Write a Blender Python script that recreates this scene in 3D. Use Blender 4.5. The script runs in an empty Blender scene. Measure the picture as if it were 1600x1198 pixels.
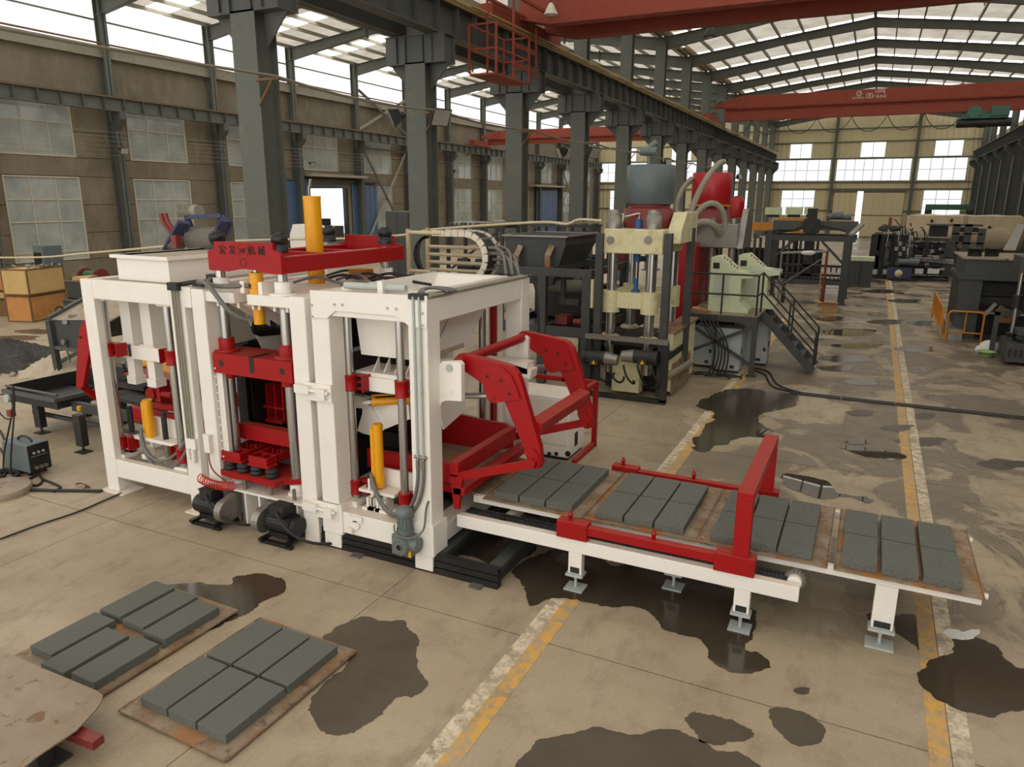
import bpy, math, random
from mathutils import Vector as V, Matrix
random.seed(11)
S = bpy.context.scene
COL = S.collection

# ------------------------------------------------------------------ camera
FPX, PIT, YAW, ROL, CH = 1141.17, 0.24640696, 0.45121254, 0.00508716, 4.3
_f0 = V((-math.sin(YAW), math.cos(YAW), 0)); _r0 = V((math.cos(YAW), math.sin(YAW), 0)); _u0 = V((0, 0, 1))
_f = math.cos(PIT) * _f0 - math.sin(PIT) * _u0
_u = math.sin(PIT) * _f0 + math.cos(PIT) * _u0
_r = math.cos(ROL) * _r0 + math.sin(ROL) * _u
_u = -math.sin(ROL) * _r0 + math.cos(ROL) * _u
CAMP = V((0, 0, CH))
cam = bpy.data.cameras.new('camera'); camo = bpy.data.objects.new('camera', cam); COL.objects.link(camo)
camo.matrix_world = Matrix(((_r.x, _u.x, -_f.x, 0), (_r.y, _u.y, -_f.y, 0), (_r.z, _u.z, -_f.z, CH), (0, 0, 0, 1)))
cam.sensor_width = 36; cam.lens = FPX / 1600 * 36; cam.clip_end = 400; cam.clip_start = 0.1
S.camera = camo

# ------------------------------------------------------------------ light
SKY_STRENGTH = 1.32
SKYLIGHT = 3.6
CLERESTORY = 0.8
ENDGLASS = 0.85
w = bpy.data.worlds.new('overcast_sky'); S.world = w; w.use_nodes = True
w.node_tree.nodes['Background'].inputs[0].default_value = (1.0, 0.965, 0.915, 1)
w.node_tree.nodes['Background'].inputs[1].default_value = SKY_STRENGTH
S.view_settings.view_transform = 'Standard'; S.view_settings.look = 'None'
S.view_settings.exposure = 0.53; S.view_settings.gamma = 1; S.view_settings.use_curve_mapping = False
S.cycles.max_bounces = 8; S.cycles.diffuse_bounces = 5; S.cycles.use_denoising = True
S.cycles.sample_clamp_indirect = 6

# ------------------------------------------------------------------ pixel -> world (photo frame 1600 x 1198)
def _ray(px, py):
    return _f + _r * ((px - 800) / FPX) - _u * ((py - 599) / FPX)
def pZ(px, py, z=0.0):
    d = _ray(px, py); return CAMP + d * ((z - CH) / d.z)
def pX(px, py, x):
    d = _ray(px, py); return CAMP + d * (x / d.x)
def pY(px, py, y):
    d = _ray(px, py); return CAMP + d * (y / d.y)

# ------------------------------------------------------------------ materials
def lin(c):
    return tuple((x / 255 / 12.92) if x / 255 <= 0.04045 else ((x / 255 + 0.055) / 1.055) ** 2.4 for x in c) + (1,)
class NT:
    def __init__(s, name):
        s.m = bpy.data.materials.new(name); s.m.use_nodes = True; s.t = s.m.node_tree; s.t.nodes.clear()
        s.out = s.n('ShaderNodeOutputMaterial'); s.pos = s.n('ShaderNodeNewGeometry').outputs['Position']
    def n(s, typ, **kw):
        x = s.t.nodes.new(typ)
        for k, v in kw.items(): setattr(x, k, v)
        return x
    def l(s, a, b): s.t.links.new(a, b)
    def noise(s, scale, detail=4, rough=0.55, vec=None, dist=0):
        x = s.n('ShaderNodeTexNoise'); x.inputs['Scale'].default_value = scale; x.inputs['Detail'].default_value = detail
        x.inputs['Roughness'].default_value = rough; x.inputs['Distortion'].default_value = dist
        s.l(vec if vec is not None else s.pos, x.inputs['Vector']); return x.outputs['Fac']
    def ramp(s, fac, a, b, lo=0.0, hi=1.0):
        x = s.n('ShaderNodeMapRange'); x.clamp = True
        x.inputs[1].default_value = a; x.inputs[2].default_value = b; x.inputs[3].default_value = lo; x.inputs[4].default_value = hi
        s.l(fac, x.inputs[0]); return x.outputs[0]
    def mix(s, fac, a, b):
        x = s.n('ShaderNodeMix'); x.data_type = 'RGBA'
        for sock, val in ((x.inputs[0], fac), (x.inputs[6], a), (x.inputs[7], b)):
            if hasattr(val, 'is_output') or hasattr(val, 'links'): s.l(val, sock)
            else: sock.default_value = val
        return x.outputs[2]
    def math(s, op, a, b=None):
        x = s.n('ShaderNodeMath'); x.operation = op
        for i, val in enumerate((a, b)):
            if val is None: continue
            if hasattr(val, 'links'): s.l(val, x.inputs[i])
            else: x.inputs[i].default_value = val
        return x.outputs[0]
    def stretch(s, sx, sy, sz):
        x = s.n('ShaderNodeVectorMath'); x.operation = 'MULTIPLY'; s.l(s.pos, x.inputs[0]); x.inputs[1].default_value = (sx, sy, sz); return x.outputs[0]
    def bsdf(s, col, rough=0.5, metal=0.0, bump=None, bstr=0.2, bdist=0.01, spec=0.5):
        p = s.n('ShaderNodeBsdfPrincipled')
        for sock, val in ((p.inputs['Base Color'], col), (p.inputs['Roughness'], rough), (p.inputs['Metallic'], metal)):
            if hasattr(val, 'links'): s.l(val, sock)
            else: sock.default_value = val
        p.inputs['Specular IOR Level'].default_value = spec
        if bump is not None:
            b = s.n('ShaderNodeBump'); b.inputs['Strength'].default_value = bstr; b.inputs['Distance'].default_value = bdist
            s.l(bump, b.inputs['Height']); s.l(b.outputs[0], p.inputs['Normal'])
        s.l(p.outputs[0], s.out.inputs[0]); return s.m

def paint(name, c, rough=0.45, metal=0.0, dirt=None, amt=0.35, scale=2.2, fine=14, var=0.12, spec=0.5, dust=0.0):
    """painted or bare surface: slight tone variation, and dirt/wear patches of a second colour"""
    t = NT(name); a = lin(c); d = lin(dirt if dirt else tuple(x * 0.8 for x in c))
    n1 = t.noise(scale, 5, 0.6); n2 = t.noise(fine, 4, 0.6)
    lo = tuple(x * (1 - var) for x in a[:3]) + (1,)
    c1 = t.mix(t.ramp(n2, 0.3, 0.7), lo, a)
    k = t.math('MULTIPLY', t.ramp(n1, 0.5, 0.72), t.ramp(n2, 0.35, 0.6)); k = t.math('MULTIPLY', k, amt)
    c2 = t.mix(k, c1, d)
    if dust:                                             # settled dust on upward faces
        sp = t.n('ShaderNodeSeparateXYZ'); t.l(t.n('ShaderNodeNewGeometry').outputs['True Normal'], sp.inputs[0])
        k = t.math('MULTIPLY', t.ramp(sp.outputs[2], 0.75, 0.95), t.ramp(n1, 0.3, 0.6, 0.5, 1.0)); c2 = t.mix(t.math('MULTIPLY', k, dust), c2, lin((196, 172, 138)))
    return t.bsdf(c2, t.ramp(n1, 0.2, 0.8, rough * 0.85, min(1, rough * 1.25)), metal, n2, 0.08, 0.004, spec)

MAT = {}
MAT['white'] = paint('white_machine_paint', (236, 231, 222), 0.38, dirt=(212, 198, 178), amt=0.3, var=0.03, dust=0.45)
MAT['red'] = paint('red_machine_paint', (160, 12, 15), 0.42, dirt=(126, 24, 24), amt=0.45, dust=0.08, spec=0.3)
MAT['redcrane'] = paint('oxide_red_crane_paint', (146, 66, 47), 0.75, dirt=(116, 56, 42), amt=0.6)
MAT['yellow'] = paint('yellow_cylinder_paint', (236, 165, 14), 0.38, dirt=(190, 125, 20), amt=0.4)
MAT['orange'] = paint('orange_paint', (206, 130, 30), 0.45, dirt=(150, 90, 30), amt=0.5)
MAT['chrome'] = paint('polished_steel', (188, 187, 184), 0.24, 0.9, dirt=(160, 156, 150), amt=0.12, var=0.03)
MAT['steel'] = paint('bare_steel', (150, 146, 138), 0.38, 0.7, dirt=(105, 92, 78), amt=0.6)
MAT['black'] = paint('black_enamel', (20, 20, 21), 0.42, dirt=(62, 58, 52), amt=0.6)
MAT['dark'] = paint('dark_grey_paint', (60, 63, 61), 0.5, dirt=(92, 86, 74), amt=0.5)
MAT['darker'] = paint('blackish_machinery', (34, 34, 33), 0.55, dirt=(84, 76, 64), amt=0.6)
MAT['mullion'] = paint('off_white_window_frame', (188, 180, 160), 0.6, dirt=(150, 140, 118), amt=0.5)
MAT['rubber'] = paint('black_rubber', (34, 34, 36), 0.6, dirt=(70, 68, 64), amt=0.4)
MAT['hose'] = paint('grey_hydraulic_hose', (112, 110, 104), 0.5, dirt=(70, 66, 60), amt=0.5)
MAT['cream'] = paint('cream_press_paint', (222, 214, 170), 0.5, dirt=(150, 130, 50), amt=0.75, scale=3.5, fine=9)
MAT['mint'] = paint('pale_green_cabinet_paint', (204, 214, 176), 0.45, dirt=(180, 180, 140), amt=0.3)
MAT['cabgrey'] = paint('pale_grey_cabinet_paint', (178, 184, 180), 0.45, dirt=(150, 140, 120), amt=0.4)
MAT['gear'] = paint('grey_green_gear_enamel', (104, 116, 112), 0.42, dirt=(80, 80, 72), amt=0.5)
MAT['frame'] = paint('grey_green_structural_steel', (92, 96, 87), 0.55, dirt=(132, 122, 100), amt=0.5, scale=1.2)
MAT['girder'] = paint('grey_crane_rail_steel', (80, 83, 78), 0.55, dirt=(116, 104, 86), amt=0.5, scale=1.5)
MAT['ledge'] = paint('pale_concrete_ledge', (150, 145, 128), 0.8, dirt=(110, 100, 84), amt=0.5)
def m_roof():
    t = NT('white_roof_sheet'); n = t.noise(0.7, 5, 0.6); c = t.mix(t.ramp(n, 0.4, 0.7), lin((222, 219, 211)), lin((196, 188, 172)))
    d = t.n('ShaderNodeBsdfDiffuse'); tr = t.n('ShaderNodeBsdfTranslucent'); t.l(c, d.inputs[0]); t.l(c, tr.inputs[0])
    m = t.n('ShaderNodeMixShader'); m.inputs[0].default_value = 0.4; t.l(d.outputs[0], m.inputs[1]); t.l(tr.outputs[0], m.inputs[2]); t.l(m.outputs[0], t.out.inputs[0]); return t.m  # translucent share added so the roof sheets glow brighter from below
MAT['roof'] = m_roof()
MAT['brass'] = paint('tan_busbar', (172, 148, 92), 0.5, dirt=(110, 92, 60), amt=0.6)
MAT['blue'] = paint('blue_paint', (44, 90, 150), 0.4)
MAT['bluedoor'] = paint('slate_blue_door_sheet', (78, 100, 128), 0.5, dirt=(60, 76, 100), amt=0.5, scale=1)
MAT['navy'] = paint('navy_paint', (52, 56, 92), 0.5, dirt=(90, 84, 84), amt=0.5)
MAT['belt'] = paint('dusty_belt_rubber', (108, 104, 94), 0.75, dirt=(130, 120, 100), amt=0.6)
MAT['green'] = paint('green_paint', (58, 104, 84), 0.45)
MAT['tankgrey'] = paint('blue_grey_tank_paint', (98, 108, 110), 0.45, dirt=(80, 84, 82), amt=0.5, fine=5)
MAT['tankred'] = paint('glossy_red_tank_paint', (176, 28, 34), 0.35)
MAT['maroon'] = paint('maroon_tank_paint', (124, 44, 40), 0.45)
MAT['card'] = paint('cardboard', (184, 142, 92), 0.85)
MAT['ply'] = paint('plywood', (206, 172, 112), 0.7, dirt=(170, 124, 66), amt=0.6, fine=6)
MAT['plyred'] = paint('reddish_plywood', (196, 138, 76), 0.7, dirt=(150, 96, 48), amt=0.7, fine=6)
MAT['wood'] = paint('brown_timber', (120, 88, 54), 0.75, dirt=(80, 58, 38), amt=0.6)
MAT['palewrap'] = paint('beige_wrapping_sheet', (202, 184, 152), 0.6, dirt=(168, 148, 118), amt=0.6)
MAT['plastic'] = paint('white_plastic_sack', (226, 224, 216), 0.4)
MAT['basin'] = paint('light_green_plastic', (156, 190, 120), 0.35)
MAT['cabred'] = paint('red_tube_hose', (206, 58, 44), 0.35)
MAT['ink'] = paint('black_lettering', (22, 20, 20), 0.5)
MAT['whiteink'] = paint('white_lettering', (232, 206, 190), 0.5)
MAT['lampshade'] = paint('cream_enamel_shade', (214, 206, 188), 0.4)
MAT['gravel'] = paint('dark_aggregate', (58, 54, 50), 0.95, dirt=(96, 88, 78), amt=0.8, scale=6, fine=30, var=0.5)
MAT['sand'] = paint('pale_aggregate', (186, 172, 148), 0.95, dirt=(140, 126, 104), amt=0.7, scale=5, fine=30, var=0.25)

def m_block():
    t = NT('fine_grey_concrete_block'); n = t.noise(130, 2, 0.7); n2 = t.noise(3, 3)
    c = t.mix(t.ramp(n, 0.3, 0.75), lin((74, 76, 70)), lin((122, 123, 114)))
    c = t.mix(t.math('MULTIPLY', t.ramp(n2, 0.45, 0.7), 0.3), c, lin((96, 94, 86)))
    return t.bsdf(c, 0.9, 0, n, 0.5, 0.003, 0.3)
MAT['block'] = m_block()
def m_pallet():
    t = NT('rusty_worn_pallet_sheet'); n = t.noise(2.6, 6, 0.65); n2 = t.noise(9, 5, 0.7); st = t.noise(3.2, 4, 0.6, t.stretch(1, 0.35, 1))
    c = t.mix(t.ramp(n, 0.42, 0.62), lin((152, 136, 114)), lin((124, 100, 76)))
    c = t.mix(t.ramp(st, 0.5, 0.62), c, lin((164, 108, 54)))
    c = t.mix(t.ramp(n2, 0.55, 0.7), c, lin((84, 62, 48)))
    return t.bsdf(c, t.ramp(n, 0.3, 0.7, 0.35, 0.75), 0.25, n2, 0.25, 0.004)
MAT['pallet'] = m_pallet()
def m_sheet():
    t = NT('stained_pale_steel_sheet'); n = t.noise(1.6, 6, 0.65); n2 = t.noise(5.5, 5, 0.7, None, 0.6)
    c = t.mix(t.ramp(n, 0.4, 0.65), lin((156, 142, 122)), lin((140, 122, 100)))
    c = t.mix(t.ramp(n2, 0.58, 0.66), c, lin((120, 88, 62)))
    c = t.mix(t.ramp(t.noise(2.3, 4), 0.585, 0.63), c, lin((92, 80, 66)))
    return t.bsdf(c, 0.5, 0.2, n2, 0.15, 0.004)
MAT['sheet'] = m_sheet()

def floor_colour(t):
    n1 = t.noise(0.33, 6, 0.6, None, 0.4); n2 = t.noise(1.7, 6, 0.65); n3 = t.noise(34, 3, 0.6)
    c = t.mix(t.ramp(n1, 0.35, 0.68), lin((171, 156, 130)), lin((148, 132, 108)))
    c = t.mix(t.math('MULTIPLY', t.ramp(n2, 0.5, 0.72), 0.55), c, lin((124, 109, 88)))
    c = t.mix(t.math('MULTIPLY', t.ramp(n3, 0.5, 0.75), 0.22), c, lin((198, 184, 160)))
    st = t.noise(3.0, 5, 0.7, t.stretch(1.0, 0.35, 1.0))
    c = t.mix(t.math('MULTIPLY', t.ramp(st, 0.54, 0.72), 0.5), c, lin((108, 96, 80)))
    sc = t.noise(60, 2, 0.5); c = t.mix(t.math('MULTIPLY', t.ramp(sc, 0.62, 0.7), 0.3), c, lin((96, 84, 70)))
    return c, n1, n2, n3
def m_floor():
    t = NT('worn_concrete_floor'); c, n1, n2, n3 = floor_colour(t)
    # water-stained tide marks along the traffic aisle (x -3..8, y > 7)
    sep = t.n('ShaderNodeSeparateXYZ'); t.l(t.pos, sep.inputs[0])
    ax = t.math('MULTIPLY', t.ramp(sep.outputs[0], -4.2, -1.5), t.ramp(sep.outputs[1], 6.5, 9.5))
    d = t.noise(0.62, 5, 0.62, t.stretch(1, 0.8, 1), 0.7)
    damp = t.math('MULTIPLY', t.ramp(d, 0.45, 0.53), ax)
    c = t.mix(t.math('MULTIPLY', damp, 0.72), c, lin((96, 86, 72)))
    ring = t.math('ABSOLUTE', t.math('SUBTRACT', d, 0.5)); ring = t.math('MULTIPLY', t.ramp(ring, 0.0, 0.012, 1, 0), ax)
    c = t.mix(t.math('MULTIPLY', ring, 0.6), c, lin((78, 68, 56)))
    far = t.ramp(sep.outputs[1], 14, 34)
    d2 = t.noise(0.45, 4, 0.55, t.stretch(1, 1.2, 1), 0.3)
    wet = t.math('MULTIPLY', t.math('MULTIPLY', t.ramp(d2, 0.56, 0.6), far), ax)
    c = t.mix(t.math('MULTIPLY', wet, 0.75), c, lin((78, 68, 56)))
    r = t.ramp(n2, 0.3, 0.75, 0.42, 0.68)
    r2 = t.math('SUBTRACT', r, t.math('MULTIPLY', damp, 0.12)); r2 = t.math('SUBTRACT', r2, t.math('MULTIPLY', wet, 0.3))
    return t.bsdf(c, r2, 0, n3, 0.06, 0.004, 0.45)
MAT['floor'] = m_floor()
def m_wet(name, k, rough, spec):
    t = NT(name); c, n1, n2, n3 = floor_colour(t)
    c = t.mix(k, c, lin((38, 31, 24)))
    c = t.mix(t.math('MULTIPLY', t.ramp(n2, 0.4, 0.65), 0.4), c, lin((70, 60, 48)))
    return t.bsdf(c, rough, 0, None, spec=spec)
MAT['damp'] = m_wet('damp_concrete', 0.8, 0.38, 0.4)
MAT['wet'] = m_wet('soaked_concrete', 0.9, 0.14, 0.5)
MAT['water'] = m_wet('standing_water_film', 0.92, 0.02, 0.6)
def m_line(name, c):
    t = NT(name); f, n1, n2, n3 = floor_colour(t)
    w_ = t.noise(7, 6, 0.75); w2 = t.noise(1.1, 4, 0.6)
    k = t.math('MULTIPLY', t.ramp(w_, 0.42, 0.57), t.math('MULTIPLY', t.ramp(w2, 0.3, 0.5, 0.3, 1), 0.88))
    return t.bsdf(t.mix(k, f, lin(c)), 0.55, 0, n3, 0.05, 0.003)
MAT['lineyellow'] = m_line('worn_yellow_floor_paint', (214, 160, 62))
MAT['linewhite'] = m_line('worn_white_floor_paint', (222, 208, 180))
def m_wall():
    t = NT('stained_grey_render'); n1 = t.noise(0.5, 6, 0.6); n2 = t.noise(2.2, 5, 0.65, t.stretch(1, 1, 0.35)); n3 = t.noise(20, 3)
    c = t.mix(t.ramp(n1, 0.35, 0.7), lin((128, 118, 100)), lin((106, 97, 82)))
    c = t.mix(t.math('MULTIPLY', t.ramp(n2, 0.5, 0.75), 0.5), c, lin((148, 136, 112)))
    return t.bsdf(c, 0.85, 0, n3, 0.1, 0.005, 0.3)
MAT['wall'] = m_wall()
MAT['shadewall'] = paint('wall_sheet_dark_as_unlit_aisle', (54, 56, 52), 0.7, dirt=(76, 72, 62), amt=0.5, scale=0.8)  # dark tone stands in for the gloom of an unlit aisle
MAT['sheetwall'] = paint('cream_cladding', (205, 192, 152), 0.6, dirt=(180, 165, 128), amt=0.5, scale=0.5)
def m_glass():
    t = NT('dusty_window_glass'); n = t.noise(0.8, 4, 0.6); n2 = t.noise(5, 4, 0.6, t.stretch(1, 1, 0.3))
    c = t.mix(t.ramp(n, 0.35, 0.65), lin((142, 148, 142)), lin((168, 172, 166)))
    c = t.mix(t.math('MULTIPLY', t.ramp(n2, 0.5, 0.7), 0.15), c, lin((126, 128, 120)))
    return t.bsdf(c, 0.08, 0, None, spec=0.8)
MAT['glass'] = m_glass()
def m_emit(name, col, st, streak=0.25):
    t = NT(name); n = t.noise(2.5, 4, 0.6, t.stretch(3, 3, 0.12))
    c = t.mix(t.math('MULTIPLY', t.ramp(n, 0.4, 0.7), streak), col, tuple(x * 0.72 for x in col[:3]) + (1,))
    e = t.n('ShaderNodeEmission'); t.l(c, e.inputs[0]); e.inputs[1].default_value = st
    t.l(e.outputs[0], t.out.inputs[0]); return t.m
MAT['skylight'] = m_emit('daylit_roof_panel', (1, 0.98, 0.94, 1), SKYLIGHT, 0.15)
MAT['clerestory'] = m_emit('daylit_fibreglass_sheet', (1, 0.985, 0.96, 1), CLERESTORY, 0.6)
MAT['endglass'] = m_emit('daylit_end_window', (0.97, 0.99, 1.0, 1), ENDGLASS, 0.2)
MAT['lamp'] = paint('floodlight_glass', (168, 166, 156), 0.12)

# ------------------------------------------------------------------ mesh builder
ROOT = {}
class MB:
    def __init__(s): s.v = []; s.f = []; s.sm = []
    def add(s, vs, fs, smooth=False):
        o = len(s.v); s.v += [tuple(p) for p in vs]
        for f in fs: s.f.append(tuple(i + o for i in f)); s.sm.append(smooth)
        return s
    def box(s, x0, x1, y0, y1, z0, z1):
        vs = [(x, y, z) for z in (z0, z1) for y in (y0, y1) for x in (x0, x1)]
        return s.add(vs, [(0, 2, 3, 1), (4, 5, 7, 6), (0, 1, 5, 4), (2, 6, 7, 3), (0, 4, 6, 2), (1, 3, 7, 5)])
    def hexa(s, a, b):
        """a, b: two quads (lists of 4 points) joined"""
        return s.add(list(a) + list(b), [(3, 2, 1, 0), (4, 5, 6, 7), (0, 1, 5, 4), (1, 2, 6, 5), (2, 3, 7, 6), (3, 0, 4, 7)])
    def bar(s, p, q, w_, h, up=(0, 0, 1), off=0.0):
        p, q = V(p), V(q); d = (q - p).normalized(); up = V(up)
        sd = d.cross(up)
        if sd.length < 1e-4: sd = d.cross(V((0, 1, 0)))
        sd.normalize(); u = sd.cross(d).normalized()
        sd = sd * w_ / 2; uu = u * h / 2; o = u * off
        qd = lambda c: [c + o - sd - uu, c + o + sd - uu, c + o + sd + uu, c + o - sd + uu]
        return s.hexa(qd(p), qd(q))
    def cyl(s, p, q, r, n=16, r2=None, caps=True):
        p, q = V(p), V(q); r2 = r if r2 is None else r2; d = (q - p).normalized()
        a = d.cross(V((0, 0, 1)));
        if a.length < 1e-4: a = V((1, 0, 0))
        a.normalize(); b = d.cross(a)
        vs = []
        for c, rr in ((p, r), (q, r2)):
            for i in range(n):
                t = 2 * math.pi * i / n; vs.append(c + a * (rr * math.cos(t)) + b * (rr * math.sin(t)))
        s.add(vs, [(i, (i + 1) % n, n + (i + 1) % n, n + i) for i in range(n)], n > 6)
        if caps:
            s.add(vs[:n], [tuple(reversed(range(n)))]); s.add(vs[n:], [tuple(range(n))])
        return s
    def tube(s, pts, r, n=8):
        pts = [V(p) for p in pts]; rings = []; a = None
        for i, p in enumerate(pts):
            d = (pts[min(i + 1, len(pts) - 1)] - pts[max(i - 1, 0)]).normalized()
            if a is None:
                a = d.cross(V((0, 0, 1)))
                if a.length < 1e-3: a = d.cross(V((0, 1, 0)))
            a = (a - d * a.dot(d)).normalized(); b = d.cross(a)
            rings.append([p + a * (r * math.cos(2 * math.pi * k / n)) + b * (r * math.sin(2 * math.pi * k / n)) for k in range(n)])
        vs = [p for rg in rings for p in rg]; fs = []
        for i in range(len(pts) - 1):
            for k in range(n):
                fs.append((i * n + k, i * n + (k + 1) % n, (i + 1) * n + (k + 1) % n, (i + 1) * n + k))
        s.add(vs, fs, True); s.add(rings[0], [tuple(reversed(range(n)))]); s.add(rings[-1], [tuple(range(n))])
        return s
    def prism(s, pts, d):
        pts = [V(p) for p in pts]; d = V(d); n = len(pts)
        vs = pts + [p + d for p in pts]
        return s.add(vs, [tuple(reversed(range(n))), tuple(range(n, 2 * n))] + [(i, (i + 1) % n, n + (i + 1) % n, n + i) for i in range(n)])
    def lathe(s, c, prof, n=20, axis=(0, 0, 1)):
        c = V(c); d = V(axis).normalized(); a = d.cross(V((0, 0, 1)))
        if a.length < 1e-4: a = V((1, 0, 0))
        a.normalize(); b = d.cross(a); vs = []
        for r, z in prof:
            for i in range(n):
                t = 2 * math.pi * i / n; vs.append(c + d * z + a * (r * math.cos(t)) + b * (r * math.sin(t)))
        fs = []
        for j in range(len(prof) - 1):
            for i in range(n):
                fs.append((j * n + i, j * n + (i + 1) % n, (j + 1) * n + (i + 1) % n, (j + 1) * n + i))
        s.add(vs, fs, True)
        s.add(vs[:n], [tuple(reversed(range(n)))]); s.add(vs[-n:], [tuple(range(n))])
        return s
    def ibeam(s, p, q, w_, h, tw=0.03, tf=0.03, up=(0, 0, 1)):
        s.bar(p, q, tw, h, up); s.bar(p, q, w_, tf, up, h / 2 - tf / 2); s.bar(p, q, w_, tf, up, -h / 2 + tf / 2); return s
    def build(s, name, mat, parent=None, bev=0.0, kind=None):
        me = bpy.data.meshes.new(name); r = V((0, 0, 0)); p = parent
        while p is not None:
            if p.name in ROOT: r = ROOT[p.name]; break
            p = p.parent
        me.from_pydata([(x - r.x, y - r.y, z - r.z) for x, y, z in s.v], [], s.f)
        me.polygons.foreach_set('use_smooth', s.sm); me.materials.append(MAT[mat] if isinstance(mat, str) else mat)
        me.update()
        o = bpy.data.objects.new(name, me); COL.objects.link(o)
        if parent is not None: o.parent = parent
        if kind: o['kind'] = kind
        if bev:
            b = o.modifiers.new('edge', 'BEVEL'); b.width = bev; b.segments = 2; b.limit_method = 'ANGLE'; b.angle_limit = 0.7
        return o
def box(*a): return MB().box(*a)

def thing(name, label, cat, loc=(0, 0, 0), group=None, kind=None):
    o = bpy.data.objects.new(name, None); COL.objects.link(o); o.location = loc; o.empty_display_size = 0.2
    ROOT[o.name] = V(loc)
    if label: o['label'] = label
    if cat: o['category'] = cat
    if group: o['group'] = group
    if kind: o['kind'] = kind
    return o
def struct(name, loc=(0, 0, 0)):
    return thing(name, None, None, loc, None, 'structure')
def tag(o, label, cat, group=None, kind=None):
    o['label'] = label; o['category'] = cat
    if group: o['group'] = group
    if kind: o['kind'] = kind
    return o
def share(proto, parent, loc, rz=0.0, scale=None):
    o = proto.copy(); COL.objects.link(o); o.parent = parent; o.location = loc; o.rotation_euler = (0, 0, rz)
    if scale: o.scale = scale
    return o
def dup(root, loc, rz=0.0, label=None):
    r = root.copy(); COL.objects.link(r); r.location = loc; r.rotation_euler = (0, 0, rz); ROOT[r.name] = V(loc)
    if label: r['label'] = label
    for ch in list(root.children):
        c = ch.copy(); COL.objects.link(c); c.parent = r
        for g in list(ch.children):
            d = g.copy(); COL.objects.link(d); d.parent = c
    return r
def text(body, name, mat, parent, origin, xdir, ydir, size, depth=0.004, fit=None):
    """lettering as a mesh lying in the plane of xdir / ydir, centred at origin"""
    cu = bpy.data.curves.new(name, 'FONT'); cu.body = body; cu.size = size; cu.extrude = depth; cu.align_x = 'CENTER'; cu.align_y = 'CENTER'
    cu.resolution_u = 3
    tmp = bpy.data.objects.new(name + '_tmp', cu); COL.objects.link(tmp)
    dg = bpy.context.evaluated_depsgraph_get(); me = bpy.data.meshes.new_from_object(tmp.evaluated_get(dg))
    bpy.data.objects.remove(tmp)
    x = V(xdir).normalized(); y = V(ydir).normalized(); z = x.cross(y); o3 = V(origin)
    vs = [o3 + x * v.co.x + y * v.co.y + z * v.co.z for v in me.vertices]
    b = MB(); b.add(vs, [tuple(p.vertices) for p in me.polygons])
    return b.build(name, mat, parent)
def arc(c, r, a0, a1, n, u=(1, 0, 0), v=(0, 0, 1)):
    c, u, v = V(c), V(u), V(v)
    return [c + u * (r * math.cos(a0 + (a1 - a0) * i / n)) + v * (r * math.sin(a0 + (a1 - a0) * i / n)) for i in range(n + 1)]
def bez(p0, p1, p2, p3, n=12):
    p0, p1, p2, p3 = V(p0), V(p1), V(p2), V(p3); r = []
    for i in range(n + 1):
        t = i / n; k = 1 - t
        r.append(p0 * k ** 3 + p1 * (3 * k * k * t) + p2 * (3 * k * t * t) + p3 * t ** 3)
    return r
def smooth_path(pts, n=5):
    pts = [V(p) for p in pts]; out = []
    for i in range(len(pts) - 1):
        a = pts[max(i - 1, 0)]; b = pts[i]; c = pts[i + 1]; d = pts[min(i + 2, len(pts) - 1)]
        for k in range(n):
            t = k / n
            out.append(0.5 * ((2 * b) + (c - a) * t + (2 * a - 5 * b + 4 * c - d) * t * t + (3 * b - a - 3 * c + d) * t ** 3))
    out.append(pts[-1]); return out
# ================================================================== BUILDING
XC, XR, XL, YE = -12.55, 9.45, -35.1, 100.3
BAY = 6.62
YK = [13.0 + BAY * k for k in range(-3, 14)]
Y0 = -8.0
# floor: cast slabs with recessed joints
fl = struct('floor')
box(-62, 14, Y0, YE + 1, -0.2, -0.02).build('floor_base', 'darker', fl)
xs = [-36, -31.5, -27, -22.5, -18, -13.5, -9, -4.5, 1.02, 5.5, 10.6]
ys = [5.97 + 6.6 * k for k in range(-2, 15)]; ys[0] = Y0; ys[-1] = YE
for i in range(len(xs) - 1):
    for j in range(len(ys) - 1):
        g = 0.008
        box(xs[i] + g * 0.6, xs[i + 1] - g * 0.6, ys[j] + g, ys[j + 1] - g, -0.05, 0.0).build('slab', 'floor', fl)
box(-62, -36, 30, 60, -0.05, -0.001).build('annex_slab', 'floor', fl)
# covered cable channel across the aisle
cc = struct('trim_1')
for i in range(9):
    a = pZ(1235, 611); x0 = a.x + i * 1.1
    box(x0, x0 + 1.08, 17.38, 17.62, 0.0, 0.025).build('channel_cover', 'darker', cc)

# painted floor lines
t2 = struct('trim_2')
box(-2.78, -2.63, Y0, 29.0, 0, 0.003).build('white_stripe', 'linewhite', t2)
box(-2.63, -2.47, Y0, 29.0, 0, 0.003).build('yellow_stripe', 'lineyellow', t2)
t3 = struct('trim_3')
box(0.86, 1.02, Y0, 52.0, 0, 0.003).build('yellow_stripe', 'lineyellow', t3)
box(1.03, 1.18, Y0, 52.0, 0, 0.003).build('white_stripe', 'linewhite', t3)

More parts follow.
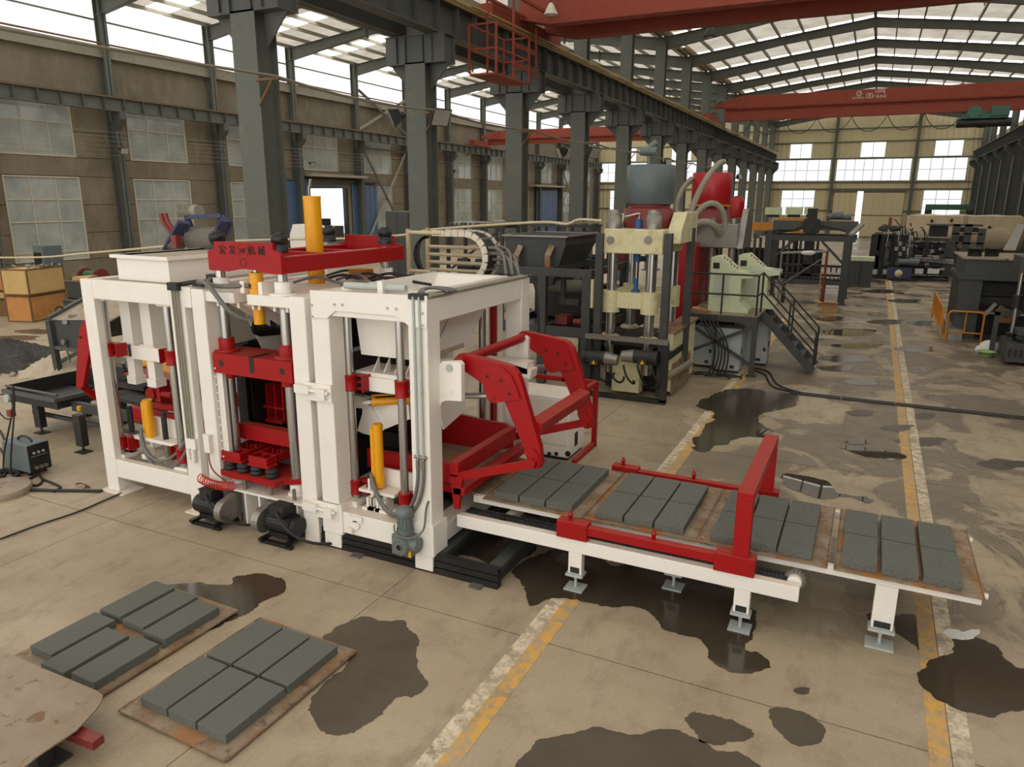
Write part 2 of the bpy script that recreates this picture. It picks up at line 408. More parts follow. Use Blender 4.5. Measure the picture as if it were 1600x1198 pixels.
# ---- wall left: panels between columns, windows, ledge, clerestory
WX = -35.5
wl = struct('wall_left')
box(WX - 0.3, WX - 0.06, Y0, YE, 0, 1.25).build('backing_low', 'wall', wl)
wn = [0]
def wall_window(y0, y1, z0, z1, rows, cols, mat='glass'):
    wn[0] += 1
    wo = struct('window_%d' % wn[0], (WX, y0, z0)); f = MB()
    for a in (0, 1):
        f.box(WX - 0.06, WX + 0.04, y0 if a == 0 else y1 - 0.07, y0 + 0.07 if a == 0 else y1, z0, z1)
        zz = z0 if a == 0 else z1 - 0.07
        f.box(WX - 0.06, WX + 0.04, y0 + 0.07, y1 - 0.07, zz, zz + 0.07)
    f.build('window_frame', 'mullion', wo)
    yc = [y0 + (y1 - y0) * i / cols for i in range(cols + 1)]
    m = MB()
    for y in yc[1:-1]: m.box(WX - 0.04, WX + 0.03, y - 0.025, y + 0.025, z0 + 0.07, z1 - 0.07)
    for z in rows[1:-1]: m.box(WX - 0.035, WX + 0.025, y0 + 0.07, y1 - 0.07, z - 0.03, z + 0.03)
    m.build('glazing_bars', 'mullion', wo)
    for i in range(cols):
        for j in range(len(rows) - 1):
            e = random.uniform(-0.006, 0.006)
            MB().hexa([(WX - 0.02, yc[i] + 0.02, rows[j]), (WX - 0.02 + e, yc[i + 1] - 0.02, rows[j]), (WX - 0.02 + e, yc[i + 1] - 0.02, rows[j + 1]), (WX - 0.02, yc[i] + 0.02, rows[j + 1])],
                      [(WX - 0.012, yc[i] + 0.02, rows[j]), (WX - 0.012 + e, yc[i + 1] - 0.02, rows[j]), (WX - 0.012 + e, yc[i + 1] - 0.02, rows[j + 1]), (WX - 0.012, yc[i] + 0.02, rows[j + 1])]).build('pane', mat, wo)
for k in range(-2, 13):
    y = 13.0 + BAY * k; ye = min(y + BAY, YE)
    if y > YE - 2: break
    a, b = y + 0.98, y + 4.62
    def pan(y0, y1, z0, z1):
        d = random.uniform(0, 0.012); box(WX - 0.25, WX + d, y0 + 0.012, y1 - 0.012, z0 + 0.012, z1 - 0.012).build('panel', 'wall', wl)
    door = (k == 4)
    if not door:
        pan(y, ye, 0, 1.3)
        for z in (1.3, 2.6, 3.95):
            pan(y, a, z, z + (1.3 if z < 2 else 1.35)); pan(b, ye, z, z + (1.3 if z < 2 else 1.35))
        wall_window(a, b, 1.32, 5.28, [1.34, 1.75, 3.17, 4.2, 5.26], 3)
    else:
        pan(y, y + 0.9, 0, 5.3); pan(ye - 0.7, ye, 0, 5.3)
    pan(y, ye, 5.3, 6.2)
    pan(y, a, 6.2, 7.4); pan(b, ye, 6.2, 7.4); pan(y, a, 7.4, 8.9); pan(b, ye, 7.4, 8.9)
    wall_window(a, b, 6.2, 8.88, [6.22, 7.75, 8.86], 3)
    pan(y, ye, 8.9, 11.0)
    box(WX - 0.25, WX + 0.28, y, ye, 11.0, 11.5).build('ledge', 'ledge', wl)
box(WX - 0.55, WX - 0.28, Y0, 39.4, 1.2, 11.2).build('backing', 'darker', wl)
box(WX - 0.55, WX - 0.28, 46.2, YE, 1.2, 11.2).build('backing', 'darker', wl)
box(WX - 0.55, WX - 0.28, 39.4, 46.2, 5.3, 11.2).build('backing', 'darker', wl)
# clerestory of translucent sheet
cl = struct('window_40')
for k in range(-2, 13):
    y = 13.0 + BAY * k; ye = min(y + BAY, YE); n = 6
    for i in range(n):
        a = y + (ye - y) * i / n; b = y + (ye - y) * (i + 1) / n
        box(WX - 0.03, WX, a + 0.008, b - 0.008, 11.62, 13.75).build('translucent_sheet', 'clerestory', cl)
    box(WX, WX + 0.07, y, ye, 12.7, 12.77).build('girt', 'frame', cl)
    box(WX - 0.02, WX + 0.05, y, ye, 11.52, 11.6).build('girt', 'wood', cl)
# sliding doors, canopy and annex seen through the doorway
d1 = struct('door_1', (WX, 37.6, 0))
for i in range(10): box(WX + 0.12, WX + 0.2 + (i % 2) * 0.02, 37.55 + i * 0.3, 37.84 + i * 0.3, 0.05, 5.5).build('door_panel', 'bluedoor', d1)
d2 = struct('door_2', (WX, 45.4, 0))
for i in range(10): box(WX + 0.12, WX + 0.2 + (i % 2) * 0.02, 45.45 + i * 0.3, 45.74 + i * 0.3, 0.05, 5.3).build('door_panel', 'bluedoor', d2)
d4 = struct('door_4', (WX, 80, 0)); ya_, yb_ = pX(834, 320, WX).y, pX(866, 320, WX).y
for i in range(12): box(WX + 0.3, WX + 0.38 + (i % 2) * 0.02, ya_ + (yb_ - ya_) * i / 12, ya_ + (yb_ - ya_) * (i + 0.97) / 12, 0.05, 5.4).build('door_panel', 'bluedoor', d4)
box(WX + 0.03, WX + 1.0, ya_ - 1.5, yb_ + 1.0, 5.75, 5.95).build('canopy_slab', 'ledge', d4)
cn = struct('trim_4'); box(WX, WX + 1.1, 40.0, 46.2, 5.78, 5.95).build('canopy_slab', 'ledge', cn)
box(WX, WX + 0.3, 37.5, 48.6, 5.5, 5.62).build('door_rail', 'girder', cn)
wa = struct('wall_annex'); box(-60, -59.7, 30, 66, 0, 9).build('annex_wall', 'wall', wa)
for i in range(5): box(-59.68, -59.6, 44 + i * 3.2, 46.0 + i * 3.2, 4.6, 6.4).build('annex_window', 'endglass', wa)
box(-60, -36, 30, 66, 9, 9.1).build('annex_ceiling', 'roof', wa)

# ---- columns on the left wall with crane beam
for k in range(-2, 14):
    y = 13.0 + BAY * k
    if y > 99.5: y = 99.2
    c = struct('wall_column', (XL, y, 0))
    MB().ibeam((XL, y, 0), (XL, y, 8.0), 0.36, 0.6, 0.03, 0.03, (1, 0, 0)).build('lower_shaft', 'girder', c)
    MB().ibeam((XL - 0.12, y, 8.0), (XL - 0.12, y, 13.8), 0.36, 0.42, 0.04, 0.04, (1, 0, 0)).build('upper_shaft', 'frame', c)
    m = MB(); m.prism([(XL + 0.3, y - 0.18, 7.6), (XL + 0.75, y - 0.18, 8.1), (XL + 0.75, y - 0.18, 8.45), (XL + 0.3, y - 0.18, 8.45)], (0, 0.36, 0))
    m.build('corbel', 'girder', c)
gl = struct('crane_beam_wall', (XL + 0.55, 0, 8.45))
gx = XL + 0.55
MB().ibeam((gx, Y0, 8.77), (gx, YE - 1, 8.77), 0.4, 0.64, 0.02, 0.03).build('beam', 'frame', gl)
box(gx - 0.05, gx + 0.05, Y0, YE - 1, 9.09, 9.17).build('rail', 'wood', gl)
rib = None
for i in range(92):
    y = 0.5 + i * 1.08
    if rib is None: rib = box(gx + 0.012, gx + 0.18, y - 0.02, y + 0.02, 8.48, 9.06).build('stiffener', 'girder', gl); yb = y
    else: share(rib, gl, (0, y - yb, 0))
# wall braces in bays 5 and 8
def brace(k, x=XL):
    b = struct('wall_brace', (x, 13 + BAY * k, 0)); y0, y1 = 13 + BAY * k + 0.2, 13 + BAY * (k + 1) - 0.2
    for z0, z1 in ((0.5, 8.2), (9.3, 12.0)):
        MB().bar((x + 0.1, y0, z1), (x + 0.1, y1, z0), 0.06, 0.2).build('diagonal', 'girder', b)
        MB().bar((x - 0.02, y0, z0), (x - 0.02, y1, z1), 0.06, 0.2).build('diagonal', 'ledge', b)
    MB().bar((x + 0.05, y0, 8.0), (x + 0.05, y1, 8.0), 0.12, 0.14).build('strut', 'girder', b)
brace(5); brace(11)

# ---- central column row with crane girders
for k in range(-2, 14):
    y = 13.0 + BAY * k
    if y > 99.5: y = 99.2
    if k == -1: continue
    c = struct('column', (XC, y, 0)); m = MB()
    m.box(XC - 0.34, XC + 0.34, y - 0.31, y - 0.28, 0, 8.16); m.box(XC - 0.34, XC + 0.34, y + 0.28, y + 0.31, 0, 8.16)
    m.box(XC - 0.2, XC - 0.16, y - 0.28, y + 0.28, 0, 8.16); m.box(XC + 0.16, XC + 0.2, y - 0.28, y + 0.28, 0, 8.16)
    m.build('lower_shaft', 'frame', c)
    box(XC - 0.5, XC + 0.5, y - 0.45, y + 0.45, 0, 0.06).build('base_plate', 'girder', c)
    m = MB(); m.box(XC - 1.0, XC + 1.0, y - 0.31, y - 0.27, 8.16, 8.86); m.box(XC - 1.0, XC + 1.0, y + 0.27, y + 0.31, 8.16, 8.86)
    m.box(XC - 1.0, XC + 1.0, y - 0.31, y + 0.31, 8.12, 8.16); m.box(XC - 0.92, XC - 0.88, y - 0.27, y + 0.27, 8.16, 8.86); m.box(XC + 0.88, XC + 0.92, y - 0.27, y + 0.27, 8.16, 8.86)
    m.box(XC - 1.02, XC + 1.02, y - 0.34, y + 0.34, 8.86, 8.89)
    for xx in (-0.6, -0.3, 0.3, 0.6): m.box(XC + xx - 0.012, XC + xx + 0.012, y - 0.37, y - 0.31, 8.16, 8.86)
    m.build('crosshead', 'girder', c)
    m = MB(); m.prism([(XC + 0.34, y - 0.02, 7.4), (XC + 1.0, y - 0.02, 8.12), (XC + 0.34, y - 0.02, 8.12)], (0, 0.04, 0))
    m.prism([(XC - 0.34, y - 0.02, 7.4), (XC - 0.34, y - 0.02, 8.12), (XC - 1.0, y - 0.02, 8.12)], (0, 0.04, 0)); m.build('gusset', 'girder', c)
    m = MB(); m.box(XC - 0.3, XC + 0.3, y - 0.24, y - 0.21, 8.89, 13.4); m.box(XC - 0.3, XC + 0.3, y + 0.21, y + 0.24, 8.89, 13.4); m.box(XC - 0.02, XC + 0.02, y - 0.21, y + 0.21, 8.89, 13.4)
    m.build('upper_shaft', 'frame', c)
def girder(name, x, z0, z1, w_, side, n, mat='girder', rail='brass'):
    g = struct(name, (x, 0, z0)); h = z1 - z0
    MB().ibeam((x, Y0, z0 + h / 2), (x, YE - 1.2, z0 + h / 2), w_, h, 0.03, 0.04).build('beam', mat, g)
    box(x - 0.06, x + 0.06, Y0, YE - 1.2, z1, z1 + 0.12).build('rail', mat, g)
    pr = None
    for i in range(n):
        y = -1.5 + i * 1.1
        m = (x + side * 0.02, x + side * (w_ / 2 - 0.02))
        if pr is None: pr = box(min(m), max(m), y - 0.012, y + 0.012, z0 + 0.04, z1 - 0.04).build('stiffener', mat, g); yb = y
        else: share(pr, g, (0, y - yb, 0))
    return g
g = girder('crane_girder_nave', XC + 0.62, 8.9, 9.8, 0.46, 1, 91)
for i in range(3): box(XC + 0.9 + i * 0.09, XC + 0.95 + i * 0.09, Y0, YE - 1.5, 9.74 + i * 0.05, 9.8 + i * 0.05).build('busbar', 'brass', g)
girder('crane_girder_aisle', XC - 0.62, 8.9, 9.5, 0.4, -1, 91)
girder('crane_girder_right', XR - 0.4, 8.8, 9.75, 0.46, -1, 91)
# right-hand columns and wall
for k in range(3, 14):
    y = 13.0 + BAY * k
    if y > 99.5: y = 99.2
    c = struct('column', (XR + 0.2, y, 0))
    MB().ibeam((XR + 0.25, y, 0), (XR + 0.25, y, 8.8), 0.5, 0.7, 0.03, 0.03, (1, 0, 0)).build('lower_shaft', 'frame', c)
    MB().ibeam((XR + 0.45, y, 8.8), (XR + 0.45, y, 13.4), 0.4, 0.5, 0.03, 0.03, (1, 0, 0)).build('upper_shaft', 'frame', c)
    m = MB(); m.prism([(XR - 0.1, y - 0.18, 7.9), (XR - 0.1, y - 0.18, 8.78), (XR - 0.75, y - 0.18, 8.78), (XR - 0.75, y - 0.18, 8.4)], (0, 0.36, 0)); m.build('corbel', 'girder', c)
wr = struct('wall_right')
for k in range(-3, 13):
    y = 13.0 + BAY * k; ye = min(y + BAY, YE)
    for z in (0, 3.3, 6.6): box(10.7, 10.95, y + 0.01, ye - 0.01, z + 0.01, z + 3.29).build('panel', 'shadewall', wr)
    box(10.7, 10.95, y + 0.01, ye - 0.01, 9.9, 11.3).build('panel', 'sheetwall', wr)
wcl = struct('window_41')
for k in range(-3, 13):
    y = 13.0 + BAY * k
    for i in range(3): box(10.75, 10.8, y + i * BAY / 3 + 0.02, y + (i + 1) * BAY / 3 - 0.02, 11.3, 13.4).build('translucent_sheet', 'clerestory', wcl)

# ---- end wall: ribbed cladding, girts, posts, windows, sliding door
wb = struct('wall_back')
def clad(x0, x1, z0, zt):
    """ribbed sheet; zt(x) gives the top"""
    m = MB(); n = int((x1 - x0) / 0.2); prev = None
    vs = []; fs = []
    for i in range(n + 1):
        x = x0 + (x1 - x0) * i / n; d = -0.05 if i % 3 == 0 else 0.0
        vs += [(x, YE + d, z0), (x, YE + d, zt(x))]
        if i: fs.append((2 * i - 2, 2 * i, 2 * i + 1, 2 * i - 1))
    m.add(vs, fs); return m.build('cladding', 'sheetwall', wb)
xm, xa = (XC + XR + 0.4) / 2, (XC + XL) / 2
nave_top = lambda x: 15.3 - abs(x - xm) * 0.133
aisle_top = lambda x: 15.3 - abs(x - xa) * 0.133
def clad_split(x0, x1, top):
    clad(x0, x1, 0.0, lambda x: 3.4); clad(x0, x1, 3.4, lambda x: 6.6); clad(x0, x1, 6.6, lambda x: 9.3); clad(x0, x1, 9.3, lambda x: 11.9); clad(x0, x1, 11.9, top)
for a, b in ((-12.5, -5.3), (-5.3, 3.4), (3.4, 10.8)): clad_split(a, b, nave_top)
for a, b in ((-35.6, -28), (-28, -20.3), (-20.3, -12.5)): clad_split(a, b, aisle_top)
for z in (3.2, 5.75, 6.55, 9.3, 11.2, 12.7):
    box(-35.5, 10.7, YE - 0.16, YE - 0.06, z - 0.07, z + 0.07).build('girt', 'frame', wb)
for x in (-28, -20.3, -12.6, -5.3, 3.4, 10.3): MB().ibeam((x, YE - 0.35, 0), (x, YE - 0.35, 14.2), 0.35, 0.4, 0.03, 0.03, (0, 1, 0)).build('wind_post', 'frame', wb)
def end_window(n, x0, x1, z0, z1, nx, nz):
    o = struct('window_%d' % n, (x0, YE, z0)); m = MB(); y = YE - 0.2
    for i in range(nx):
        for j in range(nz):
            a = x0 + (x1 - x0) * i / nx; b = x0 + (x1 - x0) * (i + 1) / nx; c = z0 + (z1 - z0) * j / nz; d = z0 + (z1 - z0) * (j + 1) / nz
            box(a + 0.03, b - 0.03, y, y + 0.04, c + 0.03, d - 0.03).build('pane', 'endglass', o)
    for i in range(nx + 1): x = x0 + (x1 - x0) * i / nx; m.box(x - 0.03, x + 0.03, y - 0.03, y + 0.08, z0, z1)
    for j in range(nz + 1): z = z0 + (z1 - z0) * j / nz; m.box(x0, x1, y - 0.02, y + 0.08, z - 0.03, z + 0.03)
    m.build('window_frame', 'cabgrey', o)
n = 50
for x0, x1 in ((-10.45, -7.95), (-2.5, 0.15), (5.2, 8.0), (-32.6, -30), (-25.2, -22.6), (-17.6, -15)): end_window(n, x0, x1, 9.4, 11.1, 2, 1); n += 1
for x0, x1, c in ((-12.2, -5.65, 5), (-4.95, 3.05, 8), (3.8, 8.65, 4), (-35, -28.4, 6), (-27.6, -20.6, 6), (-19.9, -13, 6)): end_window(n, x0, x1, 6.72, 9.2, c, 2); n += 1
for x0, x1 in ((-10.95, -7.1), (4.7, 8.6), (-33.5, -29.5), (-18.5, -14.6)): end_window(n, x0, x1, 2.6, 5.6, 3, 3); n += 1
d3 = struct('door_3', (-2, YE, 0))
for x0 in (-4.9, -1.65):
    for i in range(4):
        x = x0 + i * 0.65 if x0 < -3 else x0 + i * 1.1; wd = 0.63 if x0 < -3 else 1.08
        box(x, x + wd, YE - 0.32, YE - 0.24, 0.03, 5.5).build('door_leaf', 'sheetwall', d3)
m = MB()
for z in (0.15, 2.7, 5.4): m.box(-4.9, -2.32, YE - 0.35, YE - 0.32, z - 0.05, z + 0.05); m.box(-1.65, 2.75, YE - 0.35, YE - 0.32, z - 0.05, z + 0.05)
m.build('door_rails', 'frame', d3)
box(-2.32, -1.65, YE - 0.26, YE - 0.22, 0.02, 5.5).build('door_gap_daylight', 'endglass', d3)
box(-5.2, 3.0, YE - 0.45, YE - 0.2, 5.5, 5.65).build('door_track', 'frame', d3)

# ---- roof: rafters, purlins, sheet and skylights over the nave and the left aisle
ce = struct('ceiling')
def roof(xl, xr, sky_off, sky_w):
    xmid = (xl + xr) / 2; zr, ze = 15.05, 13.65; half = (xr - xl) / 2
    zt = lambda x: zr - abs(x - xmid) * (zr - ze) / half
    proto = None; py0 = None
    for k in range(-2, 14):
        y = min(13.0 + BAY * k, 99.2)
        if proto is None:
            m = MB(); py0 = y
            for s_, xe in ((-1, xl), (1, xr)):
                prof = [(xe, ze), (xmid, zr), (xmid, zr - 0.52), (xe + (xmid - xe) * 0.55, zt(xe + (xmid - xe) * 0.55) - 0.46), (xe, ze - 0.72)]
                m.prism([(x, y - 0.012, z) for x, z in prof], (0, 0.024, 0))
                m.bar((xe, y, ze - 0.015), (xmid, y, zr - 0.015), 0.28, 0.03)
                m.bar((xe, y, ze - 0.72), (xe + (xmid - xe) * 0.55, y, prof[3][1]), 0.28, 0.03); m.bar((xe + (xmid - xe) * 0.55, y, prof[3][1]), (xmid, y, zr - 0.52), 0.28, 0.03)
                xq = xe + (xmid - xe) * 0.55; m.box(xq - 0.02, xq + 0.02, y - 0.16, y + 0.16, zt(xq) - 0.62, zt(xq) + 0.1)
            m.box(xmid - 0.03, xmid + 0.03, y - 0.16, y + 0.16, zr - 0.68, zr + 0.1)
            proto = m.build('rafter', 'frame', ce)
        else: share(proto, ce, (0, y - py0, 0))
    npur = 8
    for s_, xe in ((-1, xl), (1, xr)):
        for i in range(npur):
            x = xe + (xmid - xe) * (i + 0.12) / npur
            MB().bar((x, Y0, zt(x) + 0.1), (x, YE, zt(x) + 0.1), 0.08, 0.2).build('purlin', 'ledge', ce)
    MB().bar((xmid, Y0, zr + 0.05), (xmid, YE, zr + 0.05), 0.16, 0.14).build('ridge_tie', 'frame', ce)
    for k in range(-3, 13):
        y = 13.0 + BAY * k; ye = min(y + BAY, YE)
        for s_, xe in ((-1, xl - 0.4), (1, xr + 0.4)):
            a = y + sky_off; b = a + sky_w; z0 = zt(xe) + 0.2; z1 = zr + 0.22
            for y0, y1, mt, nm in ((y, a, 'roof', 'roof_sheet'), (a, b, 'skylight', 'skylight_panel'), (b, ye, 'roof', 'roof_sheet')):
                if y1 - y0 < 0.05: continue
                MB().add([(xe, y0, z0), (xe, y1, z0), (xmid, y1, z1), (xmid, y0, z1)], [(0, 1, 2, 3)]).build(nm, mt, ce)
roof(XC, XR + 0.4, 0.35, 0.75)
roof(XL - 0.2, XC, 2.6, 1.5)
# roof outside walls above the central row (gap between the two gables)
box(XC - 0.6, XC + 0.6, Y0, YE, 13.8, 13.85).build('valley_gutter', 'roof', ce)
# ================================================================== BLOCK MACHINE, three bays side by side
def poly(pts, y, dy, o=(0, 0), s=1.0):
    """flat plate: outline read in the photo, standing in the plane y, thickness dy"""
    return MB().prism([pY(o[0] + a / s, o[1] + b / s, y) for a, b in pts], (0, dy, 0))
YF, YB = 6.65, 9.33

def frame_box(root, x0, x1, wl_, wr_, d, zt, beam_t, beam_b, legs=True):
    for x, wd in ((x0, wl_), (x1 - wr_, wr_)):
        for y in (YF, YB - d): box(x, x + wd, y, y + d, 0.02, zt).build('leg', 'white', root, 0.012)
    box(x0 + wl_, x1 - wr_, YF + 0.004, YF + d - 0.004, zt - beam_t, zt).build('top_beam', 'white', root, 0.01)
    box(x0 + wl_, x1 - wr_, YB - d + 0.004, YB - 0.004, zt - beam_t, zt).build('top_beam', 'white', root, 0.01)
    for x, wd in ((x0, wl_), (x1 - wr_, wr_)):
        box(x + 0.004, x + wd - 0.004, YF + d, YB - d, zt - beam_t, zt - 0.004).build('side_beam', 'white', root, 0.01)
        box(x + 0.004, x + wd - 0.004, YF + d, YB - d, 0.27, 0.5).build('side_beam', 'white', root, 0.01)
    if beam_b:
        box(x0 + wl_, x1 - wr_, YF + 0.004, YF + d - 0.004, beam_b[0], beam_b[1]).build('bottom_beam', 'white', root, 0.01)
        box(x0 + wl_, x1 - wr_, YB - d + 0.004, YB - 0.004, beam_b[0], beam_b[1]).build('bottom_beam', 'white', root, 0.01)
def bolt(root, p, r=0.016, d=(0, -1, 0), mat='steel', h=0.014):
    p = V(p); return MB().cyl(p, p + V(d) * h, r, 6).build('bolt', mat, root)
def chrome(root, x, y, z0, z1, r=0.055):
    return MB().cyl((x, y, z0), (x, y, z1), r, 20).build('guide_column', 'chrome', root)
def clamp(root, x, y, z0, z1, side=1, r=0.085):
    m = MB(); m.lathe((x, y, z0), [(r, 0), (r + 0.006, 0.012), (r, 0.02), (r, z1 - z0 - 0.02), (r + 0.006, z1 - z0 - 0.012), (r, z1 - z0)], 18)
    for k in range(3):
        z = z0 + (z1 - z0) * (0.08 + 0.4 * k); m.box(x + side * 0.05 if side > 0 else x - 0.2, x + 0.2 if side > 0 else x - 0.05, y + 0.02, y + 0.12, z, z + 0.018)
    xe = x + side * 0.2; m.box(min(xe, xe + side * 0.015), max(xe, xe + side * 0.015), y - 0.04, y + 0.14, z0, z1)
    return m.build('slide_clamp', 'red', root)

# ---------------------------------------------------------------- A: base-mix feeder bay
A = thing('feeder_frame', 'white steel feeder frame carrying the open hopper box and belt head', 'machine', (-9.0, 8.0, 0), 'bays of the block machine')
frame_box(A, -10.02, -7.97, 0.25, 0.27, 0.12, 3.19, 0.27, (0.25, 0.53))
box(-7.97, -7.845, YF + 0.01, YF + 0.15, 2.92, 3.185).build('tie_beam', 'white', A)
box(-7.97, -7.845, YF + 0.01, YF + 0.15, 0.25, 0.53).build('tie_beam', 'white', A)
for x in (-9.9, -8.1):
    for y in (6.74, 9.24): box(x - 0.2, x + 0.3, y - 0.16, y + 0.2, 0.0, 0.02).build('foot_plate', 'white', A)
AY = 6.83
ax1 = pY(182.5, 640, AY).x; ax2 = pY(278, 640, AY).x
for x in (ax1, ax2):
    chrome(A, x, AY, 0.53, 2.9)
    box(x - 0.12, x + 0.14, AY - 0.07, AY + 0.15, 2.88, 2.93).build('column_seat', 'white', A)
    box(x - 0.14, x + 0.14, AY - 0.07, AY + 0.15, 0.5, 0.57).build('column_seat', 'white', A)
    for z0, z1 in ((pY(174, 556, AY).z if x == ax1 else pY(267, 569, AY).z, pY(174, 536, AY).z if x == ax1 else pY(267, 547, AY).z), (pY(194, 701, AY).z if x == ax1 else pY(284, 721, AY).z, pY(194, 682, AY).z if x == ax1 else pY(284, 700, AY).z)):
        clamp(A, x, AY, z0, z1, 1 if x == ax1 else -1)
    chrome(A, x, 9.05, 0.53, 2.9)
za0 = pY(225, 562, 7.05).z; za1 = pY(225, 541, 7.05).z
box(ax1 + 0.22, ax2 - 0.2, 7.02, 7.2, za0, za1).build('cross_beam', 'white', A, 0.008)
for px0, px1 in ((190, 205), (221, 236)):
    x0 = pY(px0, 510, 7.08).x; x1 = pY(px1, 510, 7.08).x
    m = MB(); m.box(x0, x1, 7.08, 7.3, za1 + 0.02, 2.86); m.box(x0 - 0.05, x1 + 0.05, 7.05, 7.34, za1, za1 + 0.02); m.box(x0 - 0.05, x1 + 0.05, 7.05, 7.34, 2.86, 2.88); m.build('pillar', 'white', A)
    m = MB(); zz = za0; m.box(x0 + 0.05, x0 + 0.2, 7.06, 7.2, zz - 0.28, zz); m.box(x0 + 0.03, x0 + 0.22, 7.04, 7.22, zz - 0.4, zz - 0.28); m.build('hanger', 'white', A)
# arched lip and chute inside the bay
m = MB()
for i in range(4):
    x = -9.3 + i * 0.27
    m.prism([(x, 7.1, 2.88), (x + 0.27, 7.1, 2.88), (x + 0.2, 7.1, 2.93), (x + 0.07, 7.1, 2.93)], (0, 0.5, 0))
m.build('scalloped_lip', 'white', A)
MB().hexa([(-9.45, 7.4, 3.1), (-8.35, 7.4, 3.1), (-8.35, 9.0, 3.1), (-9.45, 9.0, 3.1)][::-1], [(-9.2, 7.7, 2.1), (-8.6, 7.7, 2.1), (-8.6, 8.5, 2.1), (-9.2, 8.5, 2.1)][::-1]).build('inner_chute', 'white', A)
# hopper box on the deck
hx0 = pY(186, 436, 6.85).x; hx1 = pY(266, 442, 6.85).x; hz = pY(220, 399, 6.85).z
m = MB(); y0, y1 = 6.85, 8.75; t = 0.02
m.box(hx0, hx1, y0, y0 + t, 3.19, hz); m.box(hx0, hx1, y1 - t, y1, 3.19, hz); m.box(hx0, hx0 + t, y0 + t, y1 - t, 3.19, hz); m.box(hx1 - t, hx1, y0 + t, y1 - t, 3.19, hz)
m.build('hopper_box', 'white', A)
m = MB(); r = 0.06
m.box(hx0 - r, hx1 + r, y0 - r, y0 + t, hz - 0.045, hz); m.box(hx0 - r, hx1 + r, y1 - t, y1 + r, hz - 0.045, hz); m.box(hx0 - r, hx0 + t, y0 + t, y1 - t, hz - 0.045, hz); m.box(hx1 - t, hx1 + r, y0 + t, y1 - t, hz - 0.045, hz)
m.build('hopper_rim', 'white', A)
box(hx0 + t, hx1 - t, y0 + t, y1 - t, hz - 0.08, hz - 0.02).build('base_mix', 'sand', A)
m = MB()
for a, b, c, d in ((-9.77, -8.24, YF + 0.17, y0), (-9.77, hx0, y0, YB - 0.17), (hx1, -8.24, y0, YB - 0.17), (hx0, hx1, y1, YB - 0.17)): m.box(a, b, c, d, 3.165, 3.188)
m.build('deck_plate', 'sheet', A)
# lower lifting plate, rods and yellow cylinder
zl = 0.8
m = MB(); m.box(ax1 + 0.2, ax2 - 0.2, 6.9, 7.1, zl, zl + 0.05); m.box(ax1 + 0.3, ax2 - 0.1, 7.1, 7.14, zl, zl + 0.32); m.build('lifting_plate', 'white', A)
for px in (208.5, 260):
    x = pY(px, 690, 7.0).x
    m = MB(); m.cyl((x, 7.0, zl + 0.05), (x, 7.0, zl + 0.46), 0.04, 12); m.build('black_rod', 'rubber', A); MB().cyl((x, 7.0, 0.55), (x, 7.0, zl), 0.04, 12).build('steel_rod', 'steel', A)
    box(x - 0.1, x + 0.1, 6.88, 7.12, 0.53, 0.57).build('rod_seat', 'white', A)
x = pY(235, 670, 6.98).x
m = MB(); m.cyl((x, 6.98, zl + 0.05), (x, 6.98, zl + 0.62), 0.07, 16); m.box(x - 0.09, x - 0.05, 6.93, 7.03, zl + 0.1, zl + 0.58); m.build('lift_cylinder', 'yellow', A)
MB().tube(bez((x - 0.1, 6.9, zl + 0.18), (x + 0.0, 6.78, 0.45), (x + 0.55, 6.78, 0.45), (ax2 + 0.12, 6.8, 0.98)), 0.024).build('hose', 'hose', A)
MB().tube(bez((x - 0.1, 6.88, zl + 0.12), (x + 0.1, 6.74, 0.3), (x + 0.7, 6.75, 0.4), (ax2 + 0.15, 6.78, 0.86)), 0.024).build('hose', 'hose', A)
m = MB(); m.cyl((x, 6.98, 0.55), (x, 6.98, zl), 0.03, 10); m.box(x - 0.09, x + 0.09, 6.85, 7.1, 0.53, 0.6); m.box(x - 0.03, x + 0.03, 6.86, 6.98, 0.6, 0.7); m.build('clevis', 'white', A)
# red carriage seen through the bay
xq0 = pY(200, 640, 7.6).x
m = MB(); z_ = pY(240, 652, 7.6).z; m.box(xq0, -8.1, 7.6, 7.7, z_ - 0.13, z_ + 0.1); m.box(xq0, xq0 + 0.12, 7.7, 9.1, z_ - 0.13, z_ + 0.1); m.box(xq0, -8.1, 9.0, 9.1, z_ - 0.13, z_ + 0.1); m.build('feed_carriage', 'red', A, 0.006)
m = MB(); m.bar(pY(228, 630, 7.5), pY(288, 640, 7.5), 0.08, 0.09); m.build('feed_link', 'red', A, 0.006)
m = MB(); m.bar(pY(245, 676, 7.5), pY(290, 690, 7.5), 0.1, 0.1); m.build('feed_link', 'red', A, 0.006)
m = MB(); m.bar(pY(196, 612, 8.2), pY(235, 622, 8.2), 0.4, 0.1); m.bar(pY(196, 597, 8.4), pY(240, 604, 8.4), 0.4, 0.08); m.bar(pY(190, 575, 8.6), pY(225, 580, 8.6), 0.5, 0.2); m.bar(pY(195, 620, 7.9), pY(230, 629, 7.9), 0.3, 0.06); m.build('roller_bed', 'darker', A)
a = pY(193, 586, 7.7); b = pY(290, 612, 7.7); m = MB(); m.hexa([a, b, b + V((0, 0.9, 0)), a + V((0, 0.9, 0))], [p + V((0, 0, 0.03)) for p in (a, b, b + V((0, 0.9, 0)), a + V((0, 0.9, 0)))])
c = pY(234, 616, 7.5); m.cyl(c, c + V((0, 0.2, 0)), 0.1, 20); c = pY(252, 615, 7.5); m.box(c.x - 0.05, c.x + 0.03, 7.45, 7.65, c.z - 0.12, c.z + 0.2); m.cyl(c, c + V((0.25, 0, 0)), 0.05); m.build('feed_drive', 'red', A)
m = MB()
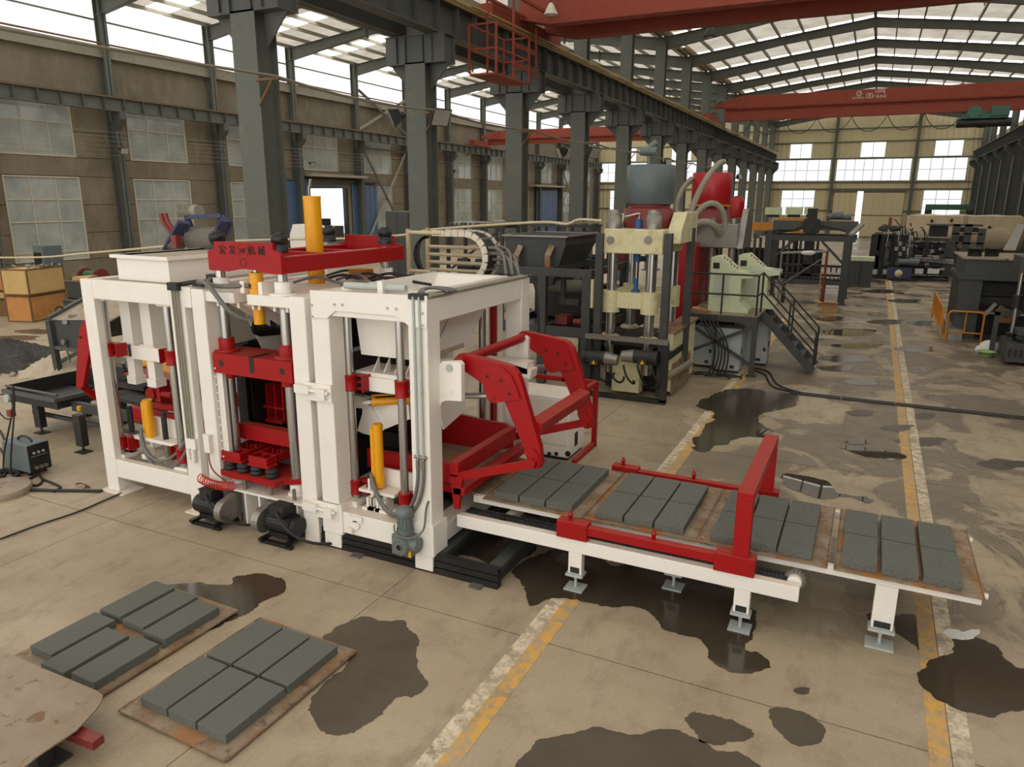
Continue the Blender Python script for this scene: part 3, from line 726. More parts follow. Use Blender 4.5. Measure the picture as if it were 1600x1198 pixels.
for i in range(5): m.bar(pY(192 + 14 * i, 566 + 4 * i, 7.9), pY(200 + 16 * i, 590 + 3 * i, 8.6), 0.05, 0.05)
m.build('pipework', 'steel', A)
MB().cyl(pY(213, 562, 7.7), pY(272, 580, 7.7), 0.07, 14).build('tilt_cylinder', 'yellow', A)
# red outrigger arm beside the frame
o_, s_ = (0, 500), 3.99
m = poly([(525, 0), (500, 40), (485, 120), (475, 330), (473, 415), (487, 430), (505, 428), (518, 405), (556, 190), (575, 60), (560, 0)], 7.15, 0.07, o_, s_); m.build('swing_arm', 'red', A, 0.006)
MB().bar(pY(128, 603, 7.24), pY(156, 624, 7.5), 0.05, 0.1).build('swing_link', 'red', A)
p = pY(125, 527, 7.14); MB().cyl(p, p + V((0, -0.01, 0)), 0.02, 10).build('arm_hole', 'ink', A)
# pipes running down between bays
for i in range(3):
    x = -8.13 + i * 0.045; MB().tube([(x, 6.62, 3.15), (x, 6.62, 1.1)], 0.016, 6).build('conduit', 'ledge', A)
m = MB(); m.box(-8.17, -7.99, 6.58, 6.66, 3.14, 3.24); m.cyl((-8.1, 6.62, 3.2), (-7.9, 6.8, 3.24), 0.03, 8); m.build('pipe_block', 'darker', A)
m = MB(); m.box(-8.17, -7.98, 6.6, 6.66, 0.98, 1.12); m.cyl((-8.12, 6.6, 0.82), (-8.12, 6.6, 0.98), 0.03, 8); m.cyl((-8.03, 6.6, 0.78), (-8.03, 6.6, 0.98), 0.03, 8); m.build('pipe_block', 'white', A)

# belt conveyor head over the hopper
bh = thing('belt_conveyor_head', 'dusty belt conveyor head in navy channels above the white hopper box', 'conveyor', (-9.6, 8.6, 3.6))
yb = 8.3
P = lambda px, py, y=yb: pY(px, py, y)
a, b, c, d = P(284, 346), P(344, 341), P(334, 386), P(279, 390)
zt_, zb_ = a.z - 0.08, hz + 0.04; xl_, xr_ = a.x, b.x - 0.15
R_ = 0.2; m = MB(); m.cyl((xl_, yb + R_, zt_ - R_), (xr_, yb + R_, zt_ - R_), R_, 28); m.hexa([(xl_, yb + 0.05, zt_ - R_ - 0.1), (xr_, yb + 0.05, zt_ - R_ - 0.1), (xr_, yb + 0.3, zt_ - R_ - 0.05), (xl_, yb + 0.3, zt_ - R_ - 0.05)], [(xl_, yb + 0.12, zb_), (xr_ - 0.1, yb + 0.12, zb_), (xr_ - 0.1, yb + 0.4, zb_), (xl_, yb + 0.4, zb_)])
m.build('belt', 'belt', bh)
for (p0, p1) in (((287, 347), (262, 391)), ((353, 344), (336, 379))):
    a, b = P(*p0, yb - 0.08), P(*p1, yb + 0.1); m = MB(); m.bar(a, b, 0.05, 0.17, (0.8, 0, 0.5)); m.bar(a, b, 0.1, 0.02, (0.8, 0, 0.5), 0.085); m.build('side_channel', 'navy', bh)
m = MB(); m.bar((xl_ - 0.1, yb + 0.2, zt_ + 0.14), (xr_ + 0.0, yb + 0.2, zt_ + 0.18), 0.1, 0.06); m.bar((xl_ - 0.15, yb + 0.2, zt_ + 0.2), (xl_ - 0.1, yb + 0.3, zt_ - 0.1), 0.07, 0.07); m.bar((xr_ - 0.02, yb + 0.2, zt_ + 0.18), (xr_ + 0.05, yb + 0.25, zt_ - 0.05), 0.07, 0.07); m.build('motor_bracket', 'navy', bh)
m = MB(); m.cyl((xl_ - 0.3, yb + 0.25, zt_ + 0.24), (xl_ + 0.02, yb + 0.25, zt_ + 0.24), 0.09, 18); m.cyl((xl_ + 0.02, yb + 0.25, zt_ + 0.24), (xl_ + 0.12, yb + 0.25, zt_ + 0.24), 0.1, 18)
for k in range(8): m.box(xl_ - 0.27 + k * 0.034, xl_ - 0.26 + k * 0.034, yb + 0.15, yb + 0.35, zt_ + 0.14, zt_ + 0.34)
m.build('motor', 'ledge', bh)
m = MB()
for dx in (0, 0.1): m.tube(bez((xl_ - 0.45 + dx, yb, zt_ + 0.2), (xl_ - 0.45 + dx, yb, zt_ + 0.05), (xl_ - 0.3 + dx, yb, zt_ - 0.1), (xl_ - 0.12 + dx, yb + 0.1, zt_ - 0.22)), 0.035, 8)
m.build('belt_guard', 'maroon', bh)
m = MB(); m.cyl((xl_ - 0.42, yb + 0.1, zt_ - 0.25), (xl_ - 0.2, yb + 0.1, zt_ - 0.25), 0.12, 16); m.box(xl_ - 0.4, xl_ - 0.25, yb, yb + 0.3, zb_, zt_ - 0.3); m.build('take_up', 'belt', bh)
box(xl_ - 0.05, xl_ + 0.06, yb - 0.2, yb - 0.1, hz, hz + 0.2).build('stop_bracket', 'maroon', bh)

# ---------------------------------------------------------------- B: press bay
B = thing('block_press', 'press bay with red lettered yoke, chrome guide columns and red moving beam', 'machine', (-6.9, 8.0, 0), 'bays of the block machine')
for x0, x1 in ((-7.83, -7.6), (-6.19, -5.95)):
    for y in (YF, YB - 0.25): box(x0, x1, y, y + 0.25, 0.0, 3.17).build('leg', 'white', B, 0.012)
    box(x0 + 0.004, x1 - 0.004, YF + 0.25, YB - 0.25, 2.9, 3.166).build('side_beam', 'white', B, 0.01)
    box(x0 + 0.004, x1 - 0.004, YF + 0.25, YB - 0.25, 0.3, 0.6).build('side_beam', 'white', B, 0.01)
    box(x0 + 0.01, x1 - 0.01, YF + 0.25, YF + 0.6, 0.6, 1.0).build('side_panel', 'white', B)
    box(x0 + 0.03, x1 - 0.03, YF + 0.6, YB - 0.25, 0.6, 2.35).build('side_panel', 'black', B)  # black panel added to darken the bay interior
yc = 6.88
bx1 = pY(351, 500, yc).x; bx2 = pY(447, 522, yc).x
m = MB(); xm_ = (bx1 + bx2) / 2
m.box(-7.6, xm_ - 0.11, 6.68, YB - 0.1, 3.02, 3.15); m.box(xm_ + 0.11, -6.19, 6.68, YB - 0.1, 3.02, 3.15); m.box(xm_ - 0.11, xm_ + 0.11, 7.1, YB - 0.1, 3.02, 3.15)
m.build('deck_slab', 'white', B, 0.006)
for xx in (-7.25, -7.0, -6.62, -6.4):
    m = MB(); m.prism([(xx - 0.01, 6.72, 3.02), (xx - 0.01, 7.4, 3.02), (xx - 0.01, 7.4, 2.62)], (0.02, 0, 0)); m.build('gusset', 'white', B)
for xx in (-7.45, -7.1, -6.85, -6.75, -6.5, -6.3): MB().cyl((xx, 6.74, 2.96), (xx, 6.74, 3.02), 0.02, 8).build('bolt', 'white', B)
for x in (bx1, bx2):
    for y in (yc, 9.05):
        chrome(B, x, y, 0.55, 3.62, 0.064)
        m = MB(); m.lathe((x, y, 3.15), [(0.17, 0), (0.17, 0.02), (0.1, 0.02), (0.1, 0.16)], 20); m.build('column_collar', 'white', B)
        m = MB(); m.lathe((x, y, 3.66), [(0.1, 0), (0.1, 0.1), (0.09, 0.1), (0.09, 0.11), (0.1, 0.11), (0.1, 0.21), (0.06, 0.21), (0.06, 0.24)], 20); m.build('lock_nut', 'black', B)
        m = MB(); m.lathe((x, y, 0.5), [(0.12, 0), (0.12, 0.05), (0.09, 0.05), (0.09, 0.16)], 20); m.build('column_foot', 'white', B)
# yoke
o_, s_ = (300, 360), 8.87
yy = 6.74
yk = poly([(300, 150), (1112, 172), (1118, 262), (1135, 285), (1190, 300), (1225, 350), (1245, 615), (1100, 605), (980, 580), (880, 555), (740, 535), (640, 540), (500, 568), (235, 548), (213, 290), (240, 268), (285, 262), (300, 230)], yy, 0.05, o_, s_).build('yoke_plate', 'red', B, 0.004)
q = lambda a, b: pY(o_[0] + a / s_, o_[1] + b / s_, yy)
yx0 = q(225, 400).x; yx1 = q(1240, 480).x; zt1 = q(1235, 355).z; zt0 = q(1245, 612).z
for x0, x1 in ((yx0 + 0.01, yx0 + 0.17), (yx1 - 0.17, yx1 - 0.005)): box(x0, x1, yy + 0.05, 9.28, zt0, zt1 - 0.02).build('yoke_beam', 'red', B, 0.008)
for y in (7.75, 8.35): box(yx0 + 0.17, yx1 - 0.17, y, y + 0.1, zt0 + 0.05, zt1 - 0.03).build('yoke_tie', 'red', B, 0.006)
m = MB(); m.prism([(yx0, 9.28, zt0), (yx1, 9.28, zt0), (yx1, 9.28, zt1), (yx1 - 0.14, 9.28, zt1 + 0.02), (yx1 - 0.16, 9.28, zt1 + 0.13), (yx0 + 0.16, 9.28, zt1 + 0.13), (yx0 + 0.14, 9.28, zt1 + 0.02), (yx0, 9.28, zt1)], (0, 0.05, 0)); m.build('yoke_plate', 'red', B, 0.004)
up_ = (q(300, 150) - q(312, 560)).normalized(); xd = V((1, 0, 0)); zd = V((0, 0, 1))
for ch, cx, cy in (('宏', 425, 275), ('发', 560, 280), ('机', 822, 283), ('械', 962, 290)):
    p = q(cx, cy); text(ch, 'yoke_lettering', 'ink', B, (p.x, yy - 0.003, p.z), xd, zd, 0.12, 0.004)
p = q(700, 285); text('HF', 'yoke_emblem', 'ink', B, (p.x, yy - 0.003, p.z + 0.0), xd, zd, 0.085, 0.004)
def ringmesh(c, r0, r1, d, n=28, u=(1, 0, 0), v=(0, 0, 1)):
    a = arc(c, r1, 0, 2 * math.pi, n, u, v)[:-1]; b_ = arc(c, r0, 0, 2 * math.pi, n, u, v)[:-1]; m = MB(); D = V(d)
    vs = a + b_ + [x + D for x in a] + [x + D for x in b_]
    fs = []
    for i in range(n):
        j = (i + 1) % n
        fs += [(i, j, n + j, n + i), (2 * n + i, 3 * n + i, 3 * n + j, 2 * n + j), (i, 2 * n + i, 2 * n + j, j), (n + i, n + j, 3 * n + j, 3 * n + i)]
    m.add(vs, fs); return m
ringmesh((p.x, yy - 0.006, p.z + 0.01), 0.085, 0.093, (0, 0.008, 0)).build('yoke_emblem', 'redcrane', B)
p = q(710, 445); ringmesh((p.x, yy - 0.004, p.z), 0.048, 0.054, (0, 0.006, 0)).build('yoke_ring', 'ink', B)
# cylinders
cx = pY(392, 460, 6.74).x + 0.0; cz1 = pY(392, 425, 6.85).z; cz0 = pY(397, 505, 6.85).z
m = MB(); m.cyl((cx, 6.85, cz0), (cx, 6.85, cz1), 0.07, 22); m.cyl((cx, 6.85, cz1 - 0.14), (cx, 6.85, cz1), 0.085, 22); m.cyl((cx, 6.85, cz1 - 0.27), (cx, 6.85, cz1 - 0.2), 0.095, 22); m.build('press_cylinder', 'yellow', B)
MB().cyl((cx, 6.85, cz1), (cx, 6.85, zt0 + 0.1), 0.035, 14).build('piston_rod', 'chrome', B)
for s1 in (-1, 1): box(cx + s1 * 0.15 - 0.03, cx + s1 * 0.15 + 0.03, 6.75, 6.95, 3.15, 3.3).build('trunnion_block', 'white', B)
tx = pY(487, 370, 8.0).x; tz = pY(485, 306, 8.0).z
m = MB(); m.cyl((tx, 8.05, 2.6), (tx, 8.05, tz), 0.118, 26); m.cyl((tx, 8.05, tz - 0.05), (tx, 8.05, tz), 0.122, 26); m.build('main_cylinder', 'yellow', B)
m = MB(); m.cyl((tx - 0.04, 8.05, tz), (tx - 0.04, 8.05, tz + 0.12), 0.02, 8); m.cyl((tx - 0.04, 8.05, tz + 0.08), (tx - 0.0, 8.05, tz + 0.22), 0.02, 8); m.build('port_fitting', 'steel', B)
MB().tube(bez((cx - 0.07, 6.8, cz1 - 0.16), (cx - 0.5, 6.66, cz1 - 0.2), (-7.75, 6.66, cz1 - 0.2), (-7.65, 6.95, cz1 - 0.08)), 0.03).build('hose', 'hose', B)
MB().tube(bez((cx - 0.08, 6.75, cz0 + 0.06), (cx - 0.28, 6.5, cz0 + 0.1), (cx - 0.36, 6.5, cz0 + 0.6), (-7.72, 6.7, 3.26)), 0.03).build('hose', 'hose', B)
m = MB(); m.box(-7.75, -7.6, 6.85, 7.0, 3.17, 3.34); m.box(-7.9, -7.72, 6.75, 6.85, 3.19, 3.27); m.build('valve_block', 'darker', B)
# moving beam
o_, s_ = (310, 500), 8.87; ym = 6.68
q = lambda a, b: pY(o_[0] + a / s_, o_[1] + b / s_, ym)
mx0, mx1 = q(200, 560).x, q(1295, 720).x; mz1 = q(195, 450).z; mz0 = q(215, 722).z
m = MB(); m.box(mx0, mx1, ym, ym + 0.02, mz0, mz1); m.box(mx0, mx1, ym + 0.48, ym + 0.5, mz0, mz1); m.box(mx0, mx0 + 0.02, ym + 0.02, ym + 0.48, mz0, mz1); m.box(mx1 - 0.02, mx1, ym + 0.02, ym + 0.48, mz0, mz1); m.box(mx0 + 0.02, mx1 - 0.02, ym + 0.02, ym + 0.48, mz1 - 0.03, mz1 - 0.004); m.box(mx0 + 0.02, mx1 - 0.02, ym + 0.02, ym + 0.48, mz0 + 0.004, mz0 + 0.03)
mb = m.build('moving_beam', 'red', B)
for x in (bx1, bx2):
    m = MB(); m.lathe((x, yc, mz1), [(0.17, 0), (0.17, 0.02), (0.1, 0.02), (0.1, 0.17)], 20); m.lathe((x, yc, mz0 - 0.1), [(0.1, 0), (0.1, 0.1)], 20); m.build('beam_bush', 'red', mb)
for a, b in ((318, 600), (1160, 712)):
    p = q(a, b); MB().cyl((p.x, ym + 0.001, p.z), (p.x, ym - 0.002, p.z), 0.042, 20).build('beam_hole', 'ink', mb)
p = q(735, 600); pts = arc((p.x, ym - 0.002, p.z - 0.09), 0.04, math.pi, 2 * math.pi, 8) + [V((p.x + 0.04, ym - 0.002, mz1)), V((p.x - 0.04, ym - 0.002, mz1))]
m = MB(); m.prism(pts, (0, 0.003, 0)); m.box(p.x - 0.04, p.x + 0.04, ym, ym + 0.3, mz1 - 0.003, mz1 + 0.001); m.build('beam_slot', 'ink', mb)
# vibrating table on air bags
o_, s_ = (290, 620), 7.26
W_ = lambda a, b, z: pZ(o_[0] + a / s_, o_[1] + b / s_, z)
tz_ = 0.74
m = MB(); m.prism([W_(395, 822, tz_), W_(560, 880, tz_), W_(700, 890, tz_), W_(1010, 985, tz_), W_(1110, 940, tz_), W_(1310, 935, tz_), W_(1300, 800, tz_), W_(800, 680, tz_), W_(560, 690, tz_)], (0, 0, -0.07)); m.build('vibrating_table', 'red', B)
for a, b in ((515, 815), (665, 850), (818, 880), (985, 915)):
    p = W_(a, b, tz_); m = MB(); m.lathe((p.x, p.y, tz_), [(0.05, 0), (0.07, 0.005), (0.085, 0.02), (0.09, 0.035), (0.08, 0.055), (0.07, 0.062), (0.08, 0.07), (0.09, 0.09), (0.085, 0.105), (0.06, 0.125), (0.05, 0.13)], 22); m.build('air_bag', 'rubber', B)
for fl_, fr_ in (((437, 690), (622, 745)), ((742, 752), (925, 805))):
    p = W_(fl_[0], fl_[1], tz_ + 0.14); r_ = W_(fr_[0], fr_[1], tz_ + 0.14); wd = r_.x - p.x; y0 = min(p.y, r_.y); x0 = p.x; z0 = tz_ + 0.13; L = 0.72
    m = MB(); m.box(x0 - 0.01, x0 + wd + 0.04, y0 - 0.02, y0 + 0.16, z0, z0 + 0.025); m.box(x0, x0 + wd, y0, y0 + 0.02, z0 + 0.02, z0 + 0.13)
    m.box(x0, x0 + 0.018, y0 + 0.02, y0 + L, z0 + 0.02, z0 + 0.13); m.box(x0 + wd - 0.018, x0 + wd, y0 + 0.02, y0 + L, z0 + 0.02, z0 + 0.13); m.box(x0, x0 + wd, y0 + L, y0 + L + 0.02, z0 + 0.02, z0 + 0.13)
    m.box(x0, x0 + wd, y0 + 0.2, y0 + 0.215, z0 + 0.02, z0 + 0.12); m.box(x0 + wd / 2 - 0.008, x0 + wd / 2 + 0.008, y0 + 0.02, y0 + 0.2, z0 + 0.02, z0 + 0.12); m.box(x0, x0 + wd, y0 + 0.02, y0 + L, z0 + 0.022, z0 + 0.03)
    m.build('vibrator_tray', 'red', B)
    m = MB(); m.cyl((x0 + wd / 2, y0 + 0.45, z0 + 0.03), (x0 + wd / 2, y0 + 0.45, z0 + 0.1), 0.05, 12)
    for k in range(5): m.cyl((x0 + wd / 2 - 0.08 + k * 0.04, y0 + 0.37 + (k % 2) * 0.14, z0 + 0.03), (x0 + wd / 2 - 0.08 + k * 0.04, y0 + 0.37 + (k % 2) * 0.14, z0 + 0.13), 0.015, 6)
    m.build('tray_bolts', 'red', B)
# white base deck under the table, slotted supports
zb = 0.52
m = MB(); m.box(-7.62, -6.0, 6.62, 7.5, zb - 0.03, zb); m.build('base_deck', 'white', B)
for xx in (-7.2, -6.95, -6.55, -6.3):
    m = MB(); m.box(xx - 0.015, xx + 0.015, 6.66, 7.4, 0.02, zb - 0.03); m.build('web_plate', 'white', B)
m = MB(); m.box(-7.0, -6.3, 6.9, 6.92, 0.02, zb - 0.03); m.build('slotted_plate', 'white', B)
for xx in (-6.82, -6.42):
    m = MB(); m.box(xx - 0.04, xx + 0.04, 6.893, 6.9, 0.16, 0.4); m.build('slot', 'ink', B)
for xx in (-7.42, -7.3): MB().cyl((xx, 6.75, 0.02), (xx, 6.75, zb - 0.03), 0.05, 14).build('support_rod', 'steel', B)
for xx in (-7.2, -6.75, -6.35): MB().cyl((xx, 6.68, zb), (xx, 6.68, tz_ - 0.07), 0.025, 8).build('stud', 'steel', B)
box(-6.9, -6.2, 6.62, 7.2, 0.02, 0.07).build('sole_plate', 'white', B)
# dark works behind: mould box, red transverse beam, ram head
tb1, tb0 = (pY(374, 663, 7.02).z + pY(452, 675, 7.02).z) / 2, (pY(375, 685, 7.02).z + pY(454, 698, 7.02).z) / 2
m = MB(); m.box(-7.58, -6.2, 7.02, 7.12, tb0, tb1); m.box(-7.58, -6.2, 7.0, 7.14, tb1, tb1 + 0.015); m.build('transverse_beam', 'red', B)
m = MB(); m.box(-7.55, -6.2, 7.95, 8.9, 0.9, 1.4); m.box(-7.58, -6.2, 9.1, 9.15, 0.3, 2.6); m.box(-7.59, -7.57, 7.3, 9.1, 0.55, 2.4)
for k in range(9): m.box(-7.55, -6.2, 8.0 + k * 0.1, 8.04 + k * 0.1, 1.42, 1.5 + 0.02 * k)
m.build('mould_box_dark_panels', 'black', B)  # includes black back and side panels added to deepen the bay's shade
m = MB(); m.box(-7.5, -6.25, 7.6, 8.6, 1.85, 2.0); m.build('ram_head', 'darker', B)
p = pY(440, 620, 7.6); pz = pY(430, 655, 7.6).z
m = MB()
for dx in (-0.2, -0.05, 0.1): m.box(p.x + dx, p.x + dx + 0.025, 7.5, 7.7, pz + 0.04, pz + 0.55)
m.box(p.x - 0.25, p.x + 0.15, 7.48, 7.72, pz + 0.2, pz + 0.23); m.box(p.x - 0.2, p.x + 0.12, 7.45, 7.75, pz, pz + 0.04); m.build('mould_clamp', 'red', B)
MB().bar(pY(360, 561, 7.2), pY(440, 528, 8.2), 0.12, 0.2).build('inclined_rail', 'white', B)
MB().bar(pY(360, 552, 7.2) + V((0, 0, 0.06)), pY(440, 519, 8.2) + V((0, 0, 0.06)), 0.03, 0.03).build('rail_strip', 'ledge', B)
m = MB(); a = pY(400, 510, 7.5); m.cyl(a, a + V((0.42, 0.1, 0.06)), 0.13, 18)
for k in range(9): m.lathe(a + V((0.06 + k * 0.036, 0.01 + 0.008 * k, 0.01 + k * 0.005)), [(0.15, 0), (0.15, 0.012)], 18, (1, 0.23, 0.14))
m.build('agitator_motor', 'black', B)
MB().prism([(-7.58, 7.2, 3.0), (-7.58, 8.8, 3.0), (-7.58, 8.5, 2.1), (-7.58, 7.6, 2.1)], (0.02, 0, 0)).build('chute_side', 'white', B)
MB().hexa([(-7.55, 7.7, 3.0), (-6.7, 7.7, 3.0), (-6.7, 7.72, 3.0), (-7.55, 7.72, 3.0)], [(-7.55, 7.9, 2.35), (-7.0, 7.9, 2.35), (-7.0, 7.92, 2.35), (-7.55, 7.92, 2.35)]).build('chute_front', 'white', B)
# junction box and leads on the leg, coiled red air line
m = MB(); m.box(-7.79, -7.69, 6.58, 6.648, 0.98, 1.2); m.box(-7.8, -7.68, 6.58, 6.648, 1.2, 1.23); m.build('junction_box', 'white', B)
MB().tube(bez((-7.74, 6.6, 0.98), (-7.7, 6.55, 0.7), (-7.55, 6.55, 0.72), (-7.48, 6.62, 0.6)), 0.01, 6).build('cable', 'redcrane', B)
pts = []
for i in range(190):
    t = i / 189; th = t * 2 * math.pi * 15
    pts.append((-7.86 + 0.62 * t, 6.52 + 0.055 * math.cos(th), 0.57 + 0.055 * math.sin(th) + 0.05 * (2 * t - 1) ** 2))
MB().tube(pts, 0.008, 5).build('coiled_air_line', 'cabred', B)
m = MB()
for k in range(12): m.cyl((-7.5, 6.64, 0.95 + 0.11 * k), (-7.5, 6.63, 0.95 + 0.11 * k), 0.012, 6)
m.box(-7.58, -7.48, 6.72, 6.78, 0.9, 2.3); m.build('scale_strip', 'white', B)
# hydraulic clutter on the deck
for k in range(9):
    x = -7.4 + random.uniform(0, 1.2); y = 7.6 + random.uniform(0, 1.3)
    MB().tube(bez((x, y, 3.17), (x + 0.3, y + 0.3, 3.3), (x + 0.6, y - 0.3, 3.3), (x + 0.9, y + random.uniform(-0.3, 0.5), 3.17)), 0.02, 6).build('hose', 'rubber' if k % 3 else 'hose', B)
box(-6.9, -6.6, 8.7, 8.9, 3.15, 3.3).build('valve_block', 'orange', B)

# ---------------------------------------------------------------- C: face-mix bay
Cc = thing('face_mix_frame', 'white steel frame with front gusset plate, face-mix hopper and red swing arms', 'machine', (-5.0, 8.0, 0), 'bays of the block machine')
CT = 3.25
frame_box(Cc, -5.86, -4.25, 0.26, 0.25, 0.27, CT, 0.27, (0.25, 0.53))
for x in (-5.7, -4.37):
    m = MB(); m.box(x - 0.16, x + 0.15, YF - 0.02, YF + 0.3, 0.22, 0.62); m.build('leg_boot', 'white', Cc, 0.008)
o_, s_ = (440, 340), 3.99
poly([(175, 452), (905, 488), (905, 690), (800, 680), (715, 612), (332, 581), (280, 630), (190, 620)], YF - 0.022, 0.02, o_, s_).build('gusset_plate', 'white', Cc)
for a, b in ((330, 540), (380, 543), (660, 563), (715, 568), (880, 515), (880, 595), (880, 670), (190, 545), (193, 615)):
    p = pY(o_[0] + a / s_, o_[1] + b / s_, YF - 0.022); bolt(Cc, p, 0.016, mat='cabgrey')
# brackets tying the bays together
for z in (2.05, 0.52):
    m = MB(); m.box(-6.02, -5.6, YF - 0.03, YF, z - 0.12, z + 0.1); m.box(-6.12, -5.9, YF - 0.09, YF - 0.03, z - 0.03, z + 0.07); m.box(-5.78, -5.66, YF - 0.09, YF - 0.03, z - 0.08, z + 0.05); m.cyl((-6.1, YF - 0.06, z + 0.02), (-5.62, YF - 0.06, z), 0.022, 10)
    m.build('bay_latch', 'white', Cc)
cx1 = pY(547.5, 640, 6.97).x + 0.02; cx2 = pY(628.5, 640, 6.97).x
for x, tops in ((cx1, (571, 617, 756, 781)), (cx2, (593, 619, 773, 797))):
    chrome(Cc, x, 6.97, 0.53, 3.0, 0.052); chrome(Cc, x, 9.0, 0.53, 3.0, 0.052)
    m = MB(); m.box(x - 0.11, x + 0.11, 6.84, 7.1, 0.5, 0.6); m.box(x - 0.05, x + 0.05, 6.8, 6.84, 0.5, 0.56); m.build('column_seat', 'white', Cc)
pxc = {cx1: 545, cx2: 627}
for x, a, b in ((cx1, 584, 609), (cx2, 594, 620)):
    clamp(Cc, x, 6.97, pY(pxc[x], b, 6.97).z, pY(pxc[x], a, 6.97).z, 1 if x == cx1 else 1, 0.08)
clamp(Cc, cx1, 6.97, 0.66, 0.85, 1, 0.08); clamp(Cc, cx2, 6.97, 0.62, 0.81, 1, 0.08)
# hopper shell
tx0, tx1, ty0, ty1 = -5.52, -4.53, 7.0, 8.95
m = MB(); t = 0.015
def shell(m, A4, B4):
    ins = lambda q, k: [p + (sum((x for x in q), V()) / 4 - p).normalized() * k for p in q]
    A4 = [V(p) for p in A4]; B4 = [V(p) for p in B4]; Ai, Bi = ins(A4, 0.025), ins(B4, 0.025); n = 4
    vs = A4 + B4 + Ai + Bi; fs = []
    for i in range(4):
        j = (i + 1) % 4; fs += [(i, j, 4 + j, 4 + i), (8 + j, 8 + i, 12 + i, 12 + j), (i, 8 + i, 8 + j, j), (4 + i, 4 + j, 12 + j, 12 + i)]
    m.add(vs, fs)
shell(m, [(tx0, ty0, 3.27), (tx1, ty0, 3.27), (tx1, ty1, 3.27), (tx0, ty1, 3.27)], [(tx0 + 0.02, ty0 + 0.1, 2.45), (tx1 - 0.1, ty0 + 0.1, 2.45), (tx1 - 0.1, ty1 - 0.75, 2.45), (tx0 + 0.02, ty1 - 0.75, 2.45)])
m.build('hopper_shell', 'white', Cc)
m = MB(); m.box(tx0, tx1, ty0 - 0.08, ty0, 3.24, 3.29); m.box(tx0, tx1, ty1, ty1 + 0.08, 3.24, 3.29); m.box(tx0 - 0.08, tx0, ty0 - 0.08, ty1 + 0.08, 3.24, 3.29); m.box(tx1, tx1 + 0.08, ty0 - 0.08, ty1 + 0.08, 3.24, 3.29); m.build('hopper_rim', 'white', Cc)
box(-5.5, -4.62, 7.15, 8.1, 2.44, 2.5).build('face_mix', 'sand', Cc)
m = MB(); a = pX(695, 590, -4.6); m.cyl((-4.6, 7.35, 2.55), (-4.58, 7.8, 3.05), 0.012, 6); m.lathe((-4.6, 7.8, 3.05), [(0.09, 0), (0.09, 0.01)], 16, (1, 0, 0)); m.build('level_probe', 'chrome', Cc)
# ledge, ribs and cross beam
zc1 = pY(590, 590, 7.08).z; zc0 = pY(590, 612, 7.08).z
box(cx1 + 0.2, cx2 - 0.06, 7.06, 7.22, zc0, zc1).build('cross_beam', 'white', Cc, 0.008)
m = MB(); m.box(cx1 - 0.02, cx2 + 0.1, 7.1, 7.6, zc1, zc1 + 0.05)
for k in range(4):
    x = cx1 + 0.2 + k * 0.16; m.prism([(x, 7.16, zc1 + 0.05), (x, 7.3, zc1 + 0.05), (x, 7.3, zc1 + 0.22)], (0.015, 0, 0))
m.build('ledge', 'white', Cc)
MB().prism([(-4.6, 7.2, 2.45), (-4.6, 8.3, 2.3), (-4.6, 8.0, 1.6), (-4.6, 7.5, 1.5)], (0.02, 0, 0)).build('feed_box_side', 'white', Cc)
# swinging funnel
o_, s_ = (530, 560), 8.87
yf = 7.32
poly([(205, 510), (330, 515), (400, 590), (395, 650), (440, 655), (620, 985), (560, 1030), (430, 1065), (330, 1040), (250, 1000), (320, 760), (318, 690), (215, 680)], yf, 0.04, o_, s_).build('funnel_cheek', 'white', Cc)
poly([(440, 655), (760, 640), (960, 640), (980, 840), (620, 985)], yf + 0.03, 0.5, o_, s_).build('funnel_body', 'white', Cc)
p = pY(530 + 330 / s_, 560 + 605 / s_, yf); MB().cyl(p, p + V((0, -0.02, 0)), 0.035, 14).build('funnel_pin', 'white', Cc)
a = pY(581, 628, 7.2); b = pY(648, 624, 7.5)
m = MB(); m.cyl(a, b, 0.05, 16); m.cyl(a, a + (b - a).normalized() * 0.05, 0.06, 16); m.build('tilt_cylinder', 'yellow', Cc)
m = MB(); m.cyl(a + V((0.02, -0.02, 0.09)), b + V((0, -0.02, 0.09)), 0.015, 8); m.cyl(a + V((0.03, 0, 0.03)), a + V((0.03, -0.02, 0.1)), 0.02, 8); m.build('cylinder_pipe', 'orange', Cc)
MB().cyl(a, pY(568, 629, 7.2), 0.03, 10).build('cylinder_rod', 'white', Cc)
MB().bar(pY(553, 615, 7.15), pY(580, 621, 7.15), 0.02, 0.03).build('hose_rod', 'steel', Cc)
# lift cylinder and lower plate
xc_ = pY(592, 720, 7.0).x
m = MB(); m.cyl((xc_, 7.0, 0.8), (xc_, 7.0, pY(590, 662, 7.0).z), 0.062, 18); m.box(xc_ - 0.075, xc_ - 0.03, 6.94, 7.02, 0.95, pY(590, 668, 7.0).z); m.build('lift_cylinder', 'yellow', Cc)
m = MB(); m.box(cx1 + 0.12, cx2 - 0.1, 6.88, 7.1, 0.74, 0.78); m.box(cx1 + 0.2, cx2 + 0.1, 7.12, 7.16, 0.72, 1.0); m.box(cx1 + 0.25, cx1 + 0.28, 6.9, 7.12, 0.78, 0.92); m.build('lifting_plate', 'white', Cc)
for xx in (cx1 + 0.28, xc_, cx2 - 0.28):
    m = MB(); m.box(xx - 0.09, xx + 0.09, 6.84, 7.1, 0.53, 0.56); m.box(xx - 0.05, xx - 0.02, 6.88, 7.05, 0.56, 0.68); m.box(xx + 0.02, xx + 0.05, 6.88, 7.05, 0.56, 0.68); m.cyl((xx, 6.95, 0.56), (xx, 6.95, 0.72), 0.03, 10); m.build('clevis', 'white', Cc)
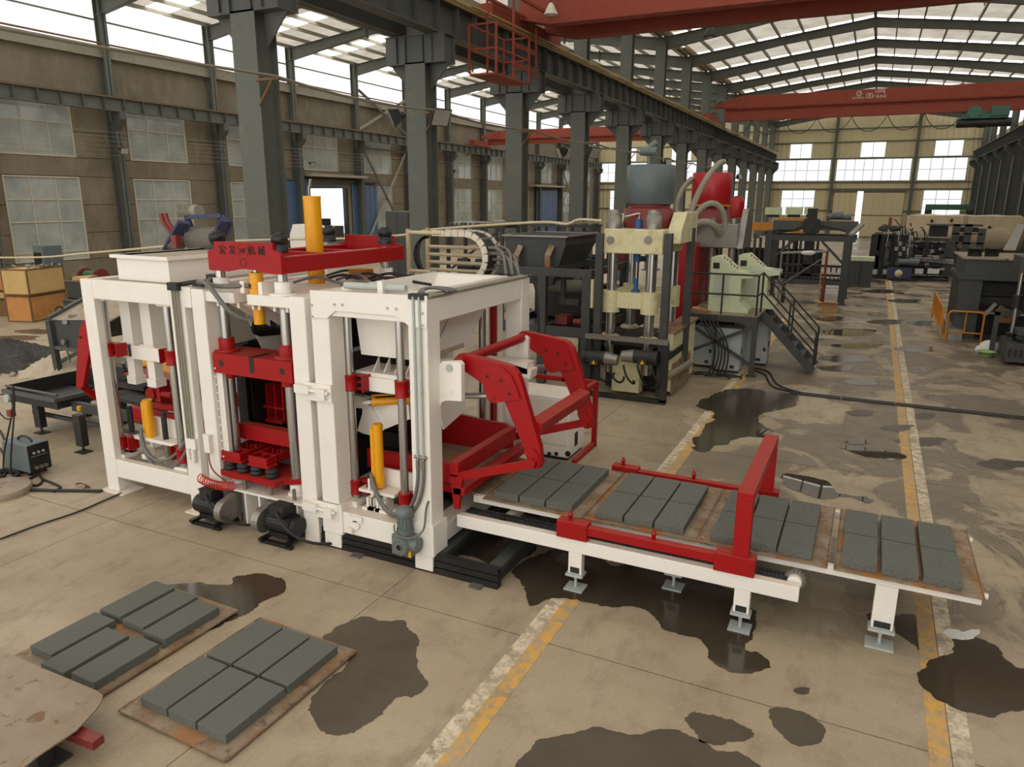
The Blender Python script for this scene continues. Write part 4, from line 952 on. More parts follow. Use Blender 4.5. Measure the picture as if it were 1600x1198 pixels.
# hydraulic pipes down the corner leg and hoses to the cylinder
lx = [pY(651, 580, YF).x, pY(660, 580, YF).x]
for x in lx:
    MB().tube([(x, YF - 0.03, 3.28), (x, YF - 0.03, 1.32)], 0.016, 8).build('pressure_pipe', 'cabgrey', Cc)
m = MB(); m.box(lx[0] - 0.06, lx[1] + 0.06, YF - 0.04, YF + 0.06, 3.25, 3.31); m.build('pipe_clamp', 'black', Cc)
for i, x in enumerate(lx):
    m = MB(); m.cyl((x, YF - 0.03, 1.3), (x, YF - 0.03, 1.42), 0.024, 8); m.cyl((x - 0.04, YF - 0.03, 1.45), (x + 0.04, YF - 0.03, 1.45), 0.022, 8); m.build('hose_fitting', 'steel', Cc)
    MB().tube(bez((x, YF - 0.03, 1.3), (x + 0.02, YF - 0.06, 0.62 - i * 0.04), (xc_ + 0.25, YF + 0.05, 0.35 - i * 0.04), (xc_ - 0.08, 6.93, 0.98 - i * 0.05), 18), 0.021, 8).build('hose', 'hose', Cc)
for k in range(3): MB().tube([(-4.33 + k * 0.045, 6.7, CT + 0.03), (-4.33 + k * 0.045, 9.3, CT + 0.03)], 0.018, 6).build('deck_pipe', 'ledge', Cc)
for k in range(4): MB().tube(bez((lx[0] + 0.02 * k, 6.75, 3.3), (lx[0] - 0.1, 6.85, 3.36), (lx[0] + 0.1, 7.05, 3.36), (lx[0] + 0.22, 7.0 + 0.06 * k, 3.3)), 0.018, 6).build('cable', 'hose', Cc)
MB().cyl((-5.5, 6.86, 3.32), (-4.65, 6.86, 3.33), 0.04, 12).build('deck_roller', 'cabgrey', Cc)
m = MB(); m.box(-5.0, -4.93, 6.8, 6.9, 3.26, 3.4); m.build('deck_bracket', 'white', Cc)
# gear motor bolted under the corner
gm = MB(); g0 = pY(631, 850, 6.52); gx_, gz_ = g0.x, g0.z
gm.lathe((gx_, 6.42, gz_ + 0.0), [(0.1, 0.0), (0.115, 0.02), (0.12, 0.06), (0.12, 0.2)], 24, (0, 1, 0)); gm.box(gx_ - 0.14, gx_ + 0.13, 6.47, 6.62, gz_ - 0.13, gz_ + 0.12); gm.cyl((gx_ + 0.1, 6.54, gz_ + 0.02), (gx_ + 0.2, 6.54, gz_ + 0.02), 0.09, 18)
gmo = gm.build('gear_motor', 'gear', Cc, 0.012)
m = MB(); m.cyl((gx_ + 0.01, 6.54, gz_ + 0.12), (gx_ + 0.01, 6.54, gz_ + 0.2), 0.1, 20); m.cyl((gx_ + 0.01, 6.54, gz_ + 0.2), (gx_ + 0.01, 6.54, gz_ + 0.36), 0.082, 20)
for k in range(14):
    t = 2 * math.pi * k / 14; m.bar((gx_ + 0.01 + 0.085 * math.cos(t), 6.54 + 0.085 * math.sin(t), gz_ + 0.2), (gx_ + 0.01 + 0.085 * math.cos(t), 6.54 + 0.085 * math.sin(t), gz_ + 0.36), 0.012, 0.012, (0, 1, 0))
m.lathe((gx_ + 0.01, 6.54, gz_ + 0.36), [(0.095, 0), (0.1, 0.01), (0.1, 0.08), (0.07, 0.1), (0.03, 0.105)], 20); m.build('motor_body', 'gear', gmo)
m = MB(); m.cyl((gx_, 6.418, gz_), (gx_, 6.42, gz_), 0.05, 18); m.build('shaft_bore', 'ink', gmo); ringmesh((gx_, 6.412, gz_), 0.034, 0.05, (0, 0.008, 0)).build('bearing_ring', 'steel', gmo)
for k in range(8):
    t = 2 * math.pi * k / 8; MB().cyl((gx_ + 0.085 * math.cos(t), 6.42, gz_ + 0.085 * math.sin(t)), (gx_ + 0.085 * math.cos(t), 6.412, gz_ + 0.085 * math.sin(t)), 0.01, 6).build('flange_bolt', 'steel', gmo)
box(gx_ + 0.1, gx_ + 0.135, 6.46, 6.469, gz_ - 0.12, gz_ - 0.04).build('yellow_sticker', 'yellow', gmo)
MB().tube(bez((gx_ - 0.08, 6.46, gz_ + 0.26), (gx_ - 0.1, 6.4, gz_ + 0.1), (gx_ + 0.2, 6.4, gz_ + 0.1), (gx_ + 0.24, 6.56, gz_ + 0.2)) + bez((gx_ + 0.24, 6.56, gz_ + 0.2), (gx_ + 0.28, 6.6, gz_ + 0.3), (gx_ + 0.22, 6.62, gz_ + 0.42), (gx_ + 0.28, 6.64, gz_ + 0.55))[1:], 0.012, 6).build('motor_cable', 'hose', gmo)
m = MB(); m.cyl((-5.35, YF - 0.02, 0.4), (-5.35, YF + 0.0, 0.4), 0.06, 14); m.box(-5.45, -5.25, YF - 0.02, YF, 0.44, 0.52); m.box(-5.45, -5.38, YF - 0.06, YF, 0.3, 0.36); m.build('bearing_block', 'white', Cc)
# black base rails under the bay
for y in (6.66, 8.66):
    m = MB(); m.box(-5.93, -3.4, y + 0.03, y + 0.1, 0.0, 0.24)
    for z0, z1, w0 in ((0.0, 0.08, 0.0), (0.09, 0.16, 0.01), (0.17, 0.24, 0.02)): m.box(-5.93, -3.4, y + w0, y + 0.035, z0, z1)
    m.build('base_rail', 'black', Cc)
for x0, w0 in ((-3.56, 0.16), (-4.3, 0.16)): m = MB(); m.box(x0, x0 + w0, 6.77, 8.66, 0.17, 0.24); m.box(x0 + 0.06, x0 + 0.1, 6.77, 8.66, 0.0, 0.17); m.build('base_cross_rail', 'dark', Cc)
for x0 in (-5.4, -3.72): box(x0, x0 + 0.15, 6.55, 6.66, 0.0, 0.02).build('floor_lug', 'steel', Cc)
# pivot brackets and swing arms
o_, s_ = (660, 500), 5.323
brk = [(140, 370), (165, 343), (295, 343), (322, 370), (325, 675), (195, 668), (158, 685), (138, 745), (136, 800), (120, 800), (120, 500), (138, 480)]
bp = poly(brk, 6.88, 0.08, o_, s_); bp.build('pivot_bracket', 'white', Cc)
dx_ = 0
for yy_, nm in ((8.66, 'far'),):
    pts = [pY(o_[0] + a / s_, o_[1] + b / s_, 6.88) for a, b in brk]; m = MB(); m.prism([(p.x, yy_, p.z) for p in pts], (0, 0.08, 0)); m.build('pivot_bracket', 'white', Cc)
P_ = lambda a, b, y=6.88: pY(o_[0] + a / s_, o_[1] + b / s_, y)
for a, b, mt in ((225, 398, 'cabgrey'), (226, 592, 'white')):
    p = P_(a, b); MB().cyl(p, p + V((0, -0.012, 0)), 0.045 if mt != 'white' else 0.04, 18).build('pivot_pin', mt, Cc)
ar = [(275, 310), (300, 285), (345, 283), (700, 372), (745, 395), (790, 445), (815, 510), (975, 1060), (990, 1198), (975, 1235), (935, 1240), (900, 1215), (850, 1080), (665, 640), (520, 545), (440, 490), (340, 420), (290, 380)]
rp = [(500, 415), (560, 385), (620, 380), (680, 400), (745, 460), (790, 560), (820, 655), (600, 685), (560, 670), (535, 620), (515, 520), (485, 450)]
ft = [(850, 1085), (880, 1065), (930, 1070), (960, 1110), (985, 1198), (970, 1230), (935, 1235), (900, 1212)]
YA = 7.06
for k, y0 in enumerate((YA, 8.72)):
    A3 = [P_(a, b, YA) for a, b in ar]; R3 = [P_(a, b, YA) for a, b in rp]; F3 = [P_(a, b, YA) for a, b in ft]
    m = MB(); m.prism([(p.x, y0, p.z) for p in A3], (0, 0.1, 0)); arm = m.build('swing_arm', 'red', Cc, 0.008)
    m = MB(); m.prism([(p.x, y0 - 0.025, p.z) for p in R3], (0, 0.025, 0)); m.prism([(p.x, y0 + 0.1, p.z) for p in R3], (0, 0.025, 0)); m.build('elbow_plate', 'red', arm)
    m = MB(); m.prism([(p.x, y0 - 0.02, p.z) for p in F3], (0, 0.02, 0)); m.build('toe_plate', 'red', arm)
    for a, b in ((548, 465), (662, 498), (732, 608)):
        p = P_(a, b, YA); ringmesh((p.x, y0 - 0.031, p.z), 0.018, 0.03, (0, 0.008, 0), 14).build('plate_bush', 'red', arm); MB().cyl((p.x, y0 - 0.026, p.z), (p.x, y0 - 0.024, p.z), 0.02, 12).build('plate_hole', 'ink', arm)
    p = P_(590, 640, YA); MB().cyl((p.x, y0 - 0.035, p.z), (p.x, y0 - 0.02, p.z), 0.03, 12).build('arm_pin', 'red', arm)
    a = P_(385, 640, 7.15); b = P_(540, 628, 7.15); dy = y0 - YA
    MB().cyl((a.x - 0.15, a.y + dy, a.z), (b.x + 0.02, a.y + dy, b.z), 0.035, 14).build('ram_rod', 'chrome', Cc)
    p = P_(940, 1180, YA); e = pY(708, 743, 7.1)
    MB().bar((p.x, y0 + 0.05 if k else y0 - 0.05, p.z), (e.x, y0 + 0.05 if k else y0 - 0.05, e.z), 0.04, 0.1).build('pull_link', 'red', Cc)
    MB().cyl((p.x, y0 - 0.1, p.z), (p.x, y0 + 0.12, p.z), 0.035, 12).build('link_pin', 'red', Cc)
p = P_(325, 340, YA); MB().cyl((p.x, 6.965, p.z), (p.x, 8.82, p.z), 0.06, 20).build('pivot_tube', 'red', Cc)
p = P_(905, 910, YA); MB().bar((p.x + 0.0, YA + 0.1, p.z), (p.x, 8.72, p.z), 0.15, 0.15, (0.3, 0, 1)).build('arm_tie_beam', 'red', Cc, 0.008)
# red feed carriage under the arms
box(-4.2, -4.08, 6.98, 8.56, 1.12, 1.31).build('carriage_end_bar', 'red', Cc, 0.012)
box(-4.16, -4.0, 6.98, 8.9, 0.9, 1.0).build('carriage_end_bar', 'red', Cc, 0.012)
poly([(860, 205), (1060, 178), (1260, 225), (1395, 248), (1425, 275), (1435, 320), (1435, 400), (1050, 430), (860, 420)], 8.58, 0.05, (440, 600), 3.99).build('carriage_side', 'red', Cc)
for a, b in ((1283, 252), (1325, 257), (1283, 293), (1325, 297)): p = pY(440 + a / 3.99, 600 + b / 3.99, 8.58); MB().cyl(p, p + V((0, -0.012, 0)), 0.02, 8).build('bolt', 'red', Cc)
m = MB(); m.box(-5.6, -4.25, 7.25, 7.33, 0.92, 1.16); m.build('carriage_side', 'red', Cc)
box(-5.6, -4.25, 7.35, 7.5, 0.74, 0.84).build('carriage_rail', 'red', Cc)
MB().prism([(-4.2, 6.98, 1.15), (-4.02, 6.98, 1.15), (-4.08, 6.98, 0.72), (-4.14, 6.98, 0.72)], (0, 0.05, 0)).build('carriage_lug', 'red', Cc)
box(-5.5, -4.1, 7.5, 8.9, 0.86, 0.9).build('mould_floor', 'pallet', Cc)
box(-5.8, -5.35, 7.6, 8.4, 1.1, 1.3).build('screen_tray', 'black', Cc)
# back-side uprights seen through the bay
m = MB(); m.cyl((-4.75, 9.75, 0.6), (-4.75, 9.75, 2.4), 0.06, 16); m.build('rear_cylinder', 'yellow', Cc)
m = MB(); m.box(-5.02, -4.97, 9.6, 9.72, 0.4, 3.0); m.build('rear_strip', 'red', Cc)
m = MB(); m.box(-4.6, -3.85, 8.4, 8.6, 2.1, 2.25); m.bar((-4.25, 8.5, 2.18), (-3.8, 8.5, 2.1), 0.2, 0.12); m.build('ram_mount', 'white', Cc)
Dg = thing('cable_drag_chain', 'white cable drag chain and pipe rack looping behind the face-mix hopper', 'drag chain', (-5.5, 9.7, 3.2))
# drag chain carrying hoses above the deck
dc = MB(); yA, yB_ = 9.55, 9.95
e1 = pY(655, 428, yA); ct = pY(727, 402, yA); R = 0.34; zlo = ct.z - R; zhi = ct.z + R
path = [V((e1.x + (ct.x - e1.x) * i / 7, 0, zlo)) for i in range(7)] + [V((ct.x + R * math.sin(math.pi * i / 9), 0, ct.z - R * math.cos(math.pi * i / 9))) for i in range(10)] + [V((ct.x - (i + 1) * 0.115, 0, zhi)) for i in range(5)]
dco = box(path[0].x - 0.06, path[0].x + 0.05, yA - 0.03, yB_ + 0.03, zlo - 0.045, zlo + 0.07).build('drag_chain', 'lampshade', Dg)
for yS in (yA, yB_):
    for i in range(len(path) - 1):
        a, b = path[i], path[i + 1]; e = (b - a).normalized() * 0.006; MB().bar((a.x + e.x, yS, a.z + e.z), (b.x - e.x, yS, b.z - e.z), 0.03, 0.085, (-(b - a).z, 0, (b - a).x)).build('chain_link', 'lampshade', dco)
for i in range(0, len(path), 2): MB().bar((path[i].x, yA, path[i].z), (path[i].x, yB_, path[i].z), 0.03, 0.05).build('chain_bar', 'ledge', dco)
for k in range(5): MB().tube([(path[i].x, yA + 0.07 + k * 0.065, path[i].z) for i in range(len(path))], 0.022, 6).build('chain_hose', 'rubber', dco)
m = MB(); fx0 = pY(641, 400, yA).x
for zz in (zlo + 0.08, zlo + 0.2, zlo + 0.32, zlo + 0.44): m.cyl((fx0, yB_ + 0.15, zz), (ct.x + 0.1, yB_ + 0.15, zz), 0.028, 8)
m.box(fx0 - 0.05, fx0, yB_ + 0.12, yB_ + 0.18, zlo, zhi + 0.05); m.box(fx0 - 0.05, fx0, yA - 0.03, yA + 0.03, zlo + 0.05, zhi + 0.05); m.cyl((fx0, yA, zhi), (ct.x - 0.4, yA, zhi), 0.03, 8); m.cyl((fx0, yA, zlo + 0.1), (ct.x - 0.6, yA, zlo + 0.1), 0.028, 8); m.build('chain_rack', 'palewrap', Dg)
for k in range(4): MB().tube(bez((ct.x - 0.75 + 0.02 * k, yA + 0.1, zhi - 0.06), (ct.x - 0.95 - 0.03 * k, yA + 0.1, zhi - 0.1), (ct.x - 0.95 - 0.03 * k, yA + 0.1, zlo + 0.1), (ct.x - 0.7, yA + 0.1, zlo + 0.04)), 0.024, 7).build('hose', 'rubber', Dg)
for k in range(6):
    e = pY(792 + (k % 3) * 10, 428, 9.3); s0 = V((ct.x + R + 0.03, yA + 0.05 + 0.06 * k, ct.z + 0.15 - 0.09 * (k % 4)))
    MB().tube(bez(s0, s0 + V((0.3, -0.02, 0.02)), V((e.x - 0.08, 9.35, 3.48)), V((e.x, 9.28, 3.28))), 0.022, 7).build('hose', 'hose', Dg)
box(fx0, ct.x, yA - 0.02, yB_ + 0.05, zlo - 0.1, zlo - 0.045).build('chain_trough', 'white', Dg)
box(-6.2, -4.85, 9.35, 10.1, zlo - 0.16, zlo - 0.1).build('rear_deck', 'sheet', Dg)
for x in (-6.1, -5.2): box(x, x + 0.15, 9.9, 10.08, 0, zlo - 0.16).build('rear_leg', 'white', Dg)
MB().tube(bez((-4.3, 9.2, 3.3), (-4.1, 9.25, 3.35), (-4.08, 9.3, 2.9), (-4.12, 9.36, 2.2)), 0.015, 6).build('cable', 'rubber', Cc)

# ---------------------------------------------------------------- vibrator motors on floor slides
def vib(label, x0, mir):
    t = thing('vibrator_motor', label, 'motor', (x0, 6.55, 0), 'floor motors of the press'); s = mir
    m = MB()
    for yy_ in (6.38, 6.68): m.box(x0 - 0.26, x0 + 0.26, yy_ - 0.025, yy_ + 0.025, 0.0, 0.05)
    for xx in (-0.2, 0.2): m.box(x0 + xx - 0.03, x0 + xx + 0.03, 6.3, 6.78, 0.05, 0.09)
    m.build('slide_base', 'black', t)
    m = MB(); m.cyl((x0 - 0.19, 6.53, 0.25), (x0 + 0.19, 6.53, 0.25), 0.135, 22); m.cyl((x0 - s * 0.27, 6.53, 0.25), (x0 - s * 0.19, 6.53, 0.25), 0.125, 22); m.box(x0 - 0.16, x0 + 0.16, 6.42, 6.64, 0.09, 0.16)
    for k in range(13):
        th = math.pi * (0.05 + 0.9 * k / 12) - math.pi / 2 + math.pi / 2; m.bar((x0 - 0.18, 6.53 + 0.142 * math.cos(th), 0.25 + 0.142 * math.sin(th)), (x0 + 0.18, 6.53 + 0.142 * math.cos(th), 0.25 + 0.142 * math.sin(th)), 0.012, 0.02, (0, math.cos(th), math.sin(th)))
    m.build('motor_body', 'black', t)
    m = MB(); m.box(x0 - 0.12, x0 + 0.1, 6.42, 6.62, 0.38, 0.5); m.box(x0 - 0.13, x0 + 0.11, 6.41, 6.63, 0.5, 0.515); m.build('terminal_box', 'darker', t)
    xg = x0 + s * 0.24; c0, c1 = V((xg, 6.46, 0.26)), V((xg, 7.08, 0.4)); R = 0.155
    d = (c1 - c0).normalized(); a0 = math.atan2(d.z, d.y)
    pts = arc(c0, R, a0 + math.pi / 2, a0 + 1.5 * math.pi, 12, (0, 1, 0), (0, 0, 1)) + arc(c1, R, a0 - math.pi / 2, a0 + math.pi / 2, 12, (0, 1, 0), (0, 0, 1))
    m = MB(); m.prism(pts, (0.11, 0, 0) if s > 0 else (-0.11, 0, 0)); m.build('belt_guard', 'steel', t)
    MB().tube(bez((x0, 6.42, 0.45), (x0 + 0.3, 6.2, 0.3), (x0 + 0.5, 6.4, 0.02), (x0 + 0.75, 6.8, 0.05)), 0.02, 7).build('cable', 'rubber', t)
vib('black floor motor with steel belt guard on its conveyor side, nearer the feeder frame', -7.66, 1)
vib('black floor motor beside the press leg, its belt guard tucked behind', -6.42, -1)

# ---------------------------------------------------------------- delivery conveyor
K = thing('delivery_conveyor', 'long white roller conveyor carrying pallets of grey paving blocks', 'conveyor', (-1.5, 8.0, 0))
RZ0, RZ1 = 0.665, 0.755
for y in (7.38, 8.86): box(-4.1, 1.28, y, y + 0.08, RZ0, RZ1).build('pallet_rail', 'white', K, 0.006)
for y in (7.05, 9.08): box(-4.15, -0.27, y, y + 0.1, 0.46, 0.62).build('side_beam', 'white', K, 0.008)
def leg(x, y, zt, w_=0.16):
    m = MB(); m.box(x - w_ / 2, x + w_ / 2, y - 0.045, y + 0.055, 0.2, zt); m.build('leg', 'white', K, 0.006)
    m = MB(); m.box(x - w_ / 2 - 0.02, x + w_ / 2 + 0.02, y - 0.075, y + 0.075, 0.17, 0.2); m.cyl((x, y, 0.02), (x, y, 0.17), 0.018, 10); m.cyl((x, y, 0.13), (x, y, 0.16), 0.03, 6); m.cyl((x, y, 0.2), (x, y, 0.24), 0.03, 6); m.build('levelling_bolt', 'cabgrey', K)
    box(x - w_ / 2 - 0.03, x + w_ / 2 + 0.03, y - 0.1, y + 0.1, 0.0, 0.02).build('foot_plate', 'cabgrey', K)
    m = MB(); m.box(x - w_ / 2 + 0.025, x + w_ / 2 - 0.025, y - 0.048, y - 0.044, 0.21, 0.28); m.build('leg_window', 'darker', K)
for x in (-2.62, -0.8): leg(x, 7.1, 0.46); leg(x, 9.13, 0.46)
leg(-1.62, 7.62, 0.6); leg(0.5, 7.42, RZ0, 0.2); leg(0.5, 8.9, RZ0, 0.2)
for x in (-3.6, -2.62, -0.8): box(x - 0.05, x + 0.05, 7.15, 9.08, 0.5, 0.6).build('cross_member', 'white', K)
for x in (-3.4, -2.0, -0.4, 0.5, 1.2): box(x - 0.04, x + 0.04, 7.46, 8.86, RZ0 + 0.005, RZ1 - 0.02).build('cross_member', 'white', K)
for x in (-2.62, -0.8, -1.62): box(x - 0.05, x + 0.05, 7.38, 7.46, 0.6, RZ0).build('rail_post', 'white', K)
for y in (7.22, 7.3):
    m = MB()
    for i in range(95):
        x = -4.1 + i * 0.04; m.box(x, x + 0.034, y - 0.012, y + 0.012, 0.6, 0.63); m.cyl((x + 0.017, y - 0.016, 0.615), (x + 0.017, y + 0.016, 0.615), 0.012, 6)
    m.build('drive_chain', 'darker', K, kind='stuff')
box(-4.1, -0.3, 7.16, 7.36, 0.57, 0.6).build('chain_tray', 'steel', K)
m = MB(); m.cyl((-0.33, 7.22, 0.6), (-0.33, 7.28, 0.6), 0.09, 20)
for k in range(16):
    t = 2 * math.pi * k / 16; m.box(-0.33 + 0.095 * math.cos(t) - 0.01, -0.33 + 0.095 * math.cos(t) + 0.01, 7.235, 7.265, 0.6 + 0.095 * math.sin(t) - 0.01, 0.6 + 0.095 * math.sin(t) + 0.01)
m.build('sprocket', 'steel', K); MB().cyl((-0.33, 7.28, 0.6), (-0.33, 9.1, 0.6), 0.045, 16).build('end_shaft', 'cabgrey', K)
MB().cyl((-0.33, 7.17, 0.6), (-0.33, 7.22, 0.6), 0.07, 18).build('bearing_cap', 'white', K)
for y in (7.5, 8.8): MB().cyl((1.28, y, 0.71), (1.34, y, 0.71), 0.03, 12).build('end_stop', 'white', K)
# red pusher frame
box(-4.22, -3.96, 7.465, 8.855, RZ1 - 0.016, RZ1).build('bed_plate', 'pallet', K)
U = thing('pusher_frame', 'red pusher frame with an arch straddling the pallet conveyor', 'frame', (-1.6, 8.0, 0.62))
for y in (7.02, 8.96):
    box(-2.82, -0.72, y + 0.02, y + 0.12, 0.7, 0.8).build('slide_bar', 'red', U, 0.006)
    for x0 in (-2.84, -1.1): box(x0, x0 + (0.36 if x0 < -2 else 0.4), y, y + 0.15, 0.63, 0.83).build('slide_block', 'red', U, 0.006)
    for x0 in (-2.7, -1.75):
        m = MB(); m.lathe((x0, y + 0.07, 0.8 if x0 > -2 else 0.83), [(0.022, 0), (0.022, 0.05), (0.03, 0.055), (0.03, 0.075), (0.018, 0.08), (0.018, 0.095), (0.003, 0.12)], 12); m.build('grease_nipple', 'red', U)
    for x0 in (-2.72, -2.6, -1.0, -0.85): MB().cyl((x0, y - 0.006, 0.67), (x0, y, 0.67), 0.014, 8).build('bolt', 'red', U)
m = MB(); m.box(-0.93, -0.77, 7.03, 7.15, 0.83, 1.42); m.build('arch_post', 'red', U, 0.006)
m = MB(); m.box(-0.93, -0.77, 8.97, 9.09, 0.83, 1.42); m.build('arch_post', 'red', U, 0.006)
box(-0.93, -0.77, 7.03, 9.09, 1.42, 1.52).build('arch_beam', 'red', U, 0.006)
# pallets and blocks
pal_names = [('rusty steel pallet under the red swing arms, nearest the machine', 'pallet beneath the red swing arms'),
             ('rusty steel pallet between the two red slide bars, second from the machine', 'second pallet from the machine'),
             ('rusty steel pallet beneath the red arch of the pusher', 'pallet beneath the red arch'),
             ('rusty steel pallet at the free end of the conveyor', 'pallet at the conveyor free end')]
PROTO = {}
def pallet(label, cx, cy, z, rz, sx, sy, group):
    t = thing('steel_pallet', label, 'pallet', (cx, cy, z), group)
    if 'p' not in PROTO:
        m = MB(); m.box(cx - sx / 2, cx + sx / 2, cy - sy / 2, cy + sy / 2, z, z + 0.0175); PROTO['p'] = m.build('plate', 'pallet', t)
        for s1 in (-1, 1): m = MB().box(cx + s1 * sx / 2 - 0.008, cx + s1 * sx / 2 + 0.008, cy - sy / 2, cy + sy / 2, z + 0.001, z + 0.0175); PROTO['e%d' % s1] = m.build('edge_strip', 'pallet', t)
    else:
        for k in ('p', 'e-1', 'e1'): share(PROTO[k], t, (0, 0, 0))
    t.rotation_euler = (0, 0, rz); return t
def block(label, cx, cy, z, rz, group):
    if 'b' not in PROTO:
        PROTO['b'] = box(-0.161, 0.161, -0.332, 0.332, 0, 0.085).build('paving_block', 'block', None, 0.004); o = PROTO['b']
    else: o = PROTO['b'].copy(); COL.objects.link(o)
    o.location = (cx, cy, z); o.rotation_euler = (0, 0, rz); tag(o, label, 'paving block', group); return o
cols = ['machine-side', 'middle', 'outer']; rows = ['chain row', 'far row']
for i in range(4):
    gx = -3.31 + 1.3 * i; lab, loc_ = pal_names[i]
    pallet(lab, gx + (0.02 if i < 3 else 0.06), 8.12, RZ1, 0, 1.27, 1.62, 'pallets on the conveyor')
    gap = 0.345 if i < 3 else 0.36
    for c in range(3):
        for r in range(2):
            block('grey paving block, %s column, %s, %s' % (cols[c], rows[r], loc_), gx + (c - 1) * gap, 7.72 + r * 0.69, RZ1 + 0.018, random.uniform(-0.004, 0.004), 'paving blocks on the conveyor')
# two pallets of blocks on the floor
def floor_pallet(label, corners, loc_, offs, cl, rw):
    P4 = [pZ(a, b, 0.035) for a, b in corners]; c = (P4[0] + P4[1] + P4[2] + P4[3]) / 4; e = P4[1] - P4[0]; rz = math.atan2(e.y, e.x)
    pallet(label, c.x, c.y, 0.02, rz, 1.27, 1.62, 'pallets on the floor')
    R_ = Matrix.Rotation(rz, 3, 'Z')
    for k in range(3):
        for r in range(2):
            d = R_ @ V(((k - 1) * 0.35 + offs[r][k][0], (r - 0.5) * 0.7 + offs[r][k][1], 0))
            block('grey paving block, %s, %s, %s' % (cl[k], rw[r], loc_), c.x + d.x, c.y + d.y, 0.038, rz + offs[r][k][2], 'paving blocks on floor pallets')
z3 = [(0, 0, 0)] * 3
floor_pallet('rusty steel pallet on the floor beside the large wet stain', [(195, 1107), (363, 1186), (548, 1022), (400, 962)], 'floor pallet beside the large wet stain', [z3, z3],
             ['pallet-side column', 'middle column', 'stain-side column'], ['outer row', 'machine-side row'])
floor_pallet('rusty steel pallet on the floor touching the stained steel sheet', [(25, 1022), (150, 1080), (362, 960), (248, 915)], 'floor pallet touching the steel sheet', [[(-0.02, 0.02, 0.01), (0.0, -0.1, 0.02), (0.03, -0.06, 0.0)], [(-0.03, 0.04, 0), (0, 0.02, 0), (0.02, -0.02, 0)]],
             ['outer column', 'middle column', 'inner column'], ['sheet-side row', 'puddle-side row'])
# ================================================================== MACHINES ALONG THE CENTRAL ROW
# ---- cream four-column hydraulic press
Hp = thing('hydraulic_press', 'cream four-column hydraulic press crowned by a large grey drum', 'press', (-4.6, 16.3, 0))
yf, yr = 15.7, 17.2
hx1, hx2 = pY(957, 420, yf).x, pY(1018, 420, yf).x
zt, zb = pY(944, 357, 15.45).z, pY(944, 395, 15.45).z
cl_ = pY(943, 380, 15.45).x; cr_ = pY(1036, 380, 15.45).x
m = MB(); m.box(cl_, cr_, 15.45, 17.3, zb, zt); m.build('crown', 'cream', Hp, 0.02)
m = MB(); m.prism([(cr_ - 0.02, 15.8, zt - 0.3), (cr_ - 0.02, 17.4, zt - 0.3), (cr_ - 0.02, 17.4, zt + 0.35), (cr_ - 0.02, 16.3, zt + 0.35), (cr_ - 0.02, 15.9, zt)], (0.3, 0, 0)); m.build('crown_cheek', 'cream', Hp, 0.015)
m = MB(); m.prism([(cl_ + 0.02, 15.8, zt - 0.1), (cl_ + 0.02, 17.3, zt - 0.1), (cl_ + 0.02, 17.3, zt + 0.3), (cl_ + 0.02, 16.3, zt + 0.3)], (0.2, 0, 0)); m.build('crown_cheek', 'cream', Hp, 0.015)
zp = pY(957, 470, 15.6).z
for y in (yf, yr):
    for x in (hx1, hx2 if y == yf else hx2 + 0.1):
        MB().cyl((x, y, 0.5), (x, y, zb), 0.115, 20).build('column', 'chrome', Hp)
        m = MB(); m.lathe((x, y, zt), [(0.17, 0), (0.17, 0.3), (0.14, 0.3), (0.14, 0.4)], 18); m.build('column_nut', 'steel', Hp)
        MB().lathe((x, y, zp - 0.25), [(0.2, 0), (0.2, 0.48)], 20).build('platen_boss', 'cream', Hp)
        MB().lathe((x, y, 1.28), [(0.22, 0), (0.22, 0.05), (0.16, 0.08)], 16).build('column_flange', 'cream', Hp)
m = MB(); m.box(hx1 - 0.1, hx2 + 0.15, 15.6, 17.3, zp - 0.15, zp + 0.2); m.build('platen', 'cream', Hp, 0.015)
for px in (954, 1013):
    p = pY(px, 375, 15.45); MB().cyl((p.x, 15.45, p.z), (p.x, 15.43, p.z), 0.085, 16).build('crown_plug', 'steel', Hp)
dx = pY(1016, 290, 16.4).x; dz0, dz1 = pY(1016, 319, 16.4).z, pY(1016, 258, 16.4).z
MB().lathe((dx, 16.4, dz0), [(0.5, 0), (0.525, 0.02), (0.525, dz1 - dz0 - 0.02), (0.5, dz1 - dz0)], 36).build('drum', 'tankgrey', Hp)
MB().lathe((dx, 16.4, zt), [(0.55, 0), (0.55, dz0 - zt - 0.1), (0.46, dz0 - zt - 0.08), (0.46, dz0 - zt)], 32).build('drum_base', 'maroon', Hp)
m = MB(); m.cyl((dx - 0.25, 16.4, dz1 + 0.3), (dx + 0.12, 16.4, dz1 + 0.3), 0.1, 14); m.cyl((dx - 0.05, 16.4, dz1), (dx - 0.05, 16.4, dz1 + 0.2), 0.05, 10); m.cyl((dx - 0.05, 16.4, dz1 + 0.38), (dx + 0.1, 16.4, dz1 + 0.48), 0.07, 12); m.build('drum_pump', 'gear', Hp)
bx_ = pY(997, 350, 15.8).x
m = MB(); m.cyl((bx_, 15.85, zt - 0.1), (bx_, 15.85, zt + 0.2), 0.085, 14); m.cyl((bx_, 15.85, zb - 0.2), (bx_, 15.85, zb), 0.08, 14); m.cyl((bx_, 15.85, zp + 0.2), (bx_, 15.85, zp + 0.5), 0.05, 10); m.cyl((bx_, 15.85, zp + 0.15), (bx_, 15.85, zp + 0.25), 0.1, 14); m.build('ejector_cylinder', 'blue', Hp)
MB().cyl((bx_, 15.85, zp + 0.5), (bx_, 15.85, zb - 0.2), 0.03, 10).build('ejector_rod', 'chrome', Hp)
